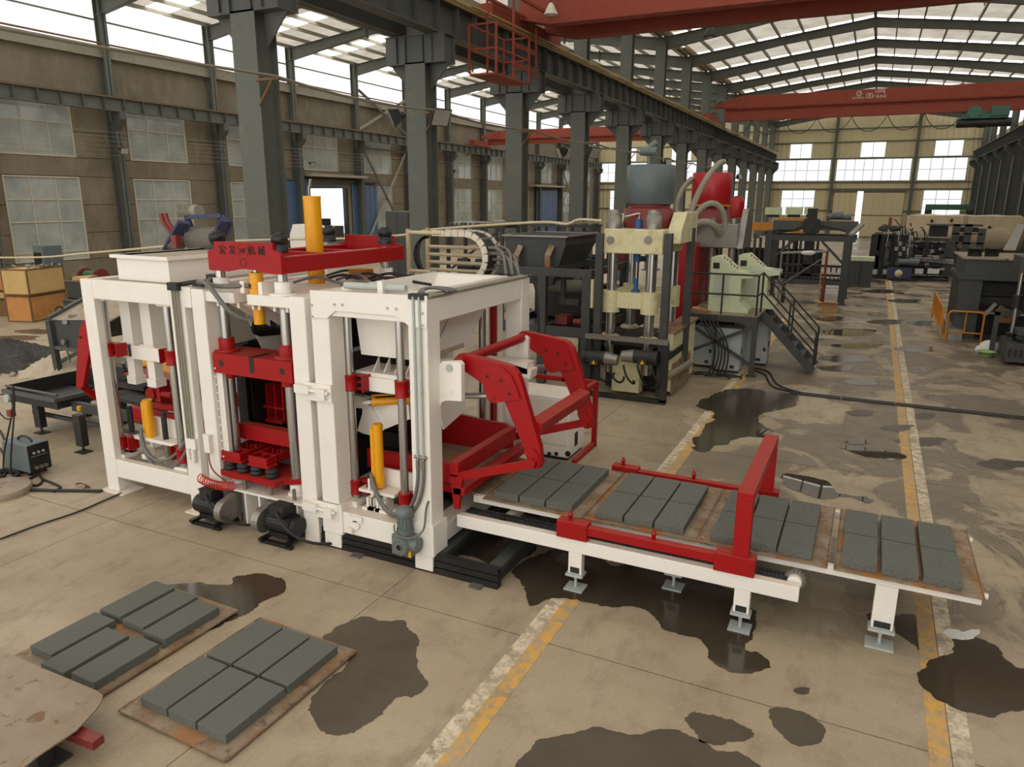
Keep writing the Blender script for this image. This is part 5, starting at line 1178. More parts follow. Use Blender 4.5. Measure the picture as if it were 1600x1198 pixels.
MB().tube(bez((hx1 + 0.2, 15.8, zt + 0.25), (hx1 + 0.5, 15.8, zt + 0.3), (bx_ + 0.05, 15.85, zt + 0.4), (bx_, 15.85, zt + 0.2)), 0.025, 7).build('pipe', 'chrome', Hp)
MB().tube(bez((cr_ + 0.1, 17.4, zt + 0.3), (cr_ + 0.2, 17.6, zt + 0.9), (cr_ + 0.5, 18.0, zt + 1.5), (cr_ + 0.55, 18.6, zt + 1.5)), 0.07, 10).build('oil_pipe', 'ledge', Hp)
MB().tube(bez((cr_ + 0.15, 17.4, zt + 0.1), (cr_ + 0.3, 17.6, zt + 0.7), (cr_ + 0.8, 17.8, zt + 0.7), (cr_ + 0.8, 18.0, zt + 0.0)), 0.07, 10).build('oil_pipe', 'ledge', Hp)
# steel guard frame around the press
xl_, xr_ = pY(936, 420, 15.4).x, pY(1042, 420, 15.4).x
m = MB(); m.box(xl_ - 0.08, xl_ + 0.08, 15.35, 15.5, 0.3, zt - 0.1); m.build('guard_post', 'dark', Hp)
m = MB(); m.box(xr_ - 0.08, xr_ + 0.08, 15.35, 15.5, 0.1, zb + 0.45); m.build('guard_post', 'dark', Hp)
m = MB(); m.box(xr_ + 0.05, xr_ + 0.2, 16.9, 17.05, 0.5, zt); m.build('guard_post', 'dark', Hp)
x0, x1 = pY(919, 580, 15.2).x, pY(1037, 590, 15.2).x
for x in (x0, x1): m = MB(); m.box(x - 0.07, x + 0.07, 15.15, 15.27, 0.05, 1.35); m.build('front_post', 'darker', Hp)
zq = pY(970, 528, 15.2).z
m = MB(); m.box(x0 - 0.07, x1 + 0.07, 15.12, 15.2, zq - 0.06, zq + 0.05); m.build('front_angle', 'steel', Hp)
m = MB(); m.box(x0 - 0.07, x1 + 0.07, 15.15, 15.27, 0.0, 0.1); m.build('front_sill', 'darker', Hp)
m = MB(); m.box(x0, x0 + 0.1, 15.27, 17.2, 0.9, 1.05); m.box(x1 - 0.1, x1, 15.27, 17.2, 0.9, 1.05); m.build('frame_rail', 'darker', Hp)
m = MB(); m.box(hx1 - 0.2, hx2 + 0.2, 16.1, 17.5, 0.05, 0.5); m.build('base_block', 'darker', Hp); m = MB(); m.prism([(hx1 + 0.15, 15.5, 0.1), (hx2 - 0.1, 15.5, 0.1), (hx2 - 0.1, 15.5, 0.85), (hx1 + 0.15, 15.5, 0.85)], (0, 0.3, 0)); m.build('press_base', 'cream', Hp); box(hx1 - 0.3, hx2 + 0.3, 15.6, 17.4, 1.15, 1.28).build('bolster', 'darker', Hp)
m = MB(); m.box(hx1 - 0.25, hx2 + 0.25, 16.0, 17.4, 0.5, 1.15); m.build('base_hollow_shade', 'black', Hp)  # solid black block stands for the shade inside the press base
m = MB(); m.box(x1 - 0.35, x1 - 0.02, 15.95, 18.2, 0.1, 1.45); m.build('side_bed', 'cream', Hp); m = MB(); m.box(x1 - 0.02, x1 + 0.03, 15.95, 17.6, 0.05, 0.75); m.box(x1 - 0.37, x1 + 0.06, 15.9, 18.2, 1.45, 1.5); m.build('side_plate', 'pallet', Hp)
MB().cyl(pY(1040, 590, 15.4), pY(1080, 565, 17.3), 0.08, 14).build('feed_roller', 'sheet', Hp)
for s1, pxm in ((1, 935), (-1, 1010)):
    p = pY(pxm, 556, 15.25); t = 0.36
    m = MB(); m.cyl((p.x - 0.22, 15.1, p.z), (p.x + 0.22, 15.1, p.z), 0.15, 20); m.cyl((p.x - s1 * 0.3, 15.1, p.z), (p.x - s1 * 0.22, 15.1, p.z), 0.165, 20); m.box(p.x - 0.1, p.x + 0.1, 14.93, 15.05, p.z - 0.14, p.z + 0.02); mo = m.build('drive_motor', 'darker', Hp)
    m = MB(); m.cyl((p.x + s1 * 0.22, 15.1, p.z), (p.x + s1 * 0.5, 15.1, p.z - 0.02), 0.15, 18, 0.12); m.build('motor_cowl', 'steel', mo)
    a = V((p.x - 0.05, 14.925, p.z - 0.12)); MB().prism([a, a + V((0.1, 0, 0)), a + V((0.05, 0, 0.09))], (0, 0.004, 0)).build('warning_label', 'yellow', mo)
for k in range(5):
    a = pY(930 + 22 * k, 570, 15.0); MB().tube(bez(a, a + V((0.1, -0.1, -0.4)), a + V((0.3, 0.2, -0.5)), a + V((0.35 - 0.1 * k, 0.3, -0.2 - 0.1 * k))), 0.025, 6).build('hose', 'rubber', Hp)

# ---- second press with red drums behind it
H2 = thing('hydraulic_press', 'grey-crowned press with glossy red drum and red side panels behind the cream press', 'press', (-3.9, 21.8, 0))
y = 21.5
a = pY(1112, 295, y); rr = 0.52
z0, z1 = pY(1112, 320, y).z, pY(1112, 270, y).z
MB().lathe((a.x, y, z0), [(rr, 0), (rr + 0.02, 0.02), (rr + 0.02, z1 - z0 - 0.02), (rr, z1 - z0)], 30).build('drum', 'tankred', H2)
MB().lathe((a.x, y, z0 - 0.6), [(rr, 0), (rr, 0.5), (rr - 0.06, 0.52), (rr - 0.06, 0.6)], 30).build('drum_base', 'maroon', H2)
ringmesh((a.x, y, z0 - 0.04), rr, rr + 0.06, (0, 0, 0.05), 28, (1, 0, 0), (0, 1, 0)).build('drum_ring', 'orange', H2)
m = MB(); m.box(a.x - 0.4, a.x + 0.9, 20.9, 22.4, z0 - 1.15, z0 - 0.5); m.build('crown', 'steel', H2, 0.02)
m = MB(); m.prism([(a.x + 0.9, 20.9, z0 - 1.15), (a.x + 0.9, 22.4, z0 - 1.15), (a.x + 0.9, 22.4, z0 - 0.1), (a.x + 0.9, 21.5, z0 - 0.1)], (0.15, 0, 0)); m.build('crown_cheek', 'steel', H2)
for xx in (0.2, 0.75):
    for yy_ in (21.1, 22.2): MB().cyl((a.x + xx, yy_, 0.2), (a.x + xx, yy_, z0 - 0.35), 0.1, 14).build('column', 'steel', H2)
m = MB(); m.box(a.x - 0.55, a.x - 0.1, 20.4, 22.4, 0.05, z0 - 1.0); m.build('side_panel', 'tankred', H2)
m = MB(); m.box(a.x - 0.1, a.x + 1.0, 20.9, 22.5, 0.05, 1.3); m.build('press_base', 'darker', H2)
MB().tube(bez((a.x - 0.5, 21.2, z0 - 0.5), (a.x - 0.9, 20.8, z0 - 0.5), (a.x - 0.9, 20.8, z0 + 0.3), (a.x - 0.5, 21.2, z1 - 0.15)), 0.07, 10).build('oil_pipe', 'ledge', H2)
MB().tube(bez((a.x - 0.4, 20.9, z0 - 1.0), (a.x - 0.3, 20.4, z0 - 0.3), (a.x + 0.4, 20.4, z0 - 0.3), (a.x + 0.4, 20.9, z0 - 0.8)), 0.1, 10).build('oil_pipe', 'ledge', H2)
m = MB(); m.cyl((a.x, y, z1), (a.x, y, z1 + 0.15), 0.1, 10); m.build('drum_cap', 'darker', H2)
H3 = thing('pressure_vessel', 'small glossy red vessel with domed ends behind the second press', 'tank', (-3.6, 25.0, 0))
y = 25.0; a = pY(1151, 325, y); zv0, zv1 = pY(1151, 346, y).z, pY(1151, 306, y).z; h = zv1 - zv0
MB().lathe((a.x, y, zv0), [(0.1, 0), (0.2, 0.08), (0.235, 0.2), (0.235, h - 0.2), (0.2, h - 0.08), (0.08, h)], 24).build('vessel_body', 'tankred', H3)
m = MB()
for k in range(3):
    t = 2 * math.pi * k / 3; m.cyl((a.x + 0.2 * math.cos(t), y + 0.2 * math.sin(t), 0), (a.x + 0.2 * math.cos(t), y + 0.2 * math.sin(t), zv0 + 0.3), 0.03, 8)
m.build('vessel_legs', 'darker', H3)

# ---- raised operator platform with railing and stair
Pz = 1.53
Pf = thing('operator_platform', 'dark steel operator platform with pipe railing and stair beside the cream press', 'platform', (-3.2, 19.8, 0))
box(-4.1, -2.35, 18.75, 21.3, Pz - 0.02, Pz).build('deck_plate', 'sheet', Pf)
for a, b, c, d in ((-4.1, -2.35, 18.72, 18.8), (-4.1, -2.35, 21.25, 21.33), (-2.42, -2.34, 18.8, 21.25), (-4.1, -4.02, 18.8, 21.25)): box(a, b, c, d, Pz - 0.18, Pz - 0.02).build('edge_beam', 'dark', Pf)
for x, y in ((-2.4, 18.78), (-4.05, 18.78), (-2.4, 21.28), (-4.05, 21.28)):
    box(x - 0.06, x + 0.06, y - 0.06, y + 0.06, 0.02, Pz - 0.18).build('leg', 'dark', Pf); box(x - 0.12, x + 0.12, y - 0.12, y + 0.12, 0, 0.02).build('foot_plate', 'dark', Pf)
MB().bar((-4.0, 18.78, 0.5), (-2.45, 18.78, 1.25), 0.05, 0.08).build('brace', 'dark', Pf); MB().bar((-4.0, 18.78, 1.2), (-2.45, 18.78, 0.3), 0.05, 0.08).build('brace', 'dark', Pf)
rail_pts = [(-4.05, 18.78), (-3.25, 18.78), (-2.4, 18.78), (-2.4, 19.6), (-2.4, 20.6), (-2.4, 21.28), (-3.3, 21.28), (-4.05, 21.28)]
for x, y in rail_pts: MB().cyl((x, y, Pz), (x, y, Pz + 1.0), 0.024, 8).build('rail_post', 'darker', Pf)
for i, (p, q) in enumerate(zip(rail_pts[:-1], rail_pts[1:])):
    if i == 3: continue
    for z in (0.5, 1.0): MB().cyl((p[0], p[1], Pz + z), (q[0], q[1], Pz + z), 0.022, 8).build('rail_bar', 'darker', Pf)
sy0, sy1 = 19.62, 20.55
for y in (sy0, sy1):
    MB().bar((-2.36, y, Pz - 0.05), (-1.02, y, 0.1), 0.04, 0.2).build('stringer', 'dark', Pf)
    for z in (0.5, 1.0): MB().cyl((-2.4, y, Pz + z), (-1.02, y, 0.1 + z), 0.022, 8).build('stair_rail', 'darker', Pf)
    for t in (0.5, 1.0): x = -2.36 + 1.34 * t; z = Pz + (0.1 - Pz) * t; MB().cyl((x, y, z), (x, y, z + 1.0), 0.022, 8).build('stair_post', 'darker', Pf)
for k in range(6):
    t = (k + 0.7) / 6.4; x = -2.36 + 1.34 * t; z = Pz - 0.05 + (0.15 - Pz) * t
    box(x - 0.12, x + 0.12, sy0 + 0.02, sy1 - 0.02, z, z + 0.03).build('tread', 'dark', Pf)
# control consoles
def console(label, x, y, sc=1.0):
    t = thing('control_console', label, 'console', (x, y, Pz), 'consoles on the operator platform')
    pr = [(0, 0), (1.0, 0), (1.0, 0.1), (0.78, 0.28), (0.78, 0.86), (1.06, 0.9), (1.06, 1.0), (0.66, 1.05), (0.22, 1.42), (0, 1.38)]
    m = MB(); m.prism([(x + a * sc, y, Pz + b * sc) for a, b in pr], (0, 0.72, 0)); m.build('console_body', 'mint', t, 0.01)
    m = MB()
    for k in range(14): m.box(x + 0.1, x + 0.5, y - 0.006, y, Pz + 0.38 + k * 0.045, Pz + 0.4 + k * 0.045)
    m.build('louvre_panel', 'cabgrey', t)
    box(x + 0.06, x + 0.22, y - 0.006, y, Pz + 1.1, Pz + 1.25).build('handle_recess', 'ink', t)
    for k in range(6):
        a = V((x + 0.3 + 0.06 * k, y + 0.12 + 0.09 * (k % 3), Pz + 1.355 - 0.05 * k)); MB().cyl(a, a + V((0.02, 0, 0.03)), 0.02, 8).build('button', 'cabred' if k % 2 else 'green', t)
    m = MB(); m.box(x + 0.82, x + 1.02, y + 0.1, y + 0.6, Pz + 1.02, Pz + 1.03); m.build('desk_panel', 'cabgrey', t)
    box(x + 0.781, x + 0.785, y + 0.1, y + 0.62, Pz + 0.3, Pz + 0.8).build('door_panel', 'cream', t)
console('pale green console with louvred side next to the front railing', pY(1106, 480, 19.1).x, 19.1)
console('pale green console set back behind its twin on the platform', pY(1106, 480, 19.1).x + 0.5, 20.2)
# cabinets under the platform
def cabinet(label, x, y, w_, d, h):
    t = thing('electrical_cabinet', label, 'cabinet', (x, y, 0), 'cabinets below the platform')
    box(x, x + w_, y, y + d, 0.06, h).build('cabinet_body', 'cabgrey', t, 0.01); box(x + 0.02, x + w_ - 0.02, y + 0.02, y + d - 0.02, 0, 0.06).build('plinth', 'darker', t)
    box(x + w_, x + w_ + 0.012, y + 0.03, y + d - 0.03, 0.1, h - 0.05).build('door', 'cabgrey', t)
    m = MB(); m.box(x + w_ + 0.012, x + w_ + 0.03, y + 0.1, y + 0.16, h * 0.45, h * 0.55); m.build('handle', 'ink', t)
    m = MB(); m.box(x + w_ * 0.62, x + w_ * 0.8, y - 0.006, y, 0.12, 0.2); m.box(x + w_ - 0.1, x + w_ - 0.03, y - 0.006, y, 0.4, 0.5); m.build('vent', 'ink', t)
cabinet('pale grey cabinet under the platform front edge, behind hanging cables', -3.35, 18.95, 0.62, 0.6, 1.15)
cabinet('pale grey cabinet under the platform beside the stair', -2.95, 20.2, 0.72, 0.6, 1.2)
cabinet('dark-shaded cabinet under the platform near the press', -3.98, 19.3, 0.5, 0.6, 1.1)
cb = thing('cable_bundle', 'black cables hanging from the platform and coiled on the floor', 'cable', (-3.2, 18.5, 0))
for k in range(5):
    a = V((-3.75 + 0.1 * k, 18.66, Pz - 0.05)); MB().tube(bez(a, a + V((0.1, -0.15, -0.4)), a + V((0.75 - 0.05 * k, -0.1, -0.5)), a + V((0.35, -0.15, -1.45))), 0.022, 6).build('cable', 'rubber', cb)
for k in range(4):
    c = V((-3.7 + 0.28 * k, 18.25 + 0.1 * (k % 2), 0.02)); MB().tube([c + V((0.3 * math.cos(t * 0.35), 0.22 * math.sin(t * 0.35), 0.004 * t)) for t in range(20)], 0.018, 6).build('cable_coil', 'rubber', cb)
fc = thing('floor_cable', 'pair of black cables running from the platform to the floor channel', 'cable', (-2, 18.3, 0))
for k in range(2): MB().tube(smooth_path([pZ(1175 + 4 * k, 578 - 3 * k, 0.02), pZ(1195 + 6 * k, 585 - 4 * k, 0.02), pZ(1205 + 8 * k, 602 - 3 * k, 0.02), pZ(1228 + 4 * k, 610 - 2 * k, 0.02), pZ(1250, 614 - k, 0.03)]), 0.022, 6).build('cable', 'rubber', fc)
card = thing('cardboard_offcut', 'brown cardboard sheet lying at the platform edge by the press', 'cardboard', (-3.9, 18.9, Pz)); MB().hexa([(-4.0, 18.84, Pz + 0.002), (-3.55, 18.82, Pz + 0.002), (-3.55, 19.05, Pz + 0.002), (-4.0, 19.05, Pz + 0.002)], [(-4.0, 18.8, Pz + 0.1), (-3.55, 18.78, Pz + 0.06), (-3.55, 19.05, Pz + 0.03), (-4.0, 19.05, Pz + 0.12)]).build('sheet', 'card', card)

# ---- dark batching hopper on its frame, behind the face-mix bay
Bh = thing('batching_hopper', 'dark grey batching hopper on a square steel frame left of the cream press', 'hopper', (-7.0, 17.0, 0)); Bh['label'] = 'dark grey batching hopper on a square steel frame beside the cream press'
y0 = 16.6
a, b, c, d = pY(790, 366, y0), pY(884, 371, y0), pY(880, 383, y0), pY(868, 418, y0)
zt, zm, zb = a.z, pY(840, 382, y0).z, pY(840, 418, y0).z
xl_, xr_ = a.x, b.x; D = 2.2
m = MB(); m.box(xl_, xr_, y0, y0 + D, zm, zt - 0.03); m.build('hopper_collar', 'dark', Bh)
m = MB(); t = 0.07
for q in ((xl_ - t, xr_ + t, y0 - t, y0 + 0.02), (xl_ - t, xr_ + t, y0 + D - 0.02, y0 + D + t), (xl_ - t, xl_ + 0.02, y0, y0 + D), (xr_ - 0.02, xr_ + t, y0, y0 + D)): m.box(*q, zt - 0.04, zt)
m.build('hopper_rim', 'steel', Bh)
MB().hexa([(xl_ + 0.15, y0 + 0.02, zb - 0.4), (d.x - 0.1, y0 + 0.02, zb - 0.4), (d.x - 0.1, y0 + D - 0.7, zb - 0.4), (xl_ + 0.15, y0 + D - 0.7, zb - 0.4)], [(xl_, y0, zm), (xr_, y0, zm), (xr_, y0 + D, zm), (xl_, y0 + D, zm)]).build('hopper_cone', 'dark', Bh)
box(xl_ + 0.05, xr_ - 0.05, y0 + 0.05, y0 + D - 0.05, zt - 0.06, zt - 0.02).build('hopper_mix', 'gravel', Bh)
for px in (811, 860):
    p = pY(px, 390, y0 - 0.05); m = MB(); m.bar(p + V((0.05, 0, 0.1)), p + V((-0.02, -0.12, -0.15)), 0.14, 0.05, (0, -1, 0)); m.bar(p + V((-0.02, -0.12, -0.13)), p + V((-0.02, -0.1, -0.55)), 0.14, 0.05, (0, -1, 0)); m.build('lifting_bracket', 'pallet', Bh)
fx = [pY(848, 470, 15.8).x, pY(917, 470, 15.8).x]; zf = pY(870, 426, 15.8).z; zl = pY(870, 516, 15.8).z
for x in fx + [fx[0] - 1.2]:
    for y in (15.8, 18.6): box(x - 0.1, x + 0.1, y - 0.085, y + 0.085, 0.02, zf + 0.05).build('frame_post', 'dark', Bh)
for y in (15.8, 18.6):
    box(fx[0] - 1.4, fx[1] + 0.12, y - 0.09, y + 0.09, zf - 0.08, zf + 0.1).build('frame_beam', 'dark', Bh); box(fx[0] - 1.3, fx[1] - 0.1, y - 0.06, y + 0.06, zl - 0.12, zl + 0.1).build('frame_beam', 'dark', Bh)
for x in fx + [fx[0] - 1.2]: box(x - 0.06, x + 0.06, 15.89, 18.5, zf - 0.08, zf + 0.08).build('frame_beam', 'dark', Bh); box(x - 0.05, x + 0.05, 15.89, 18.5, zl - 0.1, zl + 0.08).build('frame_beam', 'dark', Bh)
m = MB(); m.box(fx[0] - 1.1, fx[1] - 0.15, 16.4, 18.4, 1.05, 1.25); m.box(fx[0] - 1.1, fx[1] - 0.15, 17.8, 18.3, 1.3, 2.2); m.build('weigh_bin', 'black', Bh)
m = MB(); m.cyl((fx[0] - 0.6, 16.8, zf - 0.45), (fx[1] - 0.2, 17.2, zf - 0.45), 0.17, 16); m.build('belt_drum', 'belt', Bh)
m = MB(); m.cyl((fx[0] + 0.4, 16.1, zf - 0.6), (fx[0] + 0.4, 16.1, zf - 0.05), 0.07, 10); m.box(fx[0] + 0.33, fx[0] + 0.47, 16.0, 16.2, zf - 0.75, zf - 0.58); m.box(fx[0] + 0.5, fx[0] + 0.85, 15.95, 16.05, zf - 0.75, zf - 0.62); m.build('gate_ram', 'darker', Bh)
m = MB(); m.cyl((fx[0] + 0.65, 16.2, zl + 0.17), (fx[1] - 0.2, 16.2, zl + 0.18), 0.08, 12); m.box(fx[0] + 0.2, fx[0] + 0.5, 16.1, 16.5, zl + 0.1, zl + 0.3); m.build('valve_gear', 'maroon', Bh)
for x in (fx[1] + 0.12,): box(x, x + 0.06, 15.7, 15.78, zf - 0.75, zf - 0.1).build('weld_patch', 'cream', Bh)
Mm = thing('mixer_stand', 'dark machine frame packed between batching hopper and cream press', 'machine', (-5.8, 19.5, 0))
m = MB(); m.box(-6.9, -5.6, 19.2, 20.8, 0.9, 1.9); m.cyl((-6.6, 19.1, 1.5), (-5.9, 19.1, 1.5), 0.3, 18); m.build('mixer_drum', 'darker', Mm)
for x in (-6.9, -5.7):
    for y in (19.2, 20.7): box(x, x + 0.12, y, y + 0.12, 0.0, 2.8).build('post', 'dark', Mm)
m = MB(); m.box(-6.9, -5.6, 19.2, 19.32, 2.6, 2.75); m.box(-6.9, -5.6, 20.7, 20.82, 2.6, 2.75); m.box(-6.2, -5.9, 19.6, 20.4, 1.9, 3.6); m.build('upper_frame', 'dark', Mm)
m = MB(); m.box(-6.4, -5.9, 19.0, 19.6, 2.75, 3.4); m.build('red_gearbox', 'maroon', Mm)
for k in range(4): MB().tube(arc((-6.0 + 0.13 * k, 19.1, 3.5), 0.22, 0.2, math.pi - 0.2, 10), 0.025, 7).build('hose_loop', 'cabgrey', Mm)

# ---- dark roller stands and racks between the columns behind
def rack(label, x0, x1, y, h, d, name='steel_rack', tops=3, mat='dark'):
    t = thing(name, label, 'rack', ((x0 + x1) / 2, y, 0))
    n = max(2, int((x1 - x0) / 1.1) + 1)
    for i in range(n):
        x = x0 + (x1 - x0) * i / (n - 1)
        for yy_ in (y, y + d): box(x - 0.05, x + 0.05, yy_ - 0.05, yy_ + 0.05, 0, h).build('post', mat, t)
        if i: MB().bar((x0 + (x1 - x0) * (i - 1) / (n - 1), y, h * 0.55), (x, y, h - 0.05), 0.05, 0.08).build('brace', mat, t)
    for z in (h * 0.5, h):
        for yy_ in (y, y + d): box(x0 - 0.1, x1 + 0.1, yy_ - 0.04, yy_ + 0.04, z - 0.1, z).build('rail', mat, t)
    for k in range(tops * 4):
        x = x0 + (x1 - x0) * (k + 0.5) / (tops * 4); MB().cyl((x, y, h + 0.05), (x, y + d, h + 0.05), 0.05, 8).build('roller', 'steel' if k % 3 else 'belt', t)
    for k in range(tops):
        x = x0 + (x1 - x0) * (k + 0.4) / tops; m = MB(); m.box(x, x + 0.5, y + 0.1, y + d - 0.1, h * 0.5, h * 0.5 + 0.35); m.cyl((x + 0.1, y + 0.05, h * 0.5 + 0.5), (x + 0.5, y + 0.05, h * 0.5 + 0.5), 0.13, 12); m.build('drive_unit', 'darker', t)
    return t
xa = pY(700, 350, 22).x; xb = pY(785, 350, 22).x
rack('long dark roller stand with sloping braces behind the drag chain', xa, xb, 22, pY(740, 352, 22).z, 1.2, 'roller_stand')
xa = pY(760, 350, 30).x; xb = pY(925, 345, 30).x
rack('low dark roller line running behind the batching hopper', xa, xb, 30, pY(850, 350, 30).z, 1.0, 'roller_line', 5)
xa = pY(640, 350, 27).x; xb = pY(680, 350, 27).x
rack('short dark stand between the second and third columns', xa - 1.5, xb, 27, 1.6, 1.0, 'roller_stand', 2)
# white machine and cabinet beyond the yoke
wm = thing('cream_machine', 'small cream machine beyond the red yoke, beside the tall yellow cylinder', 'machine', (-13.5, 16.5, 0))
a = pY(447, 350, 16.5); b = pY(478, 380, 16.5)
m = MB(); m.prism([(a.x, 16.5, 0.0), (b.x + 0.1, 16.5, 0.0), (b.x + 0.1, 16.5, a.z - 0.1), (b.x - 0.1, 16.5, a.z), (a.x + 0.25, 16.5, a.z), (a.x + 0.1, 16.5, b.z + 0.2), (a.x, 16.5, b.z)], (0, 0.8, 0)); m.build('machine_body', 'white', wm)
m = MB(); m.cyl((a.x + 0.2, 16.45, 1.2), (a.x + 0.2, 16.5, 1.2), 0.2, 16); m.box(a.x - 0.1, a.x, 16.6, 17.2, 0.1, 1.6); m.build('machine_door', 'cabgrey', wm)
gc = thing('grey_cabinet', 'tall grey cabinet standing against the second column', 'cabinet', (-15, 20.5, 0))
a = pY(602, 330, 20.6); b = pY(640, 380, 20.6)
box(a.x, b.x, 20.6, 21.6, 0.1, a.z).build('cabinet_body', 'dark', gc, 0.01); box(a.x + 0.05, b.x - 0.05, 20.65, 21.55, 0, 0.1).build('plinth', 'darker', gc)
box(a.x + 0.03, (a.x + b.x) / 2 - 0.01, 20.585, 20.6, 0.15, a.z - 0.05).build('door', 'dark', gc); box((a.x + b.x) / 2 + 0.01, b.x - 0.03, 20.585, 20.6, 0.15, a.z - 0.05).build('door', 'dark', gc)
am = thing('annex_machine', 'pale blue-grey machine seen through the doorway with blue doors', 'machine', (-44, 52, 0))
for x0, x1, z1, mt in ((-47, -45.4, 2.2, 'cabgrey'), (-45.2, -43.9, 2.6, 'tankgrey'), (-43.7, -42.5, 2.0, 'cabgrey')): box(x0, x1, 52, 53.2, 0, z1).build('housing', mt, am)
box(-47.5, -42, 53.5, 53.9, 5.2, 5.7).build('bridge_beam', 'tankgrey', am); box(-47.3, -46.9, 53.4, 53.9, 0, 5.2).build('post', 'tankgrey', am); box(-42.6, -42.2, 53.4, 53.9, 0, 5.2).build('post', 'tankgrey', am)
m = MB(); m.cyl((-44.8, 53.6, 5.7), (-44.8, 53.6, 6.6), 0.3, 12); m.box(-44, -43.6, 53.4, 53.8, 5.7, 6.8); m.build('drive_head', 'darker', am)

# ---- gantry palletiser further down the aisle
Ga = thing('gantry_palletiser', 'dark gantry frame with orange beams and a vertical lift mast', 'machine', (-2.5, 35.2, 0))
gx0, gx1 = -4.1, -0.95; gz = 2.85; ya, yb_ = 34.2, 36.6
for x in (gx0, gx1):
    for y in (ya, yb_): box(x - 0.14, x + 0.14, y - 0.12, y + 0.12, 0.02, gz).build('leg', 'dark', Ga); box(x - 0.22, x + 0.22, y - 0.2, y + 0.2, 0, 0.02).build('foot_plate', 'dark', Ga)
    box(x - 0.12, x + 0.12, ya, yb_ + 1.5, gz, gz + 0.22).build('side_rail', 'dark', Ga)
for y in (ya, yb_): box(gx0 - 0.1, gx1 + 0.3, y - 0.1, y + 0.1, gz - 0.2, gz + 0.02).build('cross_beam', 'dark', Ga)
MB().bar((gx1 - 0.1, ya, gz - 1.1), (gx1 - 1.0, ya, gz - 0.2), 0.1, 0.1).build('knee_brace', 'dark', Ga); MB().bar((gx0 + 0.1, ya, gz - 1.1), (gx0 + 1.0, ya, gz - 0.2), 0.1, 0.1).build('knee_brace', 'dark', Ga)
m = MB(); m.box(gx0, gx1 + 0.3, 35.2, 35.5, gz + 0.22, gz + 0.62); m.box(gx0, gx1 + 0.3, 35.9, 36.1, gz + 0.22, gz + 0.55); m.build('trolley_beam', 'girder', Ga)
m = MB(); m.box(-2.7, -2.3, 35.0, 35.3, 0.9, 4.0); m.box(-2.8, -2.15, 34.9, 35.0, gz + 0.1, gz + 0.7); m.build('lift_mast', 'darker', Ga)
MB().bar((gx0 + 0.9, 35.0, gz + 0.2), (-2.7, 35.0, gz + 0.45), 0.07, 0.07).build('drag_cable', 'rubber', Ga); MB().bar((-2.2, 35.0, gz + 0.45), (gx1 - 0.1, 35.0, gz + 0.2), 0.07, 0.07).build('drag_cable', 'rubber', Ga)
m = MB(); m.cyl((-1.9, 35.4, gz + 0.8), (-0.95, 35.4, gz + 0.8), 0.13, 14); m.cyl((-1.7, 35.4, gz + 0.85), (-1.3, 35.4, gz + 0.85), 0.17, 14); m.build('travel_motor', 'tankgrey', Ga)
m = MB(); m.bar((gx1 + 0.1, 34.0, gz + 0.1), (gx1 + 0.45, 35.2, gz + 0.5), 0.2, 0.1); m.build('cable_trough', 'ledge', Ga)
m = MB(); m.bar((gx0 - 0.3, 34.2, gz + 0.1), (gx0 + 0.9, 36.8, gz + 0.2), 0.2, 0.16); m.build('infeed_rail', 'girder', Ga)
for z in (1.1, 1.5): box(gx0 + 0.6, gx1 - 0.1, 35.0, 35.25, z, z + 0.09).build('lower_rail', 'darker', Ga)
for k in range(10): box(gx0 + 0.8 + 0.22 * k, gx0 + 0.86 + 0.22 * k, 34.95, 35.0, 1.3, 1.5).build('roller_pin', 'darker', Ga)
Or = thing('orange_conveyor_beam', 'orange beam with cream boxes on top behind the gantry', 'machine', (-4, 42, 0))
y = 42; 
for px0, px1, py0, py1 in ((1152, 1215, 347, 360), (1215, 1275, 340, 348), (1236, 1270, 361, 368)):
    a = pY(px0, py0, y); b = pY(px1, py1, y); box(a.x, b.x, y, y + 0.4, b.z, a.z).build('beam', 'orange', Or)
for px0, px1 in ((1196, 1219), (1228, 1252), (1257, 1272)):
    a = pY(px0, 324, y); b = pY(px1, 339, y); box(a.x, b.x, y, y + 0.6, b.z + 0.12, a.z).build('control_box', 'mint', Or); box(a.x + 0.1, b.x - 0.1, y + 0.1, y + 0.5, b.z - 0.02, b.z + 0.12).build('box_foot', 'darker', Or)
for px in (1165, 1205, 1245):
    a = pY(px, 355, y); box(a.x - 0.12, a.x + 0.12, y + 0.1, y + 0.35, 0, a.z).build('post', 'darker', Or)
m = MB(); a = pY(1160, 400, y); m.box(a.x, a.x + 4, y + 0.5, y + 1.0, 0.2, 1.8); m.build('machine_mass', 'darker', Or)
for k in range(14):
    a = pY(1162 + 9 * k, 372, y - 0.2); m = MB(); m.box(a.x - 0.06, a.x + 0.06, y - 0.3, y - 0.1, 0.2, 2.4 + 0.1 * (k % 3)); m.build('upright', 'darker' if k % 2 else 'dark', Or)
Rf = thing('pipe_frame', 'red-ended pipe frame under the gantry with a white bag on its rail', 'frame', (-2.3, 33.0, 0))
a = pY(1222, 393, 33); b = pY(1293, 391, 33); c = pY(1290, 455, 33)
for p, mt in ((a, 'steel'), (b, 'maroon')): MB().cyl((p.x, 33, 0), (p.x, 33, p.z), 0.05, 8).build('post', mt, Rf)
MB().cyl((a.x, 33, a.z - 0.05), (b.x, 33, b.z - 0.05), 0.05, 8).build('top_rail', 'ledge', Rf)
for z in (0.55, 0.8): MB().cyl((a.x, 33, z), (b.x, 33, z), 0.02, 6).build('mid_rail', 'steel', Rf)
MB().bar((a.x, 33, 0.8), (b.x, 33, a.z - 0.1), 0.03, 0.03).build('diagonal', 'steel', Rf)
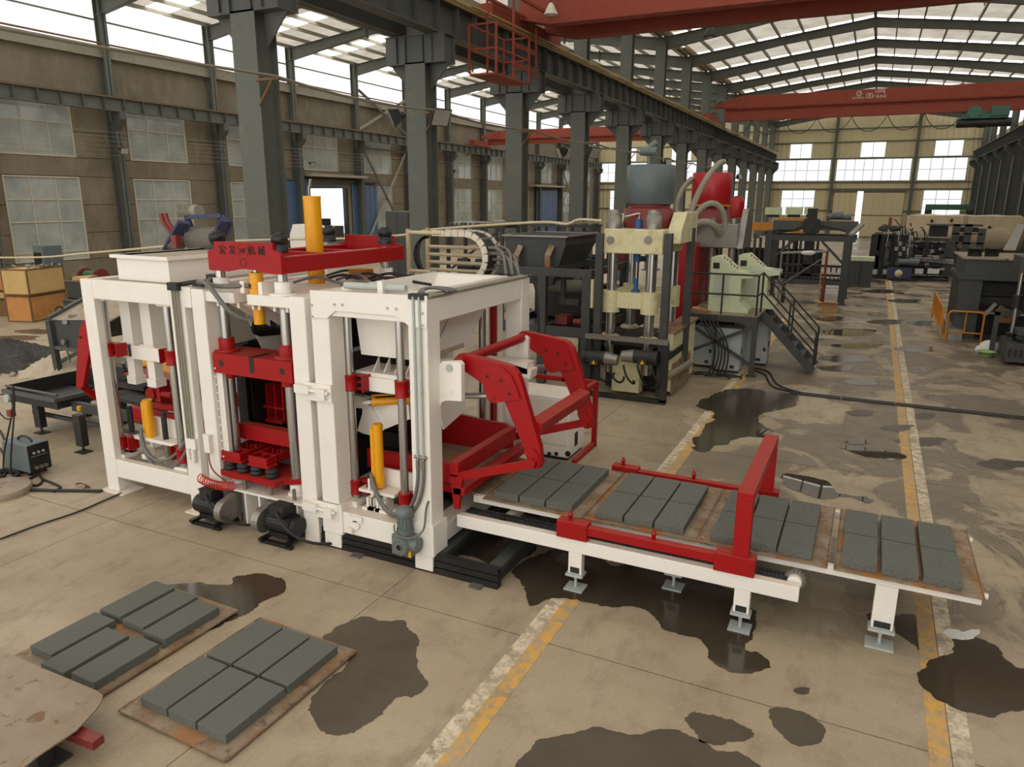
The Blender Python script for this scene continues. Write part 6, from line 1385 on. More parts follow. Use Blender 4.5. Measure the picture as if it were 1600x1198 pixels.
m = MB(); m.lathe((b.x - 1.0, 32.95, a.z - 0.02), [(0.03, 0), (0.09, 0.1), (0.1, 0.4), (0.03, 0.55)], 10, (1, 0, 0.02)); m.build('bag', 'plastic', Rf)
lt = thing('roller_table', 'low dark chain table standing under the gantry', 'table', (-2.4, 33.8, 0))
a = pY(1222, 437, 33.8); b = pY(1312, 438, 33.8)
box(a.x, b.x, 33.7, 33.8, a.z - 0.12, a.z + 0.05).build('side_rail', 'dark', lt); box(a.x, b.x, 34.6, 34.7, a.z - 0.12, a.z + 0.05).build('side_rail', 'dark', lt)
for k in range(14): MB().cyl((a.x + 0.1 + k * (b.x - a.x - 0.2) / 13, 33.8, a.z + 0.08), (a.x + 0.1 + k * (b.x - a.x - 0.2) / 13, 34.6, a.z + 0.08), 0.05, 8).build('roller', 'darker', lt)
for x in (a.x + 0.1, b.x - 0.6): box(x - 0.08, x + 0.08, 33.72, 33.8, 0, a.z - 0.1).build('leg', 'darker', lt)
MB().bar(pY(1283, 424, 33.2), pY(1278, 478, 33.2), 0.14, 0.05).build('leaning_board', 'card', lt)
cbx = thing('cardboard_box', 'open brown cardboard box on the floor in front of the gantry', 'box', (-1.6, 31.7, 0))
a = pZ(1281, 487); m = MB(); m.box(a.x, a.x + 0.62, 31.5, 31.52, 0, 0.36); m.box(a.x, a.x + 0.02, 31.52, 31.95, 0, 0.36); m.box(a.x + 0.6, a.x + 0.62, 31.52, 31.95, 0, 0.36); m.box(a.x, a.x + 0.62, 31.95, 31.97, 0, 0.36); m.box(a.x, a.x + 0.62, 31.5, 31.97, 0, 0.01); m.build('carton', 'card', cbx)
MB().hexa([(a.x, 31.5, 0.36), (a.x, 31.97, 0.36), (a.x + 0.01, 31.97, 0.36), (a.x + 0.01, 31.5, 0.36)], [(a.x - 0.25, 31.5, 0.45), (a.x - 0.25, 31.97, 0.45), (a.x - 0.24, 31.97, 0.46), (a.x - 0.24, 31.5, 0.46)]).build('flap', 'card', cbx)
MB().hexa([(a.x, 31.5, 0.355), (a.x + 0.62, 31.5, 0.355), (a.x + 0.62, 31.51, 0.365), (a.x, 31.51, 0.365)], [(a.x + 0.05, 31.25, 0.42), (a.x + 0.67, 31.25, 0.42), (a.x + 0.67, 31.26, 0.43), (a.x + 0.05, 31.26, 0.43)]).build('flap', 'card', cbx)
gcab = thing('low_cabinet', 'low grey cabinet with a pale top beyond the gantry legs', 'cabinet', (-0.6, 42, 0))
a = pY(1326, 407, 42); b = pY(1362, 430, 42); box(a.x, b.x, 42, 42.8, 0, a.z).build('cabinet_body', 'dark', gcab); box(a.x - 0.05, b.x + 0.05, 41.95, 42.85, a.z, a.z + 0.2).build('cabinet_top', 'mint', gcab); box((a.x + b.x) / 2, (a.x + b.x) / 2 + 0.05, 41.98, 42, 0.1, a.z - 0.1).build('door_gap', 'ink', gcab)

# ---- pipework-covered dark machine with blue power pack
Dm = thing('dark_forming_machine', 'dark pipe-covered forming machine in the aisle in front of the wrapped drum', 'machine', (2, 47.5, 0))
y = 47.2
P = lambda a, b, yy_=y: pY(a, b, yy_)
def pbox(root, name, mat, px0, px1, py0, py1, yy_, d, parent=None):
    a = pY(px0, py0, yy_); b = pY(px1, py1, yy_); return box(a.x, b.x, yy_, yy_ + d, b.z, a.z).build(name, mat, root)
pbox(Dm, 'main_frame', 'black', 1364, 1412, 366, 432, y + 0.3, 2.0); pbox(Dm, 'front_column', 'darker', 1362, 1370, 366, 430, y, 0.4); pbox(Dm, 'front_column', 'darker', 1373, 1376, 366, 430, y, 0.2)
for k in range(6): pbox(Dm, 'cross_bar', 'dark' if k % 2 else 'darker', 1372, 1412, 374 + k * 9, 377 + k * 9, y + 0.1, 0.2)
for k in range(4): pbox(Dm, 'upright', 'girder' if k % 2 else 'darker', 1377 + k * 9, 1378 + k * 9, 370, 415, y + 0.05, 0.1)
m = MB(); a = P(1390, 357); m.lathe((a.x, y + 0.8, a.z - 0.2), [(0.2, 0), (0.55, 0.05), (0.6, 0.2), (0.4, 0.35)], 18); m.build('hopper_lid', 'dark', Dm)
for k in range(14):
    a = P(1376 + k * 5 + random.uniform(-2, 2), 362 + random.uniform(-8, 4)); b = P(1372 + k * 6, 385 + random.uniform(-10, 18)); MB().tube(bez(a, a + V((0.2, -0.2, 0.25)), b + V((0, -0.2, 0.4)), b, 8), 0.03, 5).build('hose', ['rubber', 'dark', 'cabgrey'][k % 3], Dm)
for k in range(9):
    a = P(1398 + (k % 3) * 6, 380 + (k // 3) * 8); box(a.x, a.x + 0.16, y - 0.1, y + 0.1, a.z - 0.12, a.z + 0.1).build('valve', 'steel' if k % 2 else 'darker', Dm)
m = MB(); a = P(1391, 340); b = P(1394, 352); m.box(a.x - 0.05, a.x + 0.12, y + 0.4, y + 0.6, b.z, a.z); m.build('red_lever', 'maroon', Dm); MB().bar(P(1398, 342), P(1408, 356), 0.06, 0.06).build('lever_arm', 'dark', Dm)
for px0, px1, py0, py1 in ((1428, 1485, 371, 377), (1444, 1449, 377, 402), (1478, 1485, 377, 432), (1428, 1484, 400, 403)): pbox(Dm, 'side_frame', 'dark', px0, px1, py0, py1, y + 0.2, 0.3)
pbox(Dm, 'side_works', 'black', 1428, 1482, 378, 400, y + 0.8, 1.2)
for k in range(6): a = P(1434 + k * 8, 386 + (k % 3) * 4, y + 0.6); MB().cyl(a, a + V((0.3, 0, 0.02)), 0.12, 10).build('gear', ['darker', 'steel', 'dark'][k % 3], Dm)
a = P(1456, 392, y + 0.5); MB().cyl(a, a + V((0, -0.1, 0)), 0.12, 14).build('dial', 'cabgrey', Dm)
for k in range(4): MB().tube([P(1421 + k * 2, 372 + k), P(1421 + k * 2, 402 + k * 1.5), P(1490, 406 + k * 2)], 0.022, 5).build('pipe', 'chrome', Dm)
pbox(Dm, 'top_box', 'darker', 1454, 1480, 353, 370, y + 1.0, 1.0); pbox(Dm, 'top_rail', 'girder', 1450, 1490, 350, 353, y + 0.8, 1.4); pbox(Dm, 'bed_tube', 'black', 1430, 1485, 409, 418, y + 0.4, 0.6); pbox(Dm, 'base_rail', 'darker', 1362, 1485, 430, 436, y + 0.5, 1.5)
rq = random.Random(21)
pbox(Dm, 'lower_works', 'black', 1372, 1484, 402, 431, y + 0.9, 1.0)
for k in range(90):
    px, py = (rq.uniform(1372, 1426), rq.uniform(352, 424)) if k < 60 else (rq.uniform(1430, 1482), rq.uniform(378, 424))
    a = P(px, py, y + rq.uniform(-0.1, 0.5)); w_ = rq.uniform(0.04, 0.16); mt = rq.choice(['darker', 'dark', 'black', 'girder', 'steel', 'rubber', 'cabgrey'] if k % 3 == 0 else ['darker', 'dark', 'black'])
    if k % 2: box(a.x - w_, a.x + w_, a.y, a.y + 0.2, a.z - rq.uniform(0.03, 0.15), a.z + rq.uniform(0.03, 0.12)).build('fitting', mt, Dm)
    else: b = a + V((rq.uniform(-0.35, 0.35), 0, rq.uniform(-0.3, 0.3))); MB().tube(bez(a, a + V((0, -0.1, 0.15)), b + V((0, -0.1, 0.15)), b, 5), 0.025, 5).build('pipe', mt, Dm)
for px in (1367, 1383): a = P(px, 424); box(a.x - 0.12, a.x + 0.12, y - 0.2, y, a.z - 0.15, a.z + 0.12).build('limit_box', 'cabgrey', Dm)
pk = thing('hydraulic_power_pack', 'navy hydraulic power pack with round white cover on the floor by the dark machine', 'pump unit', (1.5, 46.4, 0))
a = P(1387, 418, 46.3); b = P(1426, 418, 46.3); box(a.x, b.x, 46.3, 47.0, 0.12, a.z).build('oil_tank', 'navy', pk, 0.02); box(a.x + 0.1, b.x - 0.1, 46.35, 46.95, 0, 0.12).build('skid', 'darker', pk)
c = P(1404, 427, 46.3); MB().lathe(c, [(0.2, 0), (0.2, 0.03), (0.14, 0.05), (0.05, 0.09)], 18, (0, -1, 0)).build('tank_cover', 'cream', pk)
a = P(1403, 409, 46.5); m = MB(); m.cyl(a, a + V((0.7, 0, 0.02)), 0.17, 14); m.cyl(a + V((0.55, 0, 0.02)), a + V((1.05, 0, 0.02)), 0.19, 14); m.build('pump_motor', 'tankgrey', pk)
for px0, px1, lab in ((1430, 1442, 'small white junction box under the dark machine, nearer the navy power pack'), (1450, 1467, 'larger white junction box under the dark machine frame')):
    t = thing('junction_box', lab, 'box', (2.5, 47, 0)); a = P(px0, 420, 46.8); b = P(px1, 428, 46.8); box(a.x, b.x, 46.8, 47.1, b.z, a.z).build('box_body', 'plastic', t); box(a.x, a.x + 0.05, 46.85, 47.05, 0, b.z).build('stand', 'darker', t)
Sk = thing('grey_skid_frame', 'grey open steel frame with hanging red hook block behind dark forming machine', 'frame', (4, 50, 0))
for px0, px1, py0, py1 in ((1488, 1536, 350, 354), (1488, 1536, 364, 367), (1488, 1536, 378, 382), (1490, 1494, 350, 400), (1509, 1513, 350, 400), (1530, 1535, 357, 400)): pbox(Sk, 'frame_bar', 'girder', px0, px1, py0, py1, 50.0, 0.3)
for px in (1490, 1509, 1530): a = pY(px, 399, 50.0); b = pY(px + 4, 399, 50.0); box(a.x, b.x, 50.0, 50.3, 0, a.z + 0.02).build('leg', 'girder', Sk)
pbox(Sk, 'dark_panel', 'black', 1494, 1509, 368, 378, 50.4, 0.6); pbox(Sk, 'dark_panel', 'black', 1495, 1528, 355, 363, 50.6, 0.6)
Wr = thing('wrapped_drum', 'huge horizontal drum wrapped in beige sheeting against the far aisle wall', 'drum', (6, 60, 0))
a = P(1422, 337, 59.4); b = P(1425, 380, 59.4)
m = MB(); n = 20; xs_ = [2.0 + i * 0.7 for i in range(11)]
m.lathe((2.05, 60.4, 2.2), [(0.3, 0), (1.15, 0.02)] + [(1.22 + 0.03 * ((i * 7) % 3), 0.66 * i + 0.1) for i in range(1, 11)] + [(1.1, 6.95)], 24, (1, 0, 0)); m.build('drum_body', 'palewrap', Wr)
m = MB(); zz = a.z
for i in range(10):
    x0 = 2.0 + i * 0.69; m.hexa([(x0, 59.2 - 0.05 * (i % 2), 2.2), (x0 + 0.69, 59.2 - 0.05 * ((i + 1) % 2), 2.2), (x0 + 0.69, 59.9, 2.2), (x0, 59.9, 2.2)], [(x0, 59.3, zz + 0.04 * (i % 2)), (x0 + 0.69, 59.3, zz + 0.04 * ((i + 1) % 2)), (x0 + 0.69, 61.4, zz), (x0, 61.4, zz)])
m.build('cover_sheet', 'palewrap', Wr)
for px, py in ((1456, 345), (1487, 344), (1546, 355)): p = P(px, py, 59.17); MB().cyl(p, p + V((0, -0.03, 0)), 0.1, 10).build('lifting_eye', 'ink', Wr)
for k in range(3): box(2.4 + 2.6 * k, 2.8 + 2.6 * k, 59.6, 61.2, 0, 1.25).build('cradle', 'darker', Wr)
MB().hexa([(7.9, 59.0, 1.2), (8.6, 59.0, 1.2), (8.6, 59.1, 1.2), (7.9, 59.1, 1.2)], [(8.5, 59.05, 2.9), (8.9, 59.05, 2.9), (8.9, 59.1, 2.9), (8.5, 59.1, 2.9)]).build('loose_sheet', 'plastic', Wr)
Gf = thing('green_gantry', 'green-topped portal frame by the end wall above the wrapped drum', 'gantry', (6.5, 85, 0))
a = P(1447, 319, 85); b = P(1518, 330, 85); box(a.x, b.x, 85, 85.6, b.z + 0.1, a.z).build('top_beam', 'green', Gf)
for px in (1450, 1515): p = P(px, 335, 85); box(p.x - 0.3, p.x + 0.3, 85, 85.6, 0, b.z + 0.1).build('post', 'darker', Gf)

# ---- dark block machine on the right, with orange barriers
Rm = thing('dark_block_machine', 'dark grey block machine with an open front behind the orange barriers', 'machine', (4.2, 28.5, 0))
y = 27.4; P = lambda a, b, yy_=27.4: pY(a, b, yy_)
a = P(1510, 402); b = P(1600, 405); zt, zm = a.z, P(1510, 430).z; xl_ = a.x; xr_ = xl_ + 2.6
m = MB(); m.box(xl_, xr_, y, y + 3.0, zm, zt - 0.04); m.build('hopper_box', 'dark', Rm); m = MB(); m.box(xl_ - 0.1, xr_ + 0.1, y - 0.08, y + 3.1, zt - 0.05, zt); m.build('hopper_lid', 'sheet', Rm)
m = MB(); m.box(xl_ - 0.12, xr_ + 0.1, y - 0.1, y + 3.1, zm - 0.12, zm); m.build('ledge', 'dark', Rm)
m = MB(); m.box(xl_ - 0.05, xl_ + 0.55, y, y + 0.3, 0.0, zm - 0.12); m.build('side_column', 'dark', Rm); m = MB(); m.box(xl_ - 0.05, xl_ + 0.02, y + 0.3, y + 2.9, 0.0, zm - 0.15); m.build('side_housing', 'darker', Rm)
m = MB(); m.box(xr_ - 0.5, xr_, y, y + 0.3, 0.0, zm - 0.12); m.build('side_column', 'dark', Rm)
m = MB(); m.box(xl_ + 0.5, xr_ - 0.4, y + 0.9, y + 2.9, 0.0, zm - 0.12); m.build('interior', 'black', Rm)
m = MB(); m.box(xl_ + 0.6, xr_ - 0.5, y + 0.6, y + 0.85, zm - 0.5, zm - 0.25); m.box(xl_ + 0.6, xr_ - 0.5, y + 0.5, y + 0.85, zm - 0.95, zm - 0.7); m.build('press_head', 'darker', Rm)
z_ = P(1520, 487).z
m = MB(); m.box(xl_, xr_, y - 0.1, y + 0.6, z_ - 0.03, z_ + 0.03); m.build('front_shelf', 'steel', Rm)
p = P(1552, 484, y - 0.2); m = MB(); m.cyl(p + V((0.1, 0, 0.05)), p + V((0.42, -0.05, -0.12)), 0.14, 16); m.box(p.x + 0.1, p.x + 0.5, p.y - 0.1, p.y + 0.2, z_ - 0.25, p.z - 0.15); m.build('drive_motor', 'wood', Rm)
MB().bar(P(1538, 492, y - 0.25), P(1556, 474, y - 0.25), 0.12, 0.1).build('belt_guard', 'ledge', Rm)
for dx in (0.3, 0.8): MB().lathe((xl_ + dx, y + 0.7 + dx * 0.5, zt), [(0.2, 0), (0.2, 0.2), (0.22, 0.2), (0.22, 0.25)], 16).build('lid_motor', 'darker', Rm)
box(xl_ + 0.7, xr_, y - 0.15, y - 0.05, 0.05, 0.2).build('sill_beam', 'darker', Rm)
def barrier(label, p0, p1, h, n):
    t = thing('safety_barrier', label, 'barrier', p0, 'orange safety barriers'); p0, p1 = V(p0), V(p1); u = V((0, 0, 1)); d = (p1 - p0); r = 0.12; dn = d.normalized()
    pts = [p0, p0 + u * (h - r)] + [p0 + u * (h - r) + dn * (r - r * math.cos(a * math.pi / 8)) + u * (r * math.sin(a * math.pi / 8)) for a in range(1, 5)] + [p1 - dn * r + u * h] + [p1 + u * (h - r) - dn * (r - r * math.cos(a * math.pi / 8)) + u * (r * math.sin(a * math.pi / 8)) for a in (3, 2, 1)] + [p1 + u * (h - r), p1]
    MB().tube(pts, 0.03, 8).build('hoop', 'orange', t)
    MB().cyl(p0 + u * 0.28, p1 + u * 0.28, 0.025, 8).build('lower_rail', 'orange', t)
    for i in range(1, n): MB().cyl(p0 + d * i / n + u * 0.28, p0 + d * i / n + u * h, 0.02, 6).build('bar', 'orange', t)
barrier('orange pipe barrier with one bar facing the camera before the dark machine', (2.42, 26.8, 0), (3.4, 26.85, 0), 0.95, 2)
barrier('orange pipe barrier of many bars running along the aisle', (2.28, 26.95, 0), (2.34, 31.9, 0), 1.0, 10)
pl = thing('steel_plate', 'worn steel plate lying inside the orange barriers', 'plate', (2.7, 28, 0)); MB().hexa([(2.5, 27.0, 0.0), (2.9, 27.0, 0.0), (2.9, 29.0, 0.0), (2.5, 29.0, 0.0)], [(2.5, 27.0, 0.35), (2.9, 27.0, 0.35), (2.9, 29.0, 0.4), (2.5, 29.0, 0.4)]).build('plate_stack', 'steel', pl)
# machine at the right edge
Em = thing('column_machine', 'dark machine with chrome columns next to the white sack and green basin', 'machine', (4.1, 23.7, 0))
a = pY(1573, 530, 23.5)
m = MB(); m.box(a.x, a.x + 1.4, 23.3, 24.6, 0.1, 0.62); m.build('machine_bed', 'dark', Em)
for k in range(4): box(a.x + 0.05 + 0.13 * k, a.x + 0.12 + 0.13 * k, 23.285, 23.3, 0.25, 0.45).build('bed_vent', 'ink', Em)
for x, y in ((a.x + 0.15, 23.9), (a.x + 0.5, 23.5), (a.x + 1.1, 23.9)):
    MB().cyl((x, y, 0.62), (x, y, 2.9), 0.05, 14).build('guide_column', 'chrome', Em); MB().lathe((x, y, 0.62), [(0.14, 0), (0.14, 0.05), (0.1, 0.06), (0.1, 0.12), (0.14, 0.13), (0.14, 0.2)], 14).build('spring_seat', 'darker', Em); MB().lathe((x, y, 1.5), [(0.12, 0), (0.12, 0.35)], 14).build('slide_bush', 'darker', Em)
m = MB(); m.box(a.x + 0.2, a.x + 1.4, 23.4, 24.2, 0.82, 0.95); m.build('table', 'dark', Em)
m = MB(); m.box(a.x, a.x + 1.4, 23.3, 24.6, 2.5, 2.9); m.build('head', 'dark', Em)
m = MB(); p = pY(1552, 505, 24.8); m.box(p.x, p.x + 0.12, 24.7, 24.82, 0, p.z + 0.35); m.box(p.x, p.x + 0.6, 24.7, 24.82, p.z + 0.25, p.z + 0.4); m.build('side_bracket', 'dark', Em)
sk = thing('plastic_sack', 'crumpled white plastic sack on the floor by the right-hand machine', 'sack', (3.45, 24.6, 0)); sk['label'] = 'crumpled white plastic sack slumped behind the green basin'
m = MB(); a = pZ(1545, 553)
for cx, cy, r, h in ((0.0, 0.25, 0.28, 0.36), (0.2, 0.3, 0.2, 0.25), (0.33, 0.28, 0.14, 0.2), (-0.18, 0.25, 0.17, 0.2)):
    m.lathe((a.x + cx, a.y + cy, 0), [(r * 0.85, 0), (r, h * 0.3), (r * 0.8, h * 0.75), (r * 0.3, h)], 10)
m.build('sack_body', 'plastic', sk)
bn = thing('plastic_basin', 'light green plastic basin on the floor in front of the white sack', 'basin', (3.3, 24.2, 0))
a = pZ(1542, 559); m = MB(); c = (a.x, a.y + 0.25, 0); m.lathe(c, [(0.15, 0), (0.22, 0.14), (0.24, 0.14), (0.24, 0.15), (0.21, 0.15), (0.14, 0.02)], 22); m.build('basin_body', 'basin', bn)
# ================================================================== CRANES, LAMPS, WIRES
def crane(name, label, x0, x1, y, z0, z1, lo, dep, taper, end_z):
    t = thing(name, label, 'crane', ((x0 + x1) / 2, y, z0), 'red overhead cranes'); h = z1 - z0
    pr = [(x0 + taper, z0 + lo), (x1, z0 + lo), (x1, z1), (x0 + taper * 1.1, z1), (x0 + 0.2, z0 + lo + 0.4 * (h - lo)), (x0 + 0.2, z0 + lo + 0.1)]
    m = MB(); m.prism([(x, y, z) for x, z in pr], (0, dep, 0)); g = m.build('box_girder', 'redcrane', t, 0.02)
    m = MB(); m.ibeam((x0 + taper * 0.5, y + dep / 2, z0 + lo / 2), (x1, y + dep / 2, z0 + lo / 2), dep * 0.9, lo, 0.06, 0.05); m.build('hoist_rail', 'redcrane', t)
    for k in (0.9, 1.15): m = MB(); m.bar((x0 + taper * k, y - 0.01, z0 + lo + 0.02), (x0 + taper * k + 0.35, y - 0.01, z1 - 0.02), 0.02, 0.05, (1, 0, 0)); m.build('seam_strip', 'maroon', t)
    m = MB(); m.box(x0 - 0.25, x0 + 0.3, y - 1.5, y + dep + 1.5, end_z, end_z + 0.5); m.build('end_truck', 'redcrane', t)
    return t
# near double-girder crane with access cage
C1 = thing('overhead_crane', 'red double-girder overhead crane with hanging access cage, nearest overhead', 'crane', (-1.5, 26.7, 10.0), 'red overhead cranes'); C1['label'] = 'red double-girder crane with hanging access cage above the press line'
yq = 26.7; zb_, zt_ = pY(1000, 47, yq).z - 0.05, pY(830, 42, yq).z + 0.1
zb_ = (pY(830, 68, yq).z + pY(1300, 15, yq).z) / 2
m = MB(); m.prism([(-11.7, yq, zb_ + 0.25), (-10.6, yq, zb_), (9.0, yq, zb_), (9.0, yq, zb_ + 1.15), (-11.7, yq, zb_ + 1.15)], (0, 0.5, 0)); m.build('box_girder', 'redcrane', C1, 0.02)
m = MB(); m.prism([(-11.7, yq - 2.2, zb_ + 0.25), (-10.6, yq - 2.2, zb_), (9.0, yq - 2.2, zb_), (9.0, yq - 2.2, zb_ + 1.15), (-11.7, yq - 2.2, zb_ + 1.15)], (0, 0.5, 0)); m.build('box_girder', 'redcrane', C1, 0.02)
box(-11.5, 9.0, yq - 1.7, yq - 0.01, zb_ + 0.62, zb_ + 0.66).build('walkway', 'redcrane', C1)
for k in range(17): MB().bar((-11.2 + 1.2 * k, yq - 1.7, zb_ + 0.55), (-10.6 + 1.2 * k, yq - 0.02, zb_ + 0.55), 0.06, 0.1).build('walkway_brace', 'maroon', C1)
box(-12.15, -11.65, yq - 4.2, yq + 1.5, 9.93, 10.35).build('end_truck', 'redcrane', C1)
# cage
fc = [pX(720, 124, -11.35), pX(783, 128, -10.9)]
cx0, cx1, cy0, cy1, cz0 = -11.45, -10.55, 20.6, 22.9, 7.95; cz1 = 9.3
m = MB(); m.box(cx0, cx1, cy0, cy1, cz0 - 0.05, cz0); m.build('cage_floor', 'redcrane', C1)
for x in (cx0, cx1):
    for y in (cy0, (cy0 + cy1) / 2, cy1): MB().bar((x, y, cz0), (x, y, cz1 if y != (cy0 + cy1) / 2 else 10.3), 0.06, 0.06).build('cage_post', 'redcrane', C1)
for z in ((cz0 + cz1) / 2, cz1):
    for x in (cx0, cx1): MB().bar((x, cy0, z), (x, cy1, z), 0.05, 0.05).build('cage_rail', 'redcrane', C1)
    for y in (cy0, cy1): MB().bar((cx0, y, z), (cx1, y, z), 0.05, 0.05).build('cage_rail', 'redcrane', C1)
for x in (cx0, cx1): MB().bar((x, (cy0 + cy1) / 2, 10.3), (x, yq - 2.0, 10.3), 0.08, 0.08).build('hanger_rail', 'redcrane', C1)
m = MB()
for z in (8.6, 9.2): m.bar((-11.2, cy1 + 0.2, z), (-11.2, cy1 + 2.0, z), 0.04, 0.16)
m.bar((-11.2, cy1 + 2.0, 8.4), (-11.2, cy1 + 2.0, 10.0), 0.06, 0.06); m.bar((-11.2, cy1 + 0.2, 8.4), (-11.2, cy1 + 0.2, 9.9), 0.06, 0.06); m.build('ladder_guard', 'redcrane', C1)
# far nave crane with lettering and hoist
C2 = crane('overhead_crane', 'red box-girder crane with white lettering and a hanging green hoist down the nave', XC + 0.7, XR - 0.3, 58, 9.98, 11.68, 0.86, 0.5, 1.9, 9.93)
xd, zd = V((1, 0, 0)), V((0, 0, 1)); yl = 57.985
def lab(s_, px, py, size): p = pY(px, py, yl); text(s_, 'crane_lettering', 'whiteink', C2, (p.x, yl, p.z), xd, zd, size, 0.005)
lab('10吨', 1375, 142.5, 0.34); lab('产品出品', 1374, 150.5, 0.22); lab('AOYFALL', 1341, 153, 0.19)
p = pY(1342.5, 146, yl); ringmesh((p.x, yl - 0.01, p.z), 0.13, 0.17, (0, 0.01, 0)).build('crane_emblem', 'whiteink', C2); lab('力', 1342.5, 146.2, 0.2)
p = pY(1358.5, 149.5, yl); m = MB(); 
for a, b, c, d in ((-0.2, 0.2, 0.13, 0.16), (-0.2, 0.2, -0.16, -0.13), (-0.2, -0.17, -0.13, 0.13), (0.17, 0.2, -0.13, 0.13)): m.box(p.x + a, p.x + b, yl - 0.01, yl, p.z + c, p.z + d)
m.build('crane_plate_mark', 'whiteink', C2); lab('重', 1358.5, 149.6, 0.22)
hz_ = pY(1530, 190, 58)
m = MB(); hx = pY(1538, 180, 58).x; zt_ = 10.0
m.cyl((hx - 1.5, 57.9, zt_ - 0.75), (hx + 1.5, 57.9, zt_ - 0.75), 0.27, 16); m.build('hoist_drum', 'darker', C2)
m = MB(); m.box(hx - 1.3, hx + 1.2, 57.6, 58.3, zt_ - 0.5, zt_ - 0.28); m.box(hx - 0.2, hx + 0.4, 57.8, 58.4, zt_ - 0.3, zt_ - 0.02); m.box(hx + 0.7, hx + 1.1, 57.8, 58.4, zt_ - 0.3, zt_ - 0.02); m.build('hoist_frame', 'green', C2)
m = MB(); m.cyl((hx - 0.6, 57.5, zt_ - 0.1), (hx - 0.6, 58.0, zt_ - 0.1), 0.4, 16); m.build('hoist_gearbox', 'green', C2); m = MB(); m.box(hx + 0.3, hx + 1.3, 57.5, 57.8, zt_ - 0.35, zt_ + 0.2); m.build('hoist_panel', 'green', C2)
for xx in (-0.4, -0.1, 0.1): MB().cyl((hx + xx, 57.9, zt_ - 0.8), (hx - 0.1 + xx * 0.3, 57.9, 2.05), 0.012, 5).build('hoist_rope', 'darker', C2)
m = MB(); m.box(hx - 0.3, hx + 0.05, 57.75, 58.05, 1.6, 2.1); m.cyl((hx - 0.12, 57.9, 1.3), (hx - 0.12, 57.9, 1.6), 0.08, 10); m.build('hook_block', 'orange', C2)
for k in range(9):
    x0 = XC + 1.5 + k * 2.2; MB().tube(bez((x0, 57.9, 10.0), (x0 + 0.5, 57.9, 8.6), (x0 + 1.7, 57.9, 8.6), (x0 + 2.2, 57.9, 10.0)), 0.025, 5).build('festoon_cable', 'darker', C2)
m = MB(); m.cyl((XC + 1.2, 57.6, 11.2), (XC + 1.5, 57.6, 11.4), 0.14, 10); m.box(XC + 0.7, XC + 0.75, 57.3, 57.4, 9.9, 12.6); m.build('travel_motor', 'green', C2)
C3 = crane('overhead_crane', 'red crane spanning the side bay behind the central columns', XL + 0.4, XC - 0.6, 64.2, 9.3, 10.55, 0.5, 0.5, 1.6, 9.2)
# pendant lamps
def pendant(label, px, py, y, r):
    p = pY(px, py, y); t = thing('pendant_lamp', label, 'lamp', p, 'pendant lamps')
    m = MB(); m.lathe((p.x, y, p.z - r * 0.9), [(r, 0), (r * 0.98, 0.03), (r * 0.35, r * 1.3), (r * 0.2, r * 1.5)], 18); m.build('shade', 'lampshade' if y < 30 else 'darker', t)
    m = MB(); m.cyl((p.x, y, p.z - r * 1.05), (p.x, y, p.z - r * 0.9), r * 0.4, 12); m.build('bulb', 'cabgrey', t)
    MB().cyl((p.x, y, p.z + r * 0.6), (p.x, y, p.z + r * 0.6 + (0.8 if y < 30 else 2.6)), 0.02, 6).build('rod', 'darker', t)
pendant('cream cone lamp hanging below the near crane walkway', 861, 12, 23.9, 0.24)
pendant('dark cone lamp hanging beyond the near crane girder', 1110, 46, 33, 0.3)
# floodlights on columns
def flood(label, p, d, s_=0.5, lens='lamp'):
    p = V(p); t = thing('floodlight', label, 'floodlight', p, 'floodlights on the columns'); d = V(d).normalized(); a = d.cross(V((0, 0, 1))).normalized(); u = a.cross(d)
    q = lambda k, w_, h: [p + d * k - a * w_ - u * h, p + d * k + a * w_ - u * h, p + d * k + a * w_ + u * h, p + d * k - a * w_ + u * h]
    m = MB(); m.hexa(q(0, s_ * 0.3, s_ * 0.25), q(s_ * 0.5, s_ * 0.5, s_ * 0.42)); m.build('housing', 'darker', t)
    m = MB(); m.hexa(q(s_ * 0.5, s_ * 0.44, s_ * 0.37), q(s_ * 0.52, s_ * 0.44, s_ * 0.37)); m.build('lens', 'lamp', t)
    m = MB(); m.bar(p - d * 0.12 - u * 0.1, p + d * 0.1, 0.05, 0.05); m.cyl(p - d * 0.05 - a * 0.2, p - d * 0.05 + a * 0.2, 0.06, 8); m.build('bracket', 'darker', t)
def col_y(k): return 13.0 + BAY * k
for k, z in ((1, 6.75), (3, 6.5)):
    n = ['second', 'fourth'][k > 1]
    flood('floodlight on the %s column aimed toward the side bay' % n, (XC - 0.62, col_y(k) - 0.2, z), (-0.7, -0.5, -0.35), 0.62)
    flood('floodlight on the %s column aimed toward the nave' % n, (XC + 0.62, col_y(k) - 0.2, z), (0.75, -0.35, -0.45), 0.62)
for k, z in ((5, 6.4), (7, 6.4), (9, 6.4)): flood('floodlight on column number %s of the central row, aimed at the nave' % ['six', 'eight', 'ten'][(k - 5) // 2], (XC + 0.55, col_y(k), z), (0.8, -0.3, 0.3), 0.6)
for k, px, py in ((2, 193, 233), (4, 487, 255), (7, 711, 267)):
    p = pX(px, py, XL + 0.75); flood('small floodlight on the wall column %s' % {2: 'beside the first full window', 4: 'next to the blue door', 7: 'beyond the braced bay'}[k], p, (0.8, -0.3, -0.5), 0.4)
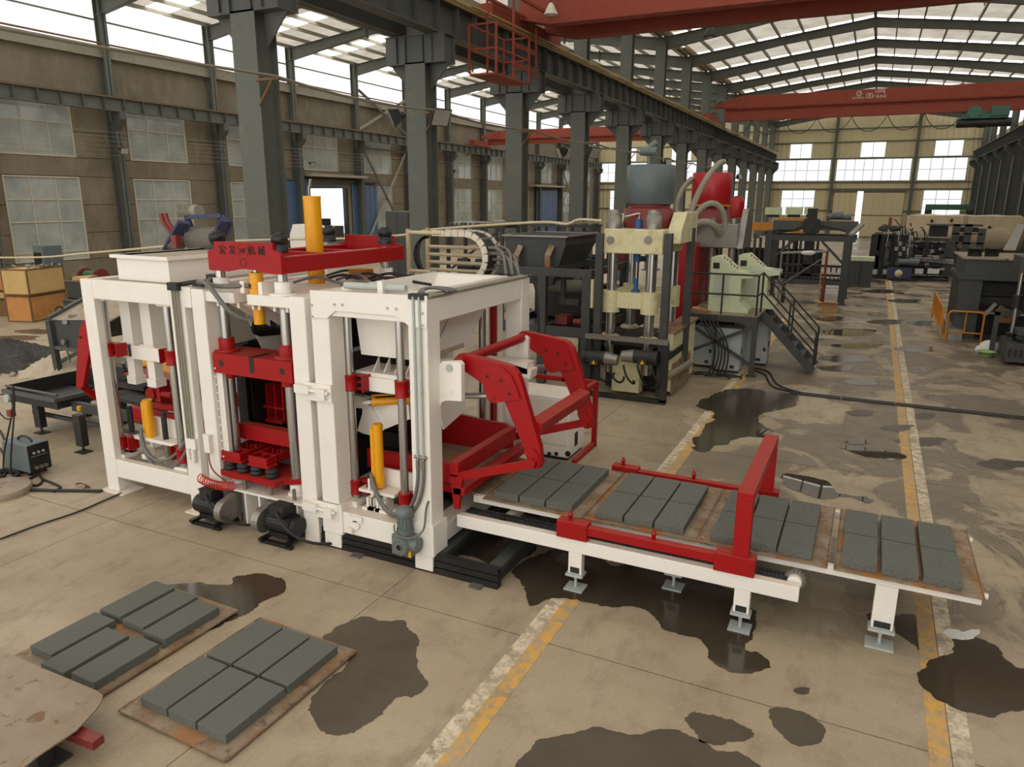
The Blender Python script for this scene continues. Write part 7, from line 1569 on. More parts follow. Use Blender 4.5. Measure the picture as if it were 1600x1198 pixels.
# wires on brackets along the central columns
zs = pX(420, 125, XC + 0.4).z
Wz = thing('overhead_wires', 'pair of pale supply wires strung on brackets along the central columns', 'wires', (XC + 0.5, 30, zs))
pts_y = [0.5] + [col_y(k) for k in range(0, 9)]
for o in (0, 0.09):
    pts = []
    for i in range(len(pts_y) - 1):
        for j in range(6):
            t = j / 6; y = pts_y[i] + (pts_y[i + 1] - pts_y[i]) * t; pts.append((XC + 0.75 + o, y - 0.35, zs + 0.02 - 0.22 * 4 * t * (1 - t) * 0.6))
    MB().tube(pts, 0.022, 6).build('wire', 'ledge', Wz)
for k in range(0, 9):
    y = col_y(k) - 0.35; m = MB(); m.bar((XC + 0.3, y, zs - 0.03), (XC + 0.95, y, zs - 0.03), 0.05, 0.05); m.bar((XC + 0.34, y, zs - 0.55), (XC + 0.75, y, zs - 0.05), 0.04, 0.04); m.build('wire_bracket', 'wood', Wz)
W2 = thing('trolley_wires', 'six thin trolley wires running along the window wall columns', 'wires', (XL + 0.7, 40, 6.8))
for i in range(6): MB().tube([(XL + 0.62, 0 + 14 * j, 6.35 + i * 0.22) for j in range(8)], 0.007, 4).build('wire', 'ledge', W2)
W3 = thing('ceiling_pipe', 'brown service pipe running along the ledge below the clerestory', 'pipe', (WX + 0.6, 30, 11.5)); MB().tube([(WX + 0.45, 2, 11.62), (WX + 0.45, 98, 11.62)], 0.045, 6).build('pipe', 'wood', W3)
# cream flexible pipe strung behind the machine
yp = 12.3
FP = thing('cream_conduit', 'long cream conduit strung level behind the block machine', 'conduit', (-12, yp, 3.4))
MB().tube(smooth_path([pY(a, b, yp) for a, b in ((-60, 402), (60, 402), (130, 396), (245, 386), (330, 378), (440, 374), (560, 372), (640, 366), (672, 359), (760, 352), (850, 347), (885, 350), (905, 343), (940, 345))], 4), 0.024, 8).build('conduit_pipe', 'palewrap', FP)
for px, py in ((437, 374), (600, 369)): p = pY(px, py, yp); MB().cyl((p.x, yp, 0), (p.x, yp, p.z), 0.03, 6).build('conduit_post', 'palewrap', FP)

# ================================================================== LEFT SIDE
# wooden crates near the window wall
def crate(label, x0, y0, z0, w_, d, h, mt, rz=0.3):
    t = thing('wooden_crate', label, 'crate', (x0 + w_, y0, z0), 'wooden crates by the window wall'); e = 0.05
    m = MB(); m.box(x0 + 0.01, x0 + w_ - 0.01, y0 + 0.01, y0 + d - 0.01, z0 + 0.02, z0 + h - 0.02); m.build('panels', mt, t)
    for a in (x0, x0 + w_ - e):
        for b in (y0, y0 + d - e): box(a, a + e, b, b + e, z0, z0 + h).build('corner_batten', 'wood', t)
    for z in (z0, z0 + h - e):
        for b in (y0, y0 + d - e): box(x0 + e, x0 + w_ - e, b, b + e, z, z + e).build('edge_batten', 'wood', t)
        for a in (x0, x0 + w_ - e): box(a, a + e, y0 + e, y0 + d - e, z, z + e).build('edge_batten', 'wood', t)
    t.rotation_euler = (0, 0, rz)
    return t
cA = pZ(52, 504)
crate('reddish plywood crate at the bottom of the taller stack', cA.x - 1.0, cA.y, 0.0, 1.0, 1.75, 0.93, 'plyred')
crate('pale yellow plywood crate on top of the reddish one', cA.x - 1.0, cA.y, 0.95, 1.04, 1.75, 0.92, 'ply')
crate('plywood crate with a gap above, beside the taller stack', cA.x - 2.9, cA.y + 0.6, 0.95, 1.2, 1.6, 0.7, 'plyred')
crate('weathered low crate on the floor beside the taller stack', cA.x - 2.9, cA.y + 0.6, 0.0, 1.2, 1.7, 0.6, 'wood')
crate('flat weathered crate wedged between two crates', cA.x - 2.85, cA.y + 0.7, 0.62, 1.1, 1.5, 0.3, 'ply')
dm = thing('metal_cabinet_part', 'dark blue-grey metal housing standing on the pale crate', 'housing', (cA.x - 0.8, cA.y + 0.8, 1.87))
box(cA.x - 1.05, cA.x - 0.45, cA.y + 1.0, cA.y + 1.7, 1.87, 2.6).build('housing_shell', 'tankgrey', dm); m = MB(); m.box(cA.x - 1.0, cA.x - 0.6, cA.y + 0.98, cA.y + 1.0, 1.95, 2.35); m.build('housing_opening', 'black', dm)
sc_ = thing('scrap_heap', 'crumpled grey offcuts and film on top of the pale crate', 'scrap', (cA.x - 0.5, cA.y + 0.5, 1.87), kind='stuff')
m = MB()
for k in range(22):
    a = V((cA.x - random.uniform(0.1, 1.0), cA.y + random.uniform(0.1, 1.4), 1.89)); b = a + V((random.uniform(-0.25, 0.25), random.uniform(-0.3, 0.3), random.uniform(0.02, 0.12))); m.bar(a, b, random.uniform(0.03, 0.12), 0.02)
m.build('offcuts', 'steel', sc_)
gb = pY(110, 450, 16.2)
for i, (dx, dy, z0, z1, lab_) in enumerate(((0, 0, 0.0, 0.85, 'grey steel bin on the floor behind the feeder frame, beside the crates'), (0.1, 0.1, 0.87, 1.5, 'grey steel bin stacked on the other bin beside the crates'))):
    t = thing('steel_bin', lab_, 'bin', (gb.x + dx, 16.2 + dy, z0), 'grey steel bins'); x0 = gb.x - 0.5 + dx; y0 = 16.2 + dy
    m = MB()
    for q in ((x0, x0 + 1.4, y0, y0 + 0.03), (x0, x0 + 1.4, y0 + 1.17, y0 + 1.2), (x0, x0 + 0.03, y0 + 0.03, y0 + 1.17), (x0 + 1.37, x0 + 1.4, y0 + 0.03, y0 + 1.17)): m.box(*q, z0 + 0.03, z1)
    m.box(x0, x0 + 1.4, y0, y0 + 1.2, z0, z0 + 0.03); m.build('bin_shell', 'dark', t)
    m = MB(); m.box(x0 - 0.03, x0 + 1.43, y0 - 0.03, y0, z1 - 0.05, z1); m.build('bin_lip', 'steel', t)
bp_ = thing('broken_carton', 'torn brown carton lying in the upper grey bin', 'carton', (gb.x + 0.4, 16.6, 1.5)); MB().hexa([(gb.x - 0.2, 16.4, 1.45), (gb.x + 0.5, 16.4, 1.45), (gb.x + 0.5, 16.9, 1.45), (gb.x - 0.2, 16.9, 1.45)], [(gb.x - 0.15, 16.45, 1.62), (gb.x + 0.55, 16.4, 1.58), (gb.x + 0.5, 16.9, 1.66), (gb.x - 0.2, 16.9, 1.6)]).build('carton_body', 'card', bp_)
fn = pY(146, 432, 18.0)
wr_ = thing('winch', 'green winch drum between two dark red flanges beyond the feeder frame', 'winch', (fn.x, 18, 0))
MB().cyl((fn.x - 0.35, 18, fn.z), (fn.x + 0.35, 18, fn.z), 0.22, 18).build('winch_drum', 'green', wr_)
for dx in (-0.45, 0.4): MB().cyl((fn.x + dx, 18.0, fn.z - 0.05), (fn.x + dx + 0.06, 18.0, fn.z - 0.05), 0.36, 22).build('flange', 'maroon', wr_)
m = MB(); m.box(fn.x - 0.6, fn.x - 0.45, 17.8, 18.2, 0, fn.z); m.build('stand', 'dark', wr_); m = MB(); m.box(fn.x + 0.46, fn.x + 0.6, 17.8, 18.2, 0, fn.z); m.build('stand', 'dark', wr_)
# loading skip on legs
sk = thing('loading_skip', 'grey steel loading skip on legs behind the feeder frame', 'skip', (-17, 11, 0))
y = 11.0; a, b, c, d = pY(76, 500, y), pY(90, 500, y), pY(83, 541, y), pY(92, 541, y)
e0, e1 = pY(132, 497, y), pY(132, 545, y)
m = MB(); m.prism([(a.x, y, a.z), (e0.x + 0.6, y, e0.z), (e0.x + 0.6, y, c.z), (a.x + 0.12, y, c.z)], (0, 0.03, 0)); m.build('side_plate', 'dark', sk)
m = MB(); m.hexa([(a.x, y + 0.03, a.z), (e0.x + 0.6, y + 0.03, a.z), (e0.x + 0.6, y + 0.03, a.z + 0.03), (a.x, y + 0.03, a.z + 0.03)], [(a.x, y + 2.2, a.z + 0.8), (e0.x + 0.6, y + 2.2, a.z + 0.8), (e0.x + 0.6, y + 2.2, a.z + 0.83), (a.x, y + 2.2, a.z + 0.83)]); m.build('grid_cover', 'sheet', sk)
m = MB(); m.prism([(a.x, y + 0.03, a.z), (a.x, y + 2.2, a.z + 0.8), (a.x + 0.1, y + 2.0, c.z), (a.x + 0.12, y + 0.03, c.z)], (0.03, 0, 0)); m.build('side_plate', 'dark', sk)
MB().bar((a.x, y, a.z + 0.04), (a.x, y + 2.2, a.z + 0.86), 0.12, 0.1).build('lip_beam', 'girder', sk)
MB().bar((a.x + 0.18, y - 0.05, 0), (a.x + 0.1, y - 0.05, a.z), 0.12, 0.16).build('leg', 'dark', sk); MB().bar((e0.x + 0.5, y - 0.05, 0), (e0.x + 0.5, y - 0.05, a.z), 0.12, 0.16).build('leg', 'dark', sk)
MB().bar((a.x + 0.18, y + 2.0, 0), (a.x + 0.1, y + 2.0, a.z), 0.12, 0.12).build('leg', 'dark', sk)
MB().bar((a.x + 0.2, y, 0.35), (a.x + 1.0, y, c.z - 0.05), 0.06, 0.08).build('brace', 'dark', sk); MB().bar((a.x + 0.1, y - 0.04, c.z), (e0.x + 0.6, y - 0.04, c.z), 0.1, 0.08).build('bottom_beam', 'girder', sk)
m = MB(); p = pY(101, 534, y - 0.05); m.cyl(p, p + V((0, -0.05, 0)), 0.07, 12); m.bar(p, p + V((0.1, 0, -0.5)), 0.03, 0.03); m.cyl(pY(101, 503, y - 0.03), pY(101, 503, y - 0.08), 0.06, 10); m.build('latch', 'steel', sk)
for k in range(3): p = V((a.x, y + 0.3 + 0.7 * k, a.z + 0.2 + 0.26 * k)); MB().tube(arc(p, 0.1, 0, math.pi, 8, (0, 1, 0), (0, 0, 1)), 0.02, 6).build('lifting_eye', 'darker', sk)
# aggregate heaps
def heap(name, label, cx, cy, rx, ry, h, mt, n=26, seed=3):
    rnd = random.Random(seed); vs = []; fs = []
    prof = [rnd.uniform(0.85, 1.12) for _ in range(n)]
    rings = 20
    for j in range(rings + 1):
        t = j / rings
        for i in range(n):
            th = 2 * math.pi * i / n; k = prof[i] * (1 - t) if j else prof[i]
            z = h * (t ** 0.9) + (rnd.uniform(-0.05, 0.05) * h * 1.6 if 0 < j < rings else 0)
            vs.append((cx + rx * k * math.cos(th) * (1 + rnd.uniform(-0.03, 0.03)), cy + ry * k * math.sin(th), max(0.0, z) if j else 0.0))
    for j in range(rings):
        for i in range(n): fs.append((j * n + i, j * n + (i + 1) % n, (j + 1) * n + (i + 1) % n, (j + 1) * n + i))
    m = MB(); m.add(vs, fs, True); o = m.build(name, mt); tag(o, label, 'aggregate', None, 'stuff'); return o
heap('dark_aggregate_heap', 'heap of dark loose aggregate on the floor beside the grey skip', -20.7, 11.5, 2.1, 1.3, 0.6, 'gravel', 44, 5)
heap('pale_aggregate_heap', 'heap of pale loose aggregate spilling under the grey skip', -18.2, 11.75, 1.5, 1.3, 0.55, 'sand', 44, 8)
for k in range(16):
    x, y = -19.6 + random.uniform(-0.6, 0.9), 10.2 + random.uniform(-0.5, 0.3)
    r = random.uniform(0.04, 0.14); o = MB().lathe((x, y, 0), [(r * 0.8, 0), (r, r * 0.5), (r * 0.6, r * 1.1), (r * 0.2, r * 1.3)], 7).build('rubble_lump', 'sheet'); tag(o, 'small grey rubble lump at the foot of the pale heap', 'rubble', 'rubble lumps by the heap')
# dark tray table
T = thing('tray_table', 'dark grey steel tray table standing beside the feeder frame', 'table', (-13.5, 8.3, 0))
zt = 0.82; P = lambda a, b, z=zt: pZ(a, b, z)
f0, f1 = P(8, 607), P(88, 622); bk = P(14, 600)
x0, x1, y0 = f0.x, f1.x, (f0.y + f1.y) / 2; y1 = y0 + 1.5
m = MB(); m.box(x0, x1, y0, y0 + 0.03, zt - 0.22, zt); m.box(x0, x0 + 0.03, y0 + 0.03, y1, zt - 0.2, zt + 0.06); m.box(x0, x1 + 1.6, y1 - 0.03, y1, zt - 0.2, zt + 0.14); m.box(x1 - 0.03, x1, y0 + 0.03, y1 - 0.03, zt - 0.2, zt - 0.02); m.box(x0 + 0.03, x1 - 0.03, y0 + 0.03, y1 - 0.03, zt - 0.22, zt - 0.2); m.build('tray', 'darker', T)
m = MB(); m.box(x0 - 0.03, x1 + 0.03, y0 - 0.06, y0, zt - 0.07, zt + 0.0); m.box(x1 - 0.03, x1 + 0.03, y0, y1 - 0.2, zt - 0.07, zt + 0.0); m.cyl((x0, y0 + 0.02, zt + 0.05), (x1, y0 + 0.02, zt + 0.05), 0.025, 8); m.build('tray_lip', 'girder', T)
m = MB(); m.box(x1, x1 + 1.9, y0 + 0.25, y0 + 0.33, zt - 0.3, zt - 0.12); m.box(x1, x1 + 1.9, y0 + 0.65, y0 + 0.7, zt - 0.4, zt - 0.28); m.box(x0, x1 + 1.9, y0 + 1.2, y0 + 1.28, zt - 0.35, zt - 0.2); m.box(x0 + 0.2, x1 + 1.9, y0 + 0.3, y0 + 0.36, zt - 0.55, zt - 0.48); m.build('under_rails', 'dark', T)
for px, py in ((66, 676), (131, 706)):
    g = pZ(px, py); m = MB(); m.box(g.x - 0.09, g.x + 0.09, g.y - 0.06, g.y + 0.06, 0.12, zt - 0.14); m.build('leg', 'darker', T); m = MB(); m.box(g.x - 0.12, g.x + 0.12, g.y - 0.1, g.y + 0.1, 0, 0.015); m.cyl((g.x, g.y, 0.01), (g.x, g.y, 0.13), 0.02, 8); m.build('levelling_foot', 'darker', T)
for x in (x0 + 0.3, x1 - 0.1): box(x, x + 0.14, y1 - 0.3, y1 - 0.18, 0, zt - 0.14).build('leg', 'darker', T)
p = pZ(129, 655, 0.45); MB().cyl((p.x, p.y - 0.03, 0.62), (p.x, p.y - 0.03, 0.7), 0.04, 8).build('yellow_cap', 'yellow', T)
# welder, cables and reel
wd = thing('welding_machine', 'blue-grey welding machine with dark front panel and sockets on the floor', 'welder', (-11.9, 6.8, 0))
a, b, c = pZ(17, 736, 0.06), pZ(48, 740, 0.06), pZ(84, 728, 0.06)
fr = (c - b); fr.z = 0; sd = (a - b); sd.z = 0; fr = fr.normalized() * 0.34; sd = fr.cross(V((0, 0, 1))).normalized() * -0.62
if sd.x > 0: sd = -sd
hW = 0.46; o = V((b.x, b.y, 0.06)); u = V((0, 0, 1))
q4 = lambda o_, z: [o_ + u * z, o_ + fr + u * z, o_ + fr + sd + u * z, o_ + sd + u * z]
MB().hexa(q4(o, 0), q4(o, hW)).build('case', 'tankgrey', wd, 0.015)
nrm = -sd.normalized(); ff = o + nrm * 0.004
m = MB(); m.hexa([ff + u * 0.01, ff + fr + u * 0.01, ff + fr + nrm * 0.012 + u * 0.01, ff + nrm * 0.012 + u * 0.01], [ff + u * (hW - 0.01), ff + fr + u * (hW - 0.01), ff + fr + nrm * 0.012 + u * (hW - 0.01), ff + nrm * 0.012 + u * (hW - 0.01)]); m.build('front_panel', 'black', wd)
for k in range(3):
    p = ff + nrm * 0.012 + fr * (0.25 + 0.22 * k); MB().cyl(p + u * 0.32, p + u * 0.32 + nrm * 0.02, 0.02, 10).build('dial', 'cabgrey', wd); MB().cyl(p + u * 0.08, p + u * 0.08 + nrm * 0.04, 0.03, 10).build('socket', 'steel', wd)
p = ff + nrm * 0.013 + fr * 0.5; m = MB(); m.hexa([p - fr * 0.4 + u * 0.26, p + fr * 0.4 + u * 0.26, p + fr * 0.4 + u * 0.26 + nrm * 0.004, p - fr * 0.4 + u * 0.26 + nrm * 0.004], [p - fr * 0.4 + u * 0.265, p + fr * 0.4 + u * 0.265, p + fr * 0.4 + u * 0.265 + nrm * 0.004, p - fr * 0.4 + u * 0.265 + nrm * 0.004]); m.build('panel_line', 'cabgrey', wd)
MB().tube(bez(o + fr * 0.5 + sd * 0.2 + u * hW, o + fr * 0.5 + sd * 0.25 + u * (hW + 0.1), o + fr * 0.5 + sd * 0.65 + u * (hW + 0.1), o + fr * 0.5 + sd * 0.75 + u * hW), 0.018, 8).build('handle', 'darker', wd)
for k in range(4): q = o + fr * (0.15 if k % 2 else 0.85) + sd * (0.15 if k < 2 else 0.85); MB().cyl((q.x, q.y, 0), (q.x, q.y, 0.06), 0.03, 8).build('foot', 'rubber', wd)
lc = thing('welding_leads', 'tangle of dark welding leads around the welding machine', 'cable', (-12, 6.4, 0))
G = lambda a, b, z=0.02: pZ(a, b, z)
for pts in ([(0, 740), (10, 735), (25, 745), (40, 750), (58, 742), (66, 748)], [(0, 700), (8, 715), (10, 735), (2, 750)], [(0, 672), (8, 690), (14, 710), (12, 735), (0, 745)], [(60, 740), (66, 750), (58, 758), (40, 756), (20, 760), (0, 755)], [(66, 748), (90, 758), (94, 762), (82, 768)], [(-5, 765), (40, 764), (100, 766), (160, 766)]):
    MB().tube(smooth_path([G(*p) for p in pts], 5), 0.018, 6).build('lead', 'rubber', lc)
for k in range(3): MB().tube([G(4, 745) + V((0.28 * math.cos(t * 0.5 + k), 0.2 * math.sin(t * 0.5 + k), 0.01 * k + 0.002 * t)) for t in range(16)], 0.018, 6).build('lead_coil', 'rubber', lc)
st = thing('gauge_stand', 'slender hose stand with a round gauge beside the welding machine', 'stand', (-12.6, 6.9, 0))
g = pZ(14, 742); 
for a, b in (((18, 740), (20, 600)), ((6, 735), (19, 605))): p, q = pY(*a, g.y), pY(*b, g.y); MB().tube(bez(p, p + V((0.02, 0, 0.4)), q + V((0.03, 0, -0.4)), q), 0.014, 6).build('hose', 'darker', st)
p = pY(13, 622, g.y); MB().lathe(p, [(0.06, 0), (0.065, 0.01), (0.06, 0.04)], 16, (0, -1, 0)).build('gauge', 'cabgrey', st); MB().tube([p + V((-0.12 + 0.22 * math.cos(t * 0.4), 0, -0.15 + 0.2 * math.sin(t * 0.4))) for t in range(14)], 0.012, 6).build('hose_loop', 'darker', st)
p = pY(17, 646, g.y); box(p.x - 0.04, p.x + 0.06, g.y - 0.04, g.y + 0.04, p.z - 0.04, p.z + 0.06).build('valve', 'maroon', st)
g = pZ(0, 770); o = MB().lathe((g.x, g.y, 0), [(0.42, 0), (0.42, 0.09), (0.4, 0.1)], 28).build('round_base', 'sheet'); tag(o, 'round pale steel disc lying on the floor beside the welding leads', 'disc')
an = thing('floor_angle_strip', 'dark angle strip lying across the floor to the feeder frame foot', 'strip', (-11, 5.9, 0)); MB().bar(pZ(18, 765, 0.02), pZ(158, 767, 0.02), 0.05, 0.03).build('angle_bar', 'darker', an)
an2 = thing('floor_cable', 'dark cable ending in a tangle beside the feeder frame foot', 'cable', (-10, 5.8, 0)); MB().tube(smooth_path([pZ(190, 770, 0.02), pZ(160, 783, 0.02), pZ(120, 800, 0.02), pZ(60, 820, 0.02), pZ(0, 842, 0.02)]), 0.012, 6).build('cable', 'rubber', an2)
for k in range(5): MB().tube(bez(pZ(118, 757, 0.02), pZ(122 + 4 * k, 750, 0.1), pZ(135, 757 + 2 * k, 0.08), pZ(142 - 3 * k, 762, 0.02)), 0.008, 5).build('wire_tangle', 'wood', an2)
# stained sheet on a stand in the near corner
Ts = thing('steel_sheet_table', 'stained steel sheet with rounded corner on a low stand with a red tube', 'table', (-6, 2.8, 0))
zs_ = 0.28; pts = [pZ(a, b, zs_) for a, b in ((-60, 1008), (0, 1014), (40, 1032), (150, 1078), (161, 1086), (157, 1098), (148, 1110), (120, 1140), (60, 1180), (0, 1230), (-60, 1260))]
MB().prism(pts, (0, 0, -0.012)).build('sheet_top', 'sheet', Ts)
a, b = pZ(108, 1142, 0.2), pZ(154, 1160, 0.2); MB().bar(a + (a - b) * 1.2, b, 0.1, 0.07).build('red_tube', 'maroon', Ts)
for px, py in ((60, 1180), (-20, 1100)): p = pZ(px, py, zs_); box(p.x - 0.25, p.x - 0.13, p.y + 0.05, p.y + 0.17, 0, zs_ - 0.012).build('leg', 'darker', Ts)
p = pZ(70, 1190, 0.0); m = MB(); m.box(p.x - 0.12, p.x + 0.14, p.y - 0.02, p.y + 0.14, 0.0, 0.02); m.build('loose_plate', 'dark', Ts)

# ---- white control cabinet with a red pipe guard behind the face-mix bay
Wc = thing('control_cabinet', 'white control cabinet with hazard triangle inside a red tube guard', 'cabinet', (-4.8, 11.4, 0))
cx1, cy0 = pZ(898, 712).x, 10.95; cx0 = cx1 - 1.75; ch = pY(880, 622, cy0).z
box(cx0, cx1, cy0, cy0 + 0.75, 0.05, ch).build('cabinet_body', 'white', Wc, 0.012); box(cx0 + 0.03, cx1 - 0.03, cy0 + 0.03, cy0 + 0.72, 0, 0.05).build('plinth', 'darker', Wc)
for k in range(2): x = cx1 - 0.85 - 0.87 * k; box(x, x + 0.82, cy0 - 0.012, cy0, 0.28, ch - 0.05).build('door', 'white', Wc)
a = pY(866, 666, cy0 - 0.013); tr = [(-0.13, -0.05), (0.13, -0.05), (0.0, 0.17)]; ti = [(-0.1, -0.035), (0.1, -0.035), (0, 0.135)]
m = MB()
for i in range(3):
    j = (i + 1) % 3; p, q = V((a.x + tr[i][0], cy0 - 0.014, a.z + tr[i][1])), V((a.x + tr[j][0], cy0 - 0.014, a.z + tr[j][1])); m.bar(p, q, 0.004, 0.014, (q - p).cross(V((0, 1, 0))))
m.build('hazard_triangle', 'ink', Wc)
MB().prism([V((a.x + x, cy0 - 0.016, a.z + z)) for x, z in ((0.02, 0.11), (-0.035, 0.03), (-0.005, 0.035), (-0.03, -0.03), (0.035, 0.05), (0.008, 0.05))], (0, 0.003, 0)).build('hazard_bolt', 'ink', Wc)
for px in (847, 858, 869, 887): p = pY(px, 709, cy0 - 0.01); MB().cyl(p, p + V((0, 0.01, 0)), 0.035 if px < 880 else 0.05, 14).build('cable_gland', 'ink', Wc)
box(cx1, cx1 + 0.006, cy0 + 0.28, cy0 + 0.42, 0.18, 0.42).build('side_vent', 'ink', Wc)
gy0, gy1, gx = cy0 - 0.05, cy0 + 0.95, cx1 + 0.12; gzt = ch + 0.08
for p, q in (((gx, gy1, 0.0), (gx, gy1, gzt)), ((gx, gy0, 0.02), (gx, gy1, 0.05)), ((gx, gy1, gzt), (cx1 - 0.5, gy1 - 0.0, gzt)), ((cx1 - 0.45, gy1, gzt), (cx0 - 0.2, gy1, gzt))): MB().bar(p, q, 0.08, 0.08).build('guard_tube', 'red', Wc)
MB().bar((gx, gy1, gzt), (gx, gy0 + 0.3, gzt), 0.08, 0.08).build('guard_tube', 'red', Wc)

# ================================================================== WATER ON THE FLOOR
from mathutils import noise as mnoise
def puddle(label, pts, mt, z=0.0012, jag=0.06, name='puddle', cat='puddle', sub=14):
    w_ = [pZ(a, b, z) for a, b in pts]; out = []; n = len(w_); rnd = random.Random(len(label) + int(pts[0][0]))
    size = max((p - w_[0]).length for p in w_); jag = min(max(jag, 0.03), size * 0.05)
    for i in range(n):
        a, b, c, d = w_[i - 1], w_[i], w_[(i + 1) % n], w_[(i + 2) % n]
        for k in range(sub):
            t = k / sub; p = 0.5 * ((2 * b) + (c - a) * t + (2 * a - 5 * b + 4 * c - d) * t * t + (3 * b - a - 3 * c + d) * t ** 3)
            q = V((p.x, p.y, 0)); p.x += jag * 2.2 * mnoise.fractal(q * 2.3, 0.7, 2.1, 5); p.y += jag * 2.2 * mnoise.fractal(q * 2.3 + V((31, 7, 3)), 0.7, 2.1, 5)
            p.x += rnd.uniform(-jag, jag) * 0.16; p.y += rnd.uniform(-jag, jag) * 0.16; p.z = z; out.append(p)
    m = MB(); m.add(out, [tuple(range(len(out)))])
    o = m.build(name, mt)
    if o.data.polygons[0].normal.z < 0: o.data.flip_normals()
    return tag(o, label, cat)
wet = 'wet stain'
puddle('dark wet stain on the floor beside the floor pallets', [(530, 980), (570, 963), (600, 968), (632, 966), (641, 985), (656, 1000), (650, 1035), (662, 1072), (650, 1085), (615, 1088), (590, 1125), (550, 1144), (505, 1141), (485, 1112), (497, 1082), (520, 1060), (545, 1035), (505, 1005)], 'damp', 0.0012, 0.02, 'wet_stain', wet)
puddle('dark puddle beyond the pallet touching the steel sheet', [(254, 915), (299, 911), (330, 913), (360, 913), (367, 902), (399, 895), (430, 900), (451, 911), (444, 926), (413, 940), (399, 950), (370, 965), (330, 985), (300, 985), (280, 950)], 'wet', 0.0012, 0.02)
puddle('large black puddle spread under the delivery conveyor', [(805, 888), (816, 912), (827, 943), (845, 945), (866, 938), (902, 937), (952, 946), (1000, 950), (1026, 969), (1037, 984), (1097, 999), (1112, 1032), (1140, 1047), (1170, 1049), (1203, 1040), (1192, 1020), (1163, 1010), (1181, 987), (1176, 955), (1150, 925), (1080, 895), (1000, 875), (960, 882), (930, 865), (870, 855)], 'wet', 0.0045, 0.025)
puddle('damp patch along the bottom of the aisle', [(822, 1240), (832, 1165), (860, 1150), (920, 1143), (990, 1148), (1035, 1138), (1090, 1150), (1120, 1165), (1170, 1178), (1180, 1240)], 'damp', 0.0012, 0.03, 'damp_patch', wet)
puddle('small damp lobe next to the aisle damp patch', [(1060, 1117), (1090, 1112), (1130, 1120), (1172, 1140), (1165, 1155), (1130, 1153), (1095, 1158), (1085, 1140)], 'damp', 0.0012, 0.02, 'damp_patch', wet)
puddle('dark damp blot on the joint near the conveyor end', [(1206, 1108), (1230, 1106), (1262, 1113), (1285, 1138), (1275, 1162), (1245, 1162), (1205, 1130)], 'damp', 0.0012, 0.02, 'wet_stain', wet)
puddle('dark water on the yellow line near the orange-lined aisle', [(1091, 635), (1115, 614), (1163, 606), (1205, 612), (1246, 618), (1236, 635), (1194, 645), (1187, 662), (1211, 677), (1150, 687), (1098, 705), (1082, 692), (1101, 668), (1119, 645)], 'wet', 0.0055, 0.05)
puddle('long brown puddle beyond the red arch', [(1222, 741), (1246, 741), (1290, 752), (1311, 768), (1352, 775), (1364, 783), (1349, 785), (1325, 776), (1290, 779), (1256, 772), (1229, 759)], 'water', 0.0055, 0.02)
puddle('bright puddle mirroring the windows beside the right-hand line', [(1311, 697), (1349, 698), (1409, 709), (1409, 716), (1359, 714), (1330, 705)], 'water', 0.0055, 0.02)
puddle('small mirror puddle inside the dark water', [(1180, 675), (1192, 670), (1207, 675), (1205, 682), (1184, 682)], 'water', 0.0065, 0.01)
puddle('black puddle at the edge beyond the conveyor end', [(1436, 1062), (1447, 1042), (1482, 1022), (1486, 997), (1538, 1000), (1564, 1017), (1590, 1043), (1625, 1055), (1625, 1085), (1585, 1112), (1540, 1120), (1480, 1103)], 'wet', 0.0045, 0.025)
puddle('wet patch around the outer conveyor foot', [(1356, 965), (1366, 958), (1400, 962), (1430, 960), (1443, 975), (1445, 1005), (1438, 1016), (1420, 1005), (1400, 985), (1372, 978)], 'wet', 0.0012, 0.015)
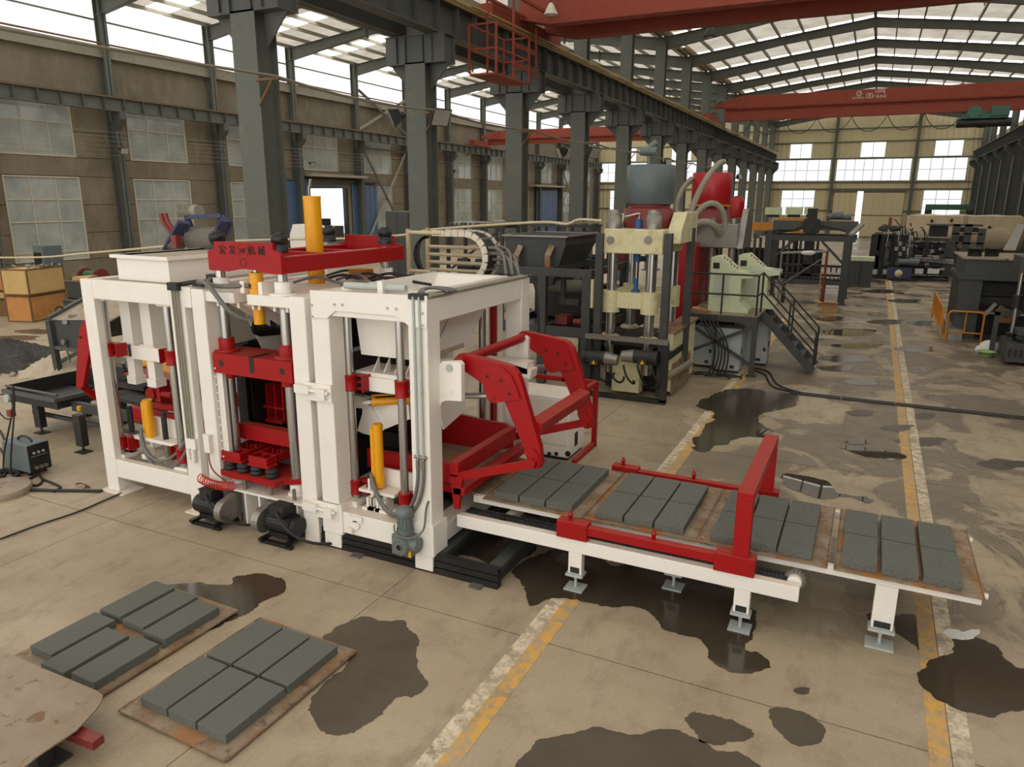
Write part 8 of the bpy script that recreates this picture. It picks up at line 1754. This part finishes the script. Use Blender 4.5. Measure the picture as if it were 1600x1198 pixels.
for i, (cx, cy, rx, ry, mt, lb) in enumerate(((1344, 596, 30, 5, 'wet', 'small dark puddle between the stair and the right-hand line'), (1340, 690, 20, 4, 'water', 'thin puddle just above the bright mirror puddle'), (1345, 645, 22, 5, 'wet', 'small dark puddle beyond the cable channel'),
    (1405, 668, 25, 5, 'wet', 'dark puddle crossing the right-hand line'), (1440, 650, 22, 5, 'damp', 'damp blot beyond the right-hand line'), (1325, 560, 45, 6, 'wet', 'dark puddle abreast of the stair foot'), (1310, 575, 28, 5, 'wet', 'narrow dark puddle beside the stair foot'),
    (1345, 540, 40, 4, 'water', 'long mirror puddle beyond the stair'), (1330, 519, 42, 6, 'water', 'bright mirror puddle in front of the gantry'), (1300, 498, 24, 4, 'wet', 'dark puddle by the cardboard box'), (1385, 503, 28, 4, 'wet', 'dark puddle on the line opposite the orange barrier'),
    (1430, 545, 30, 5, 'wet', 'dark puddle opposite the white sack'), (1440, 505, 20, 4, 'wet', 'dark puddle in front of the orange barrier'), (1415, 470, 26, 3, 'wet', 'dark puddle before the navy power pack'), (1380, 455, 30, 3, 'wet', 'dark puddle at the gantry far leg'), (1345, 420, 12, 3, 'water', 'bright puddle near the end door'), (1560, 725, 30, 8, 'damp', 'oil blot beyond the right-hand line'),
    (1590, 725, 18, 5, 'wet', 'dark oily blot at the photo edge of the aisle'), (1255, 1080, 12, 6, 'damp', 'small damp blot above the joint'), (25, 528, 40, 4, 'damp', 'damp blot near the crates'), (55, 518, 30, 4, 'damp', 'damp blot in front of the reddish crate'), (1440, 690, 40, 7, 'damp', 'grey tide mark right of the line'), (1270, 800, 6, 3, 'damp', 'tiny blot beside the conveyor'))):
    lb = lb.replace('at the photo edge of the aisle', 'beside the larger oil blot').replace('right of the line', 'beyond the worn line')
    pts = [(cx + rx * math.cos(t) * (0.8 + 0.2 * ((k * 7) % 3)), cy + ry * math.sin(t)) for k, t in enumerate([2 * math.pi * q / 9 for q in range(9)])]
    puddle(lb, pts, mt, 0.0055 if mt != 'damp' else 0.0015, 0.05)
puddle('white paint splash beside the black puddle near the aisle line', [(1473, 988), (1480, 981), (1500, 985), (1512, 990), (1530, 984), (1533, 995), (1515, 1001), (1490, 997)], 'plastic', 0.006, 0.03, 'paint_splash', 'paint splash')
puddle('oily wet stain inside the black base rails of the face-mix bay', [(700, 850), (745, 872), (790, 884), (835, 858), (815, 835), (760, 820), (715, 822)], 'wet', 0.0012, 0.02, 'wet_stain', wet)
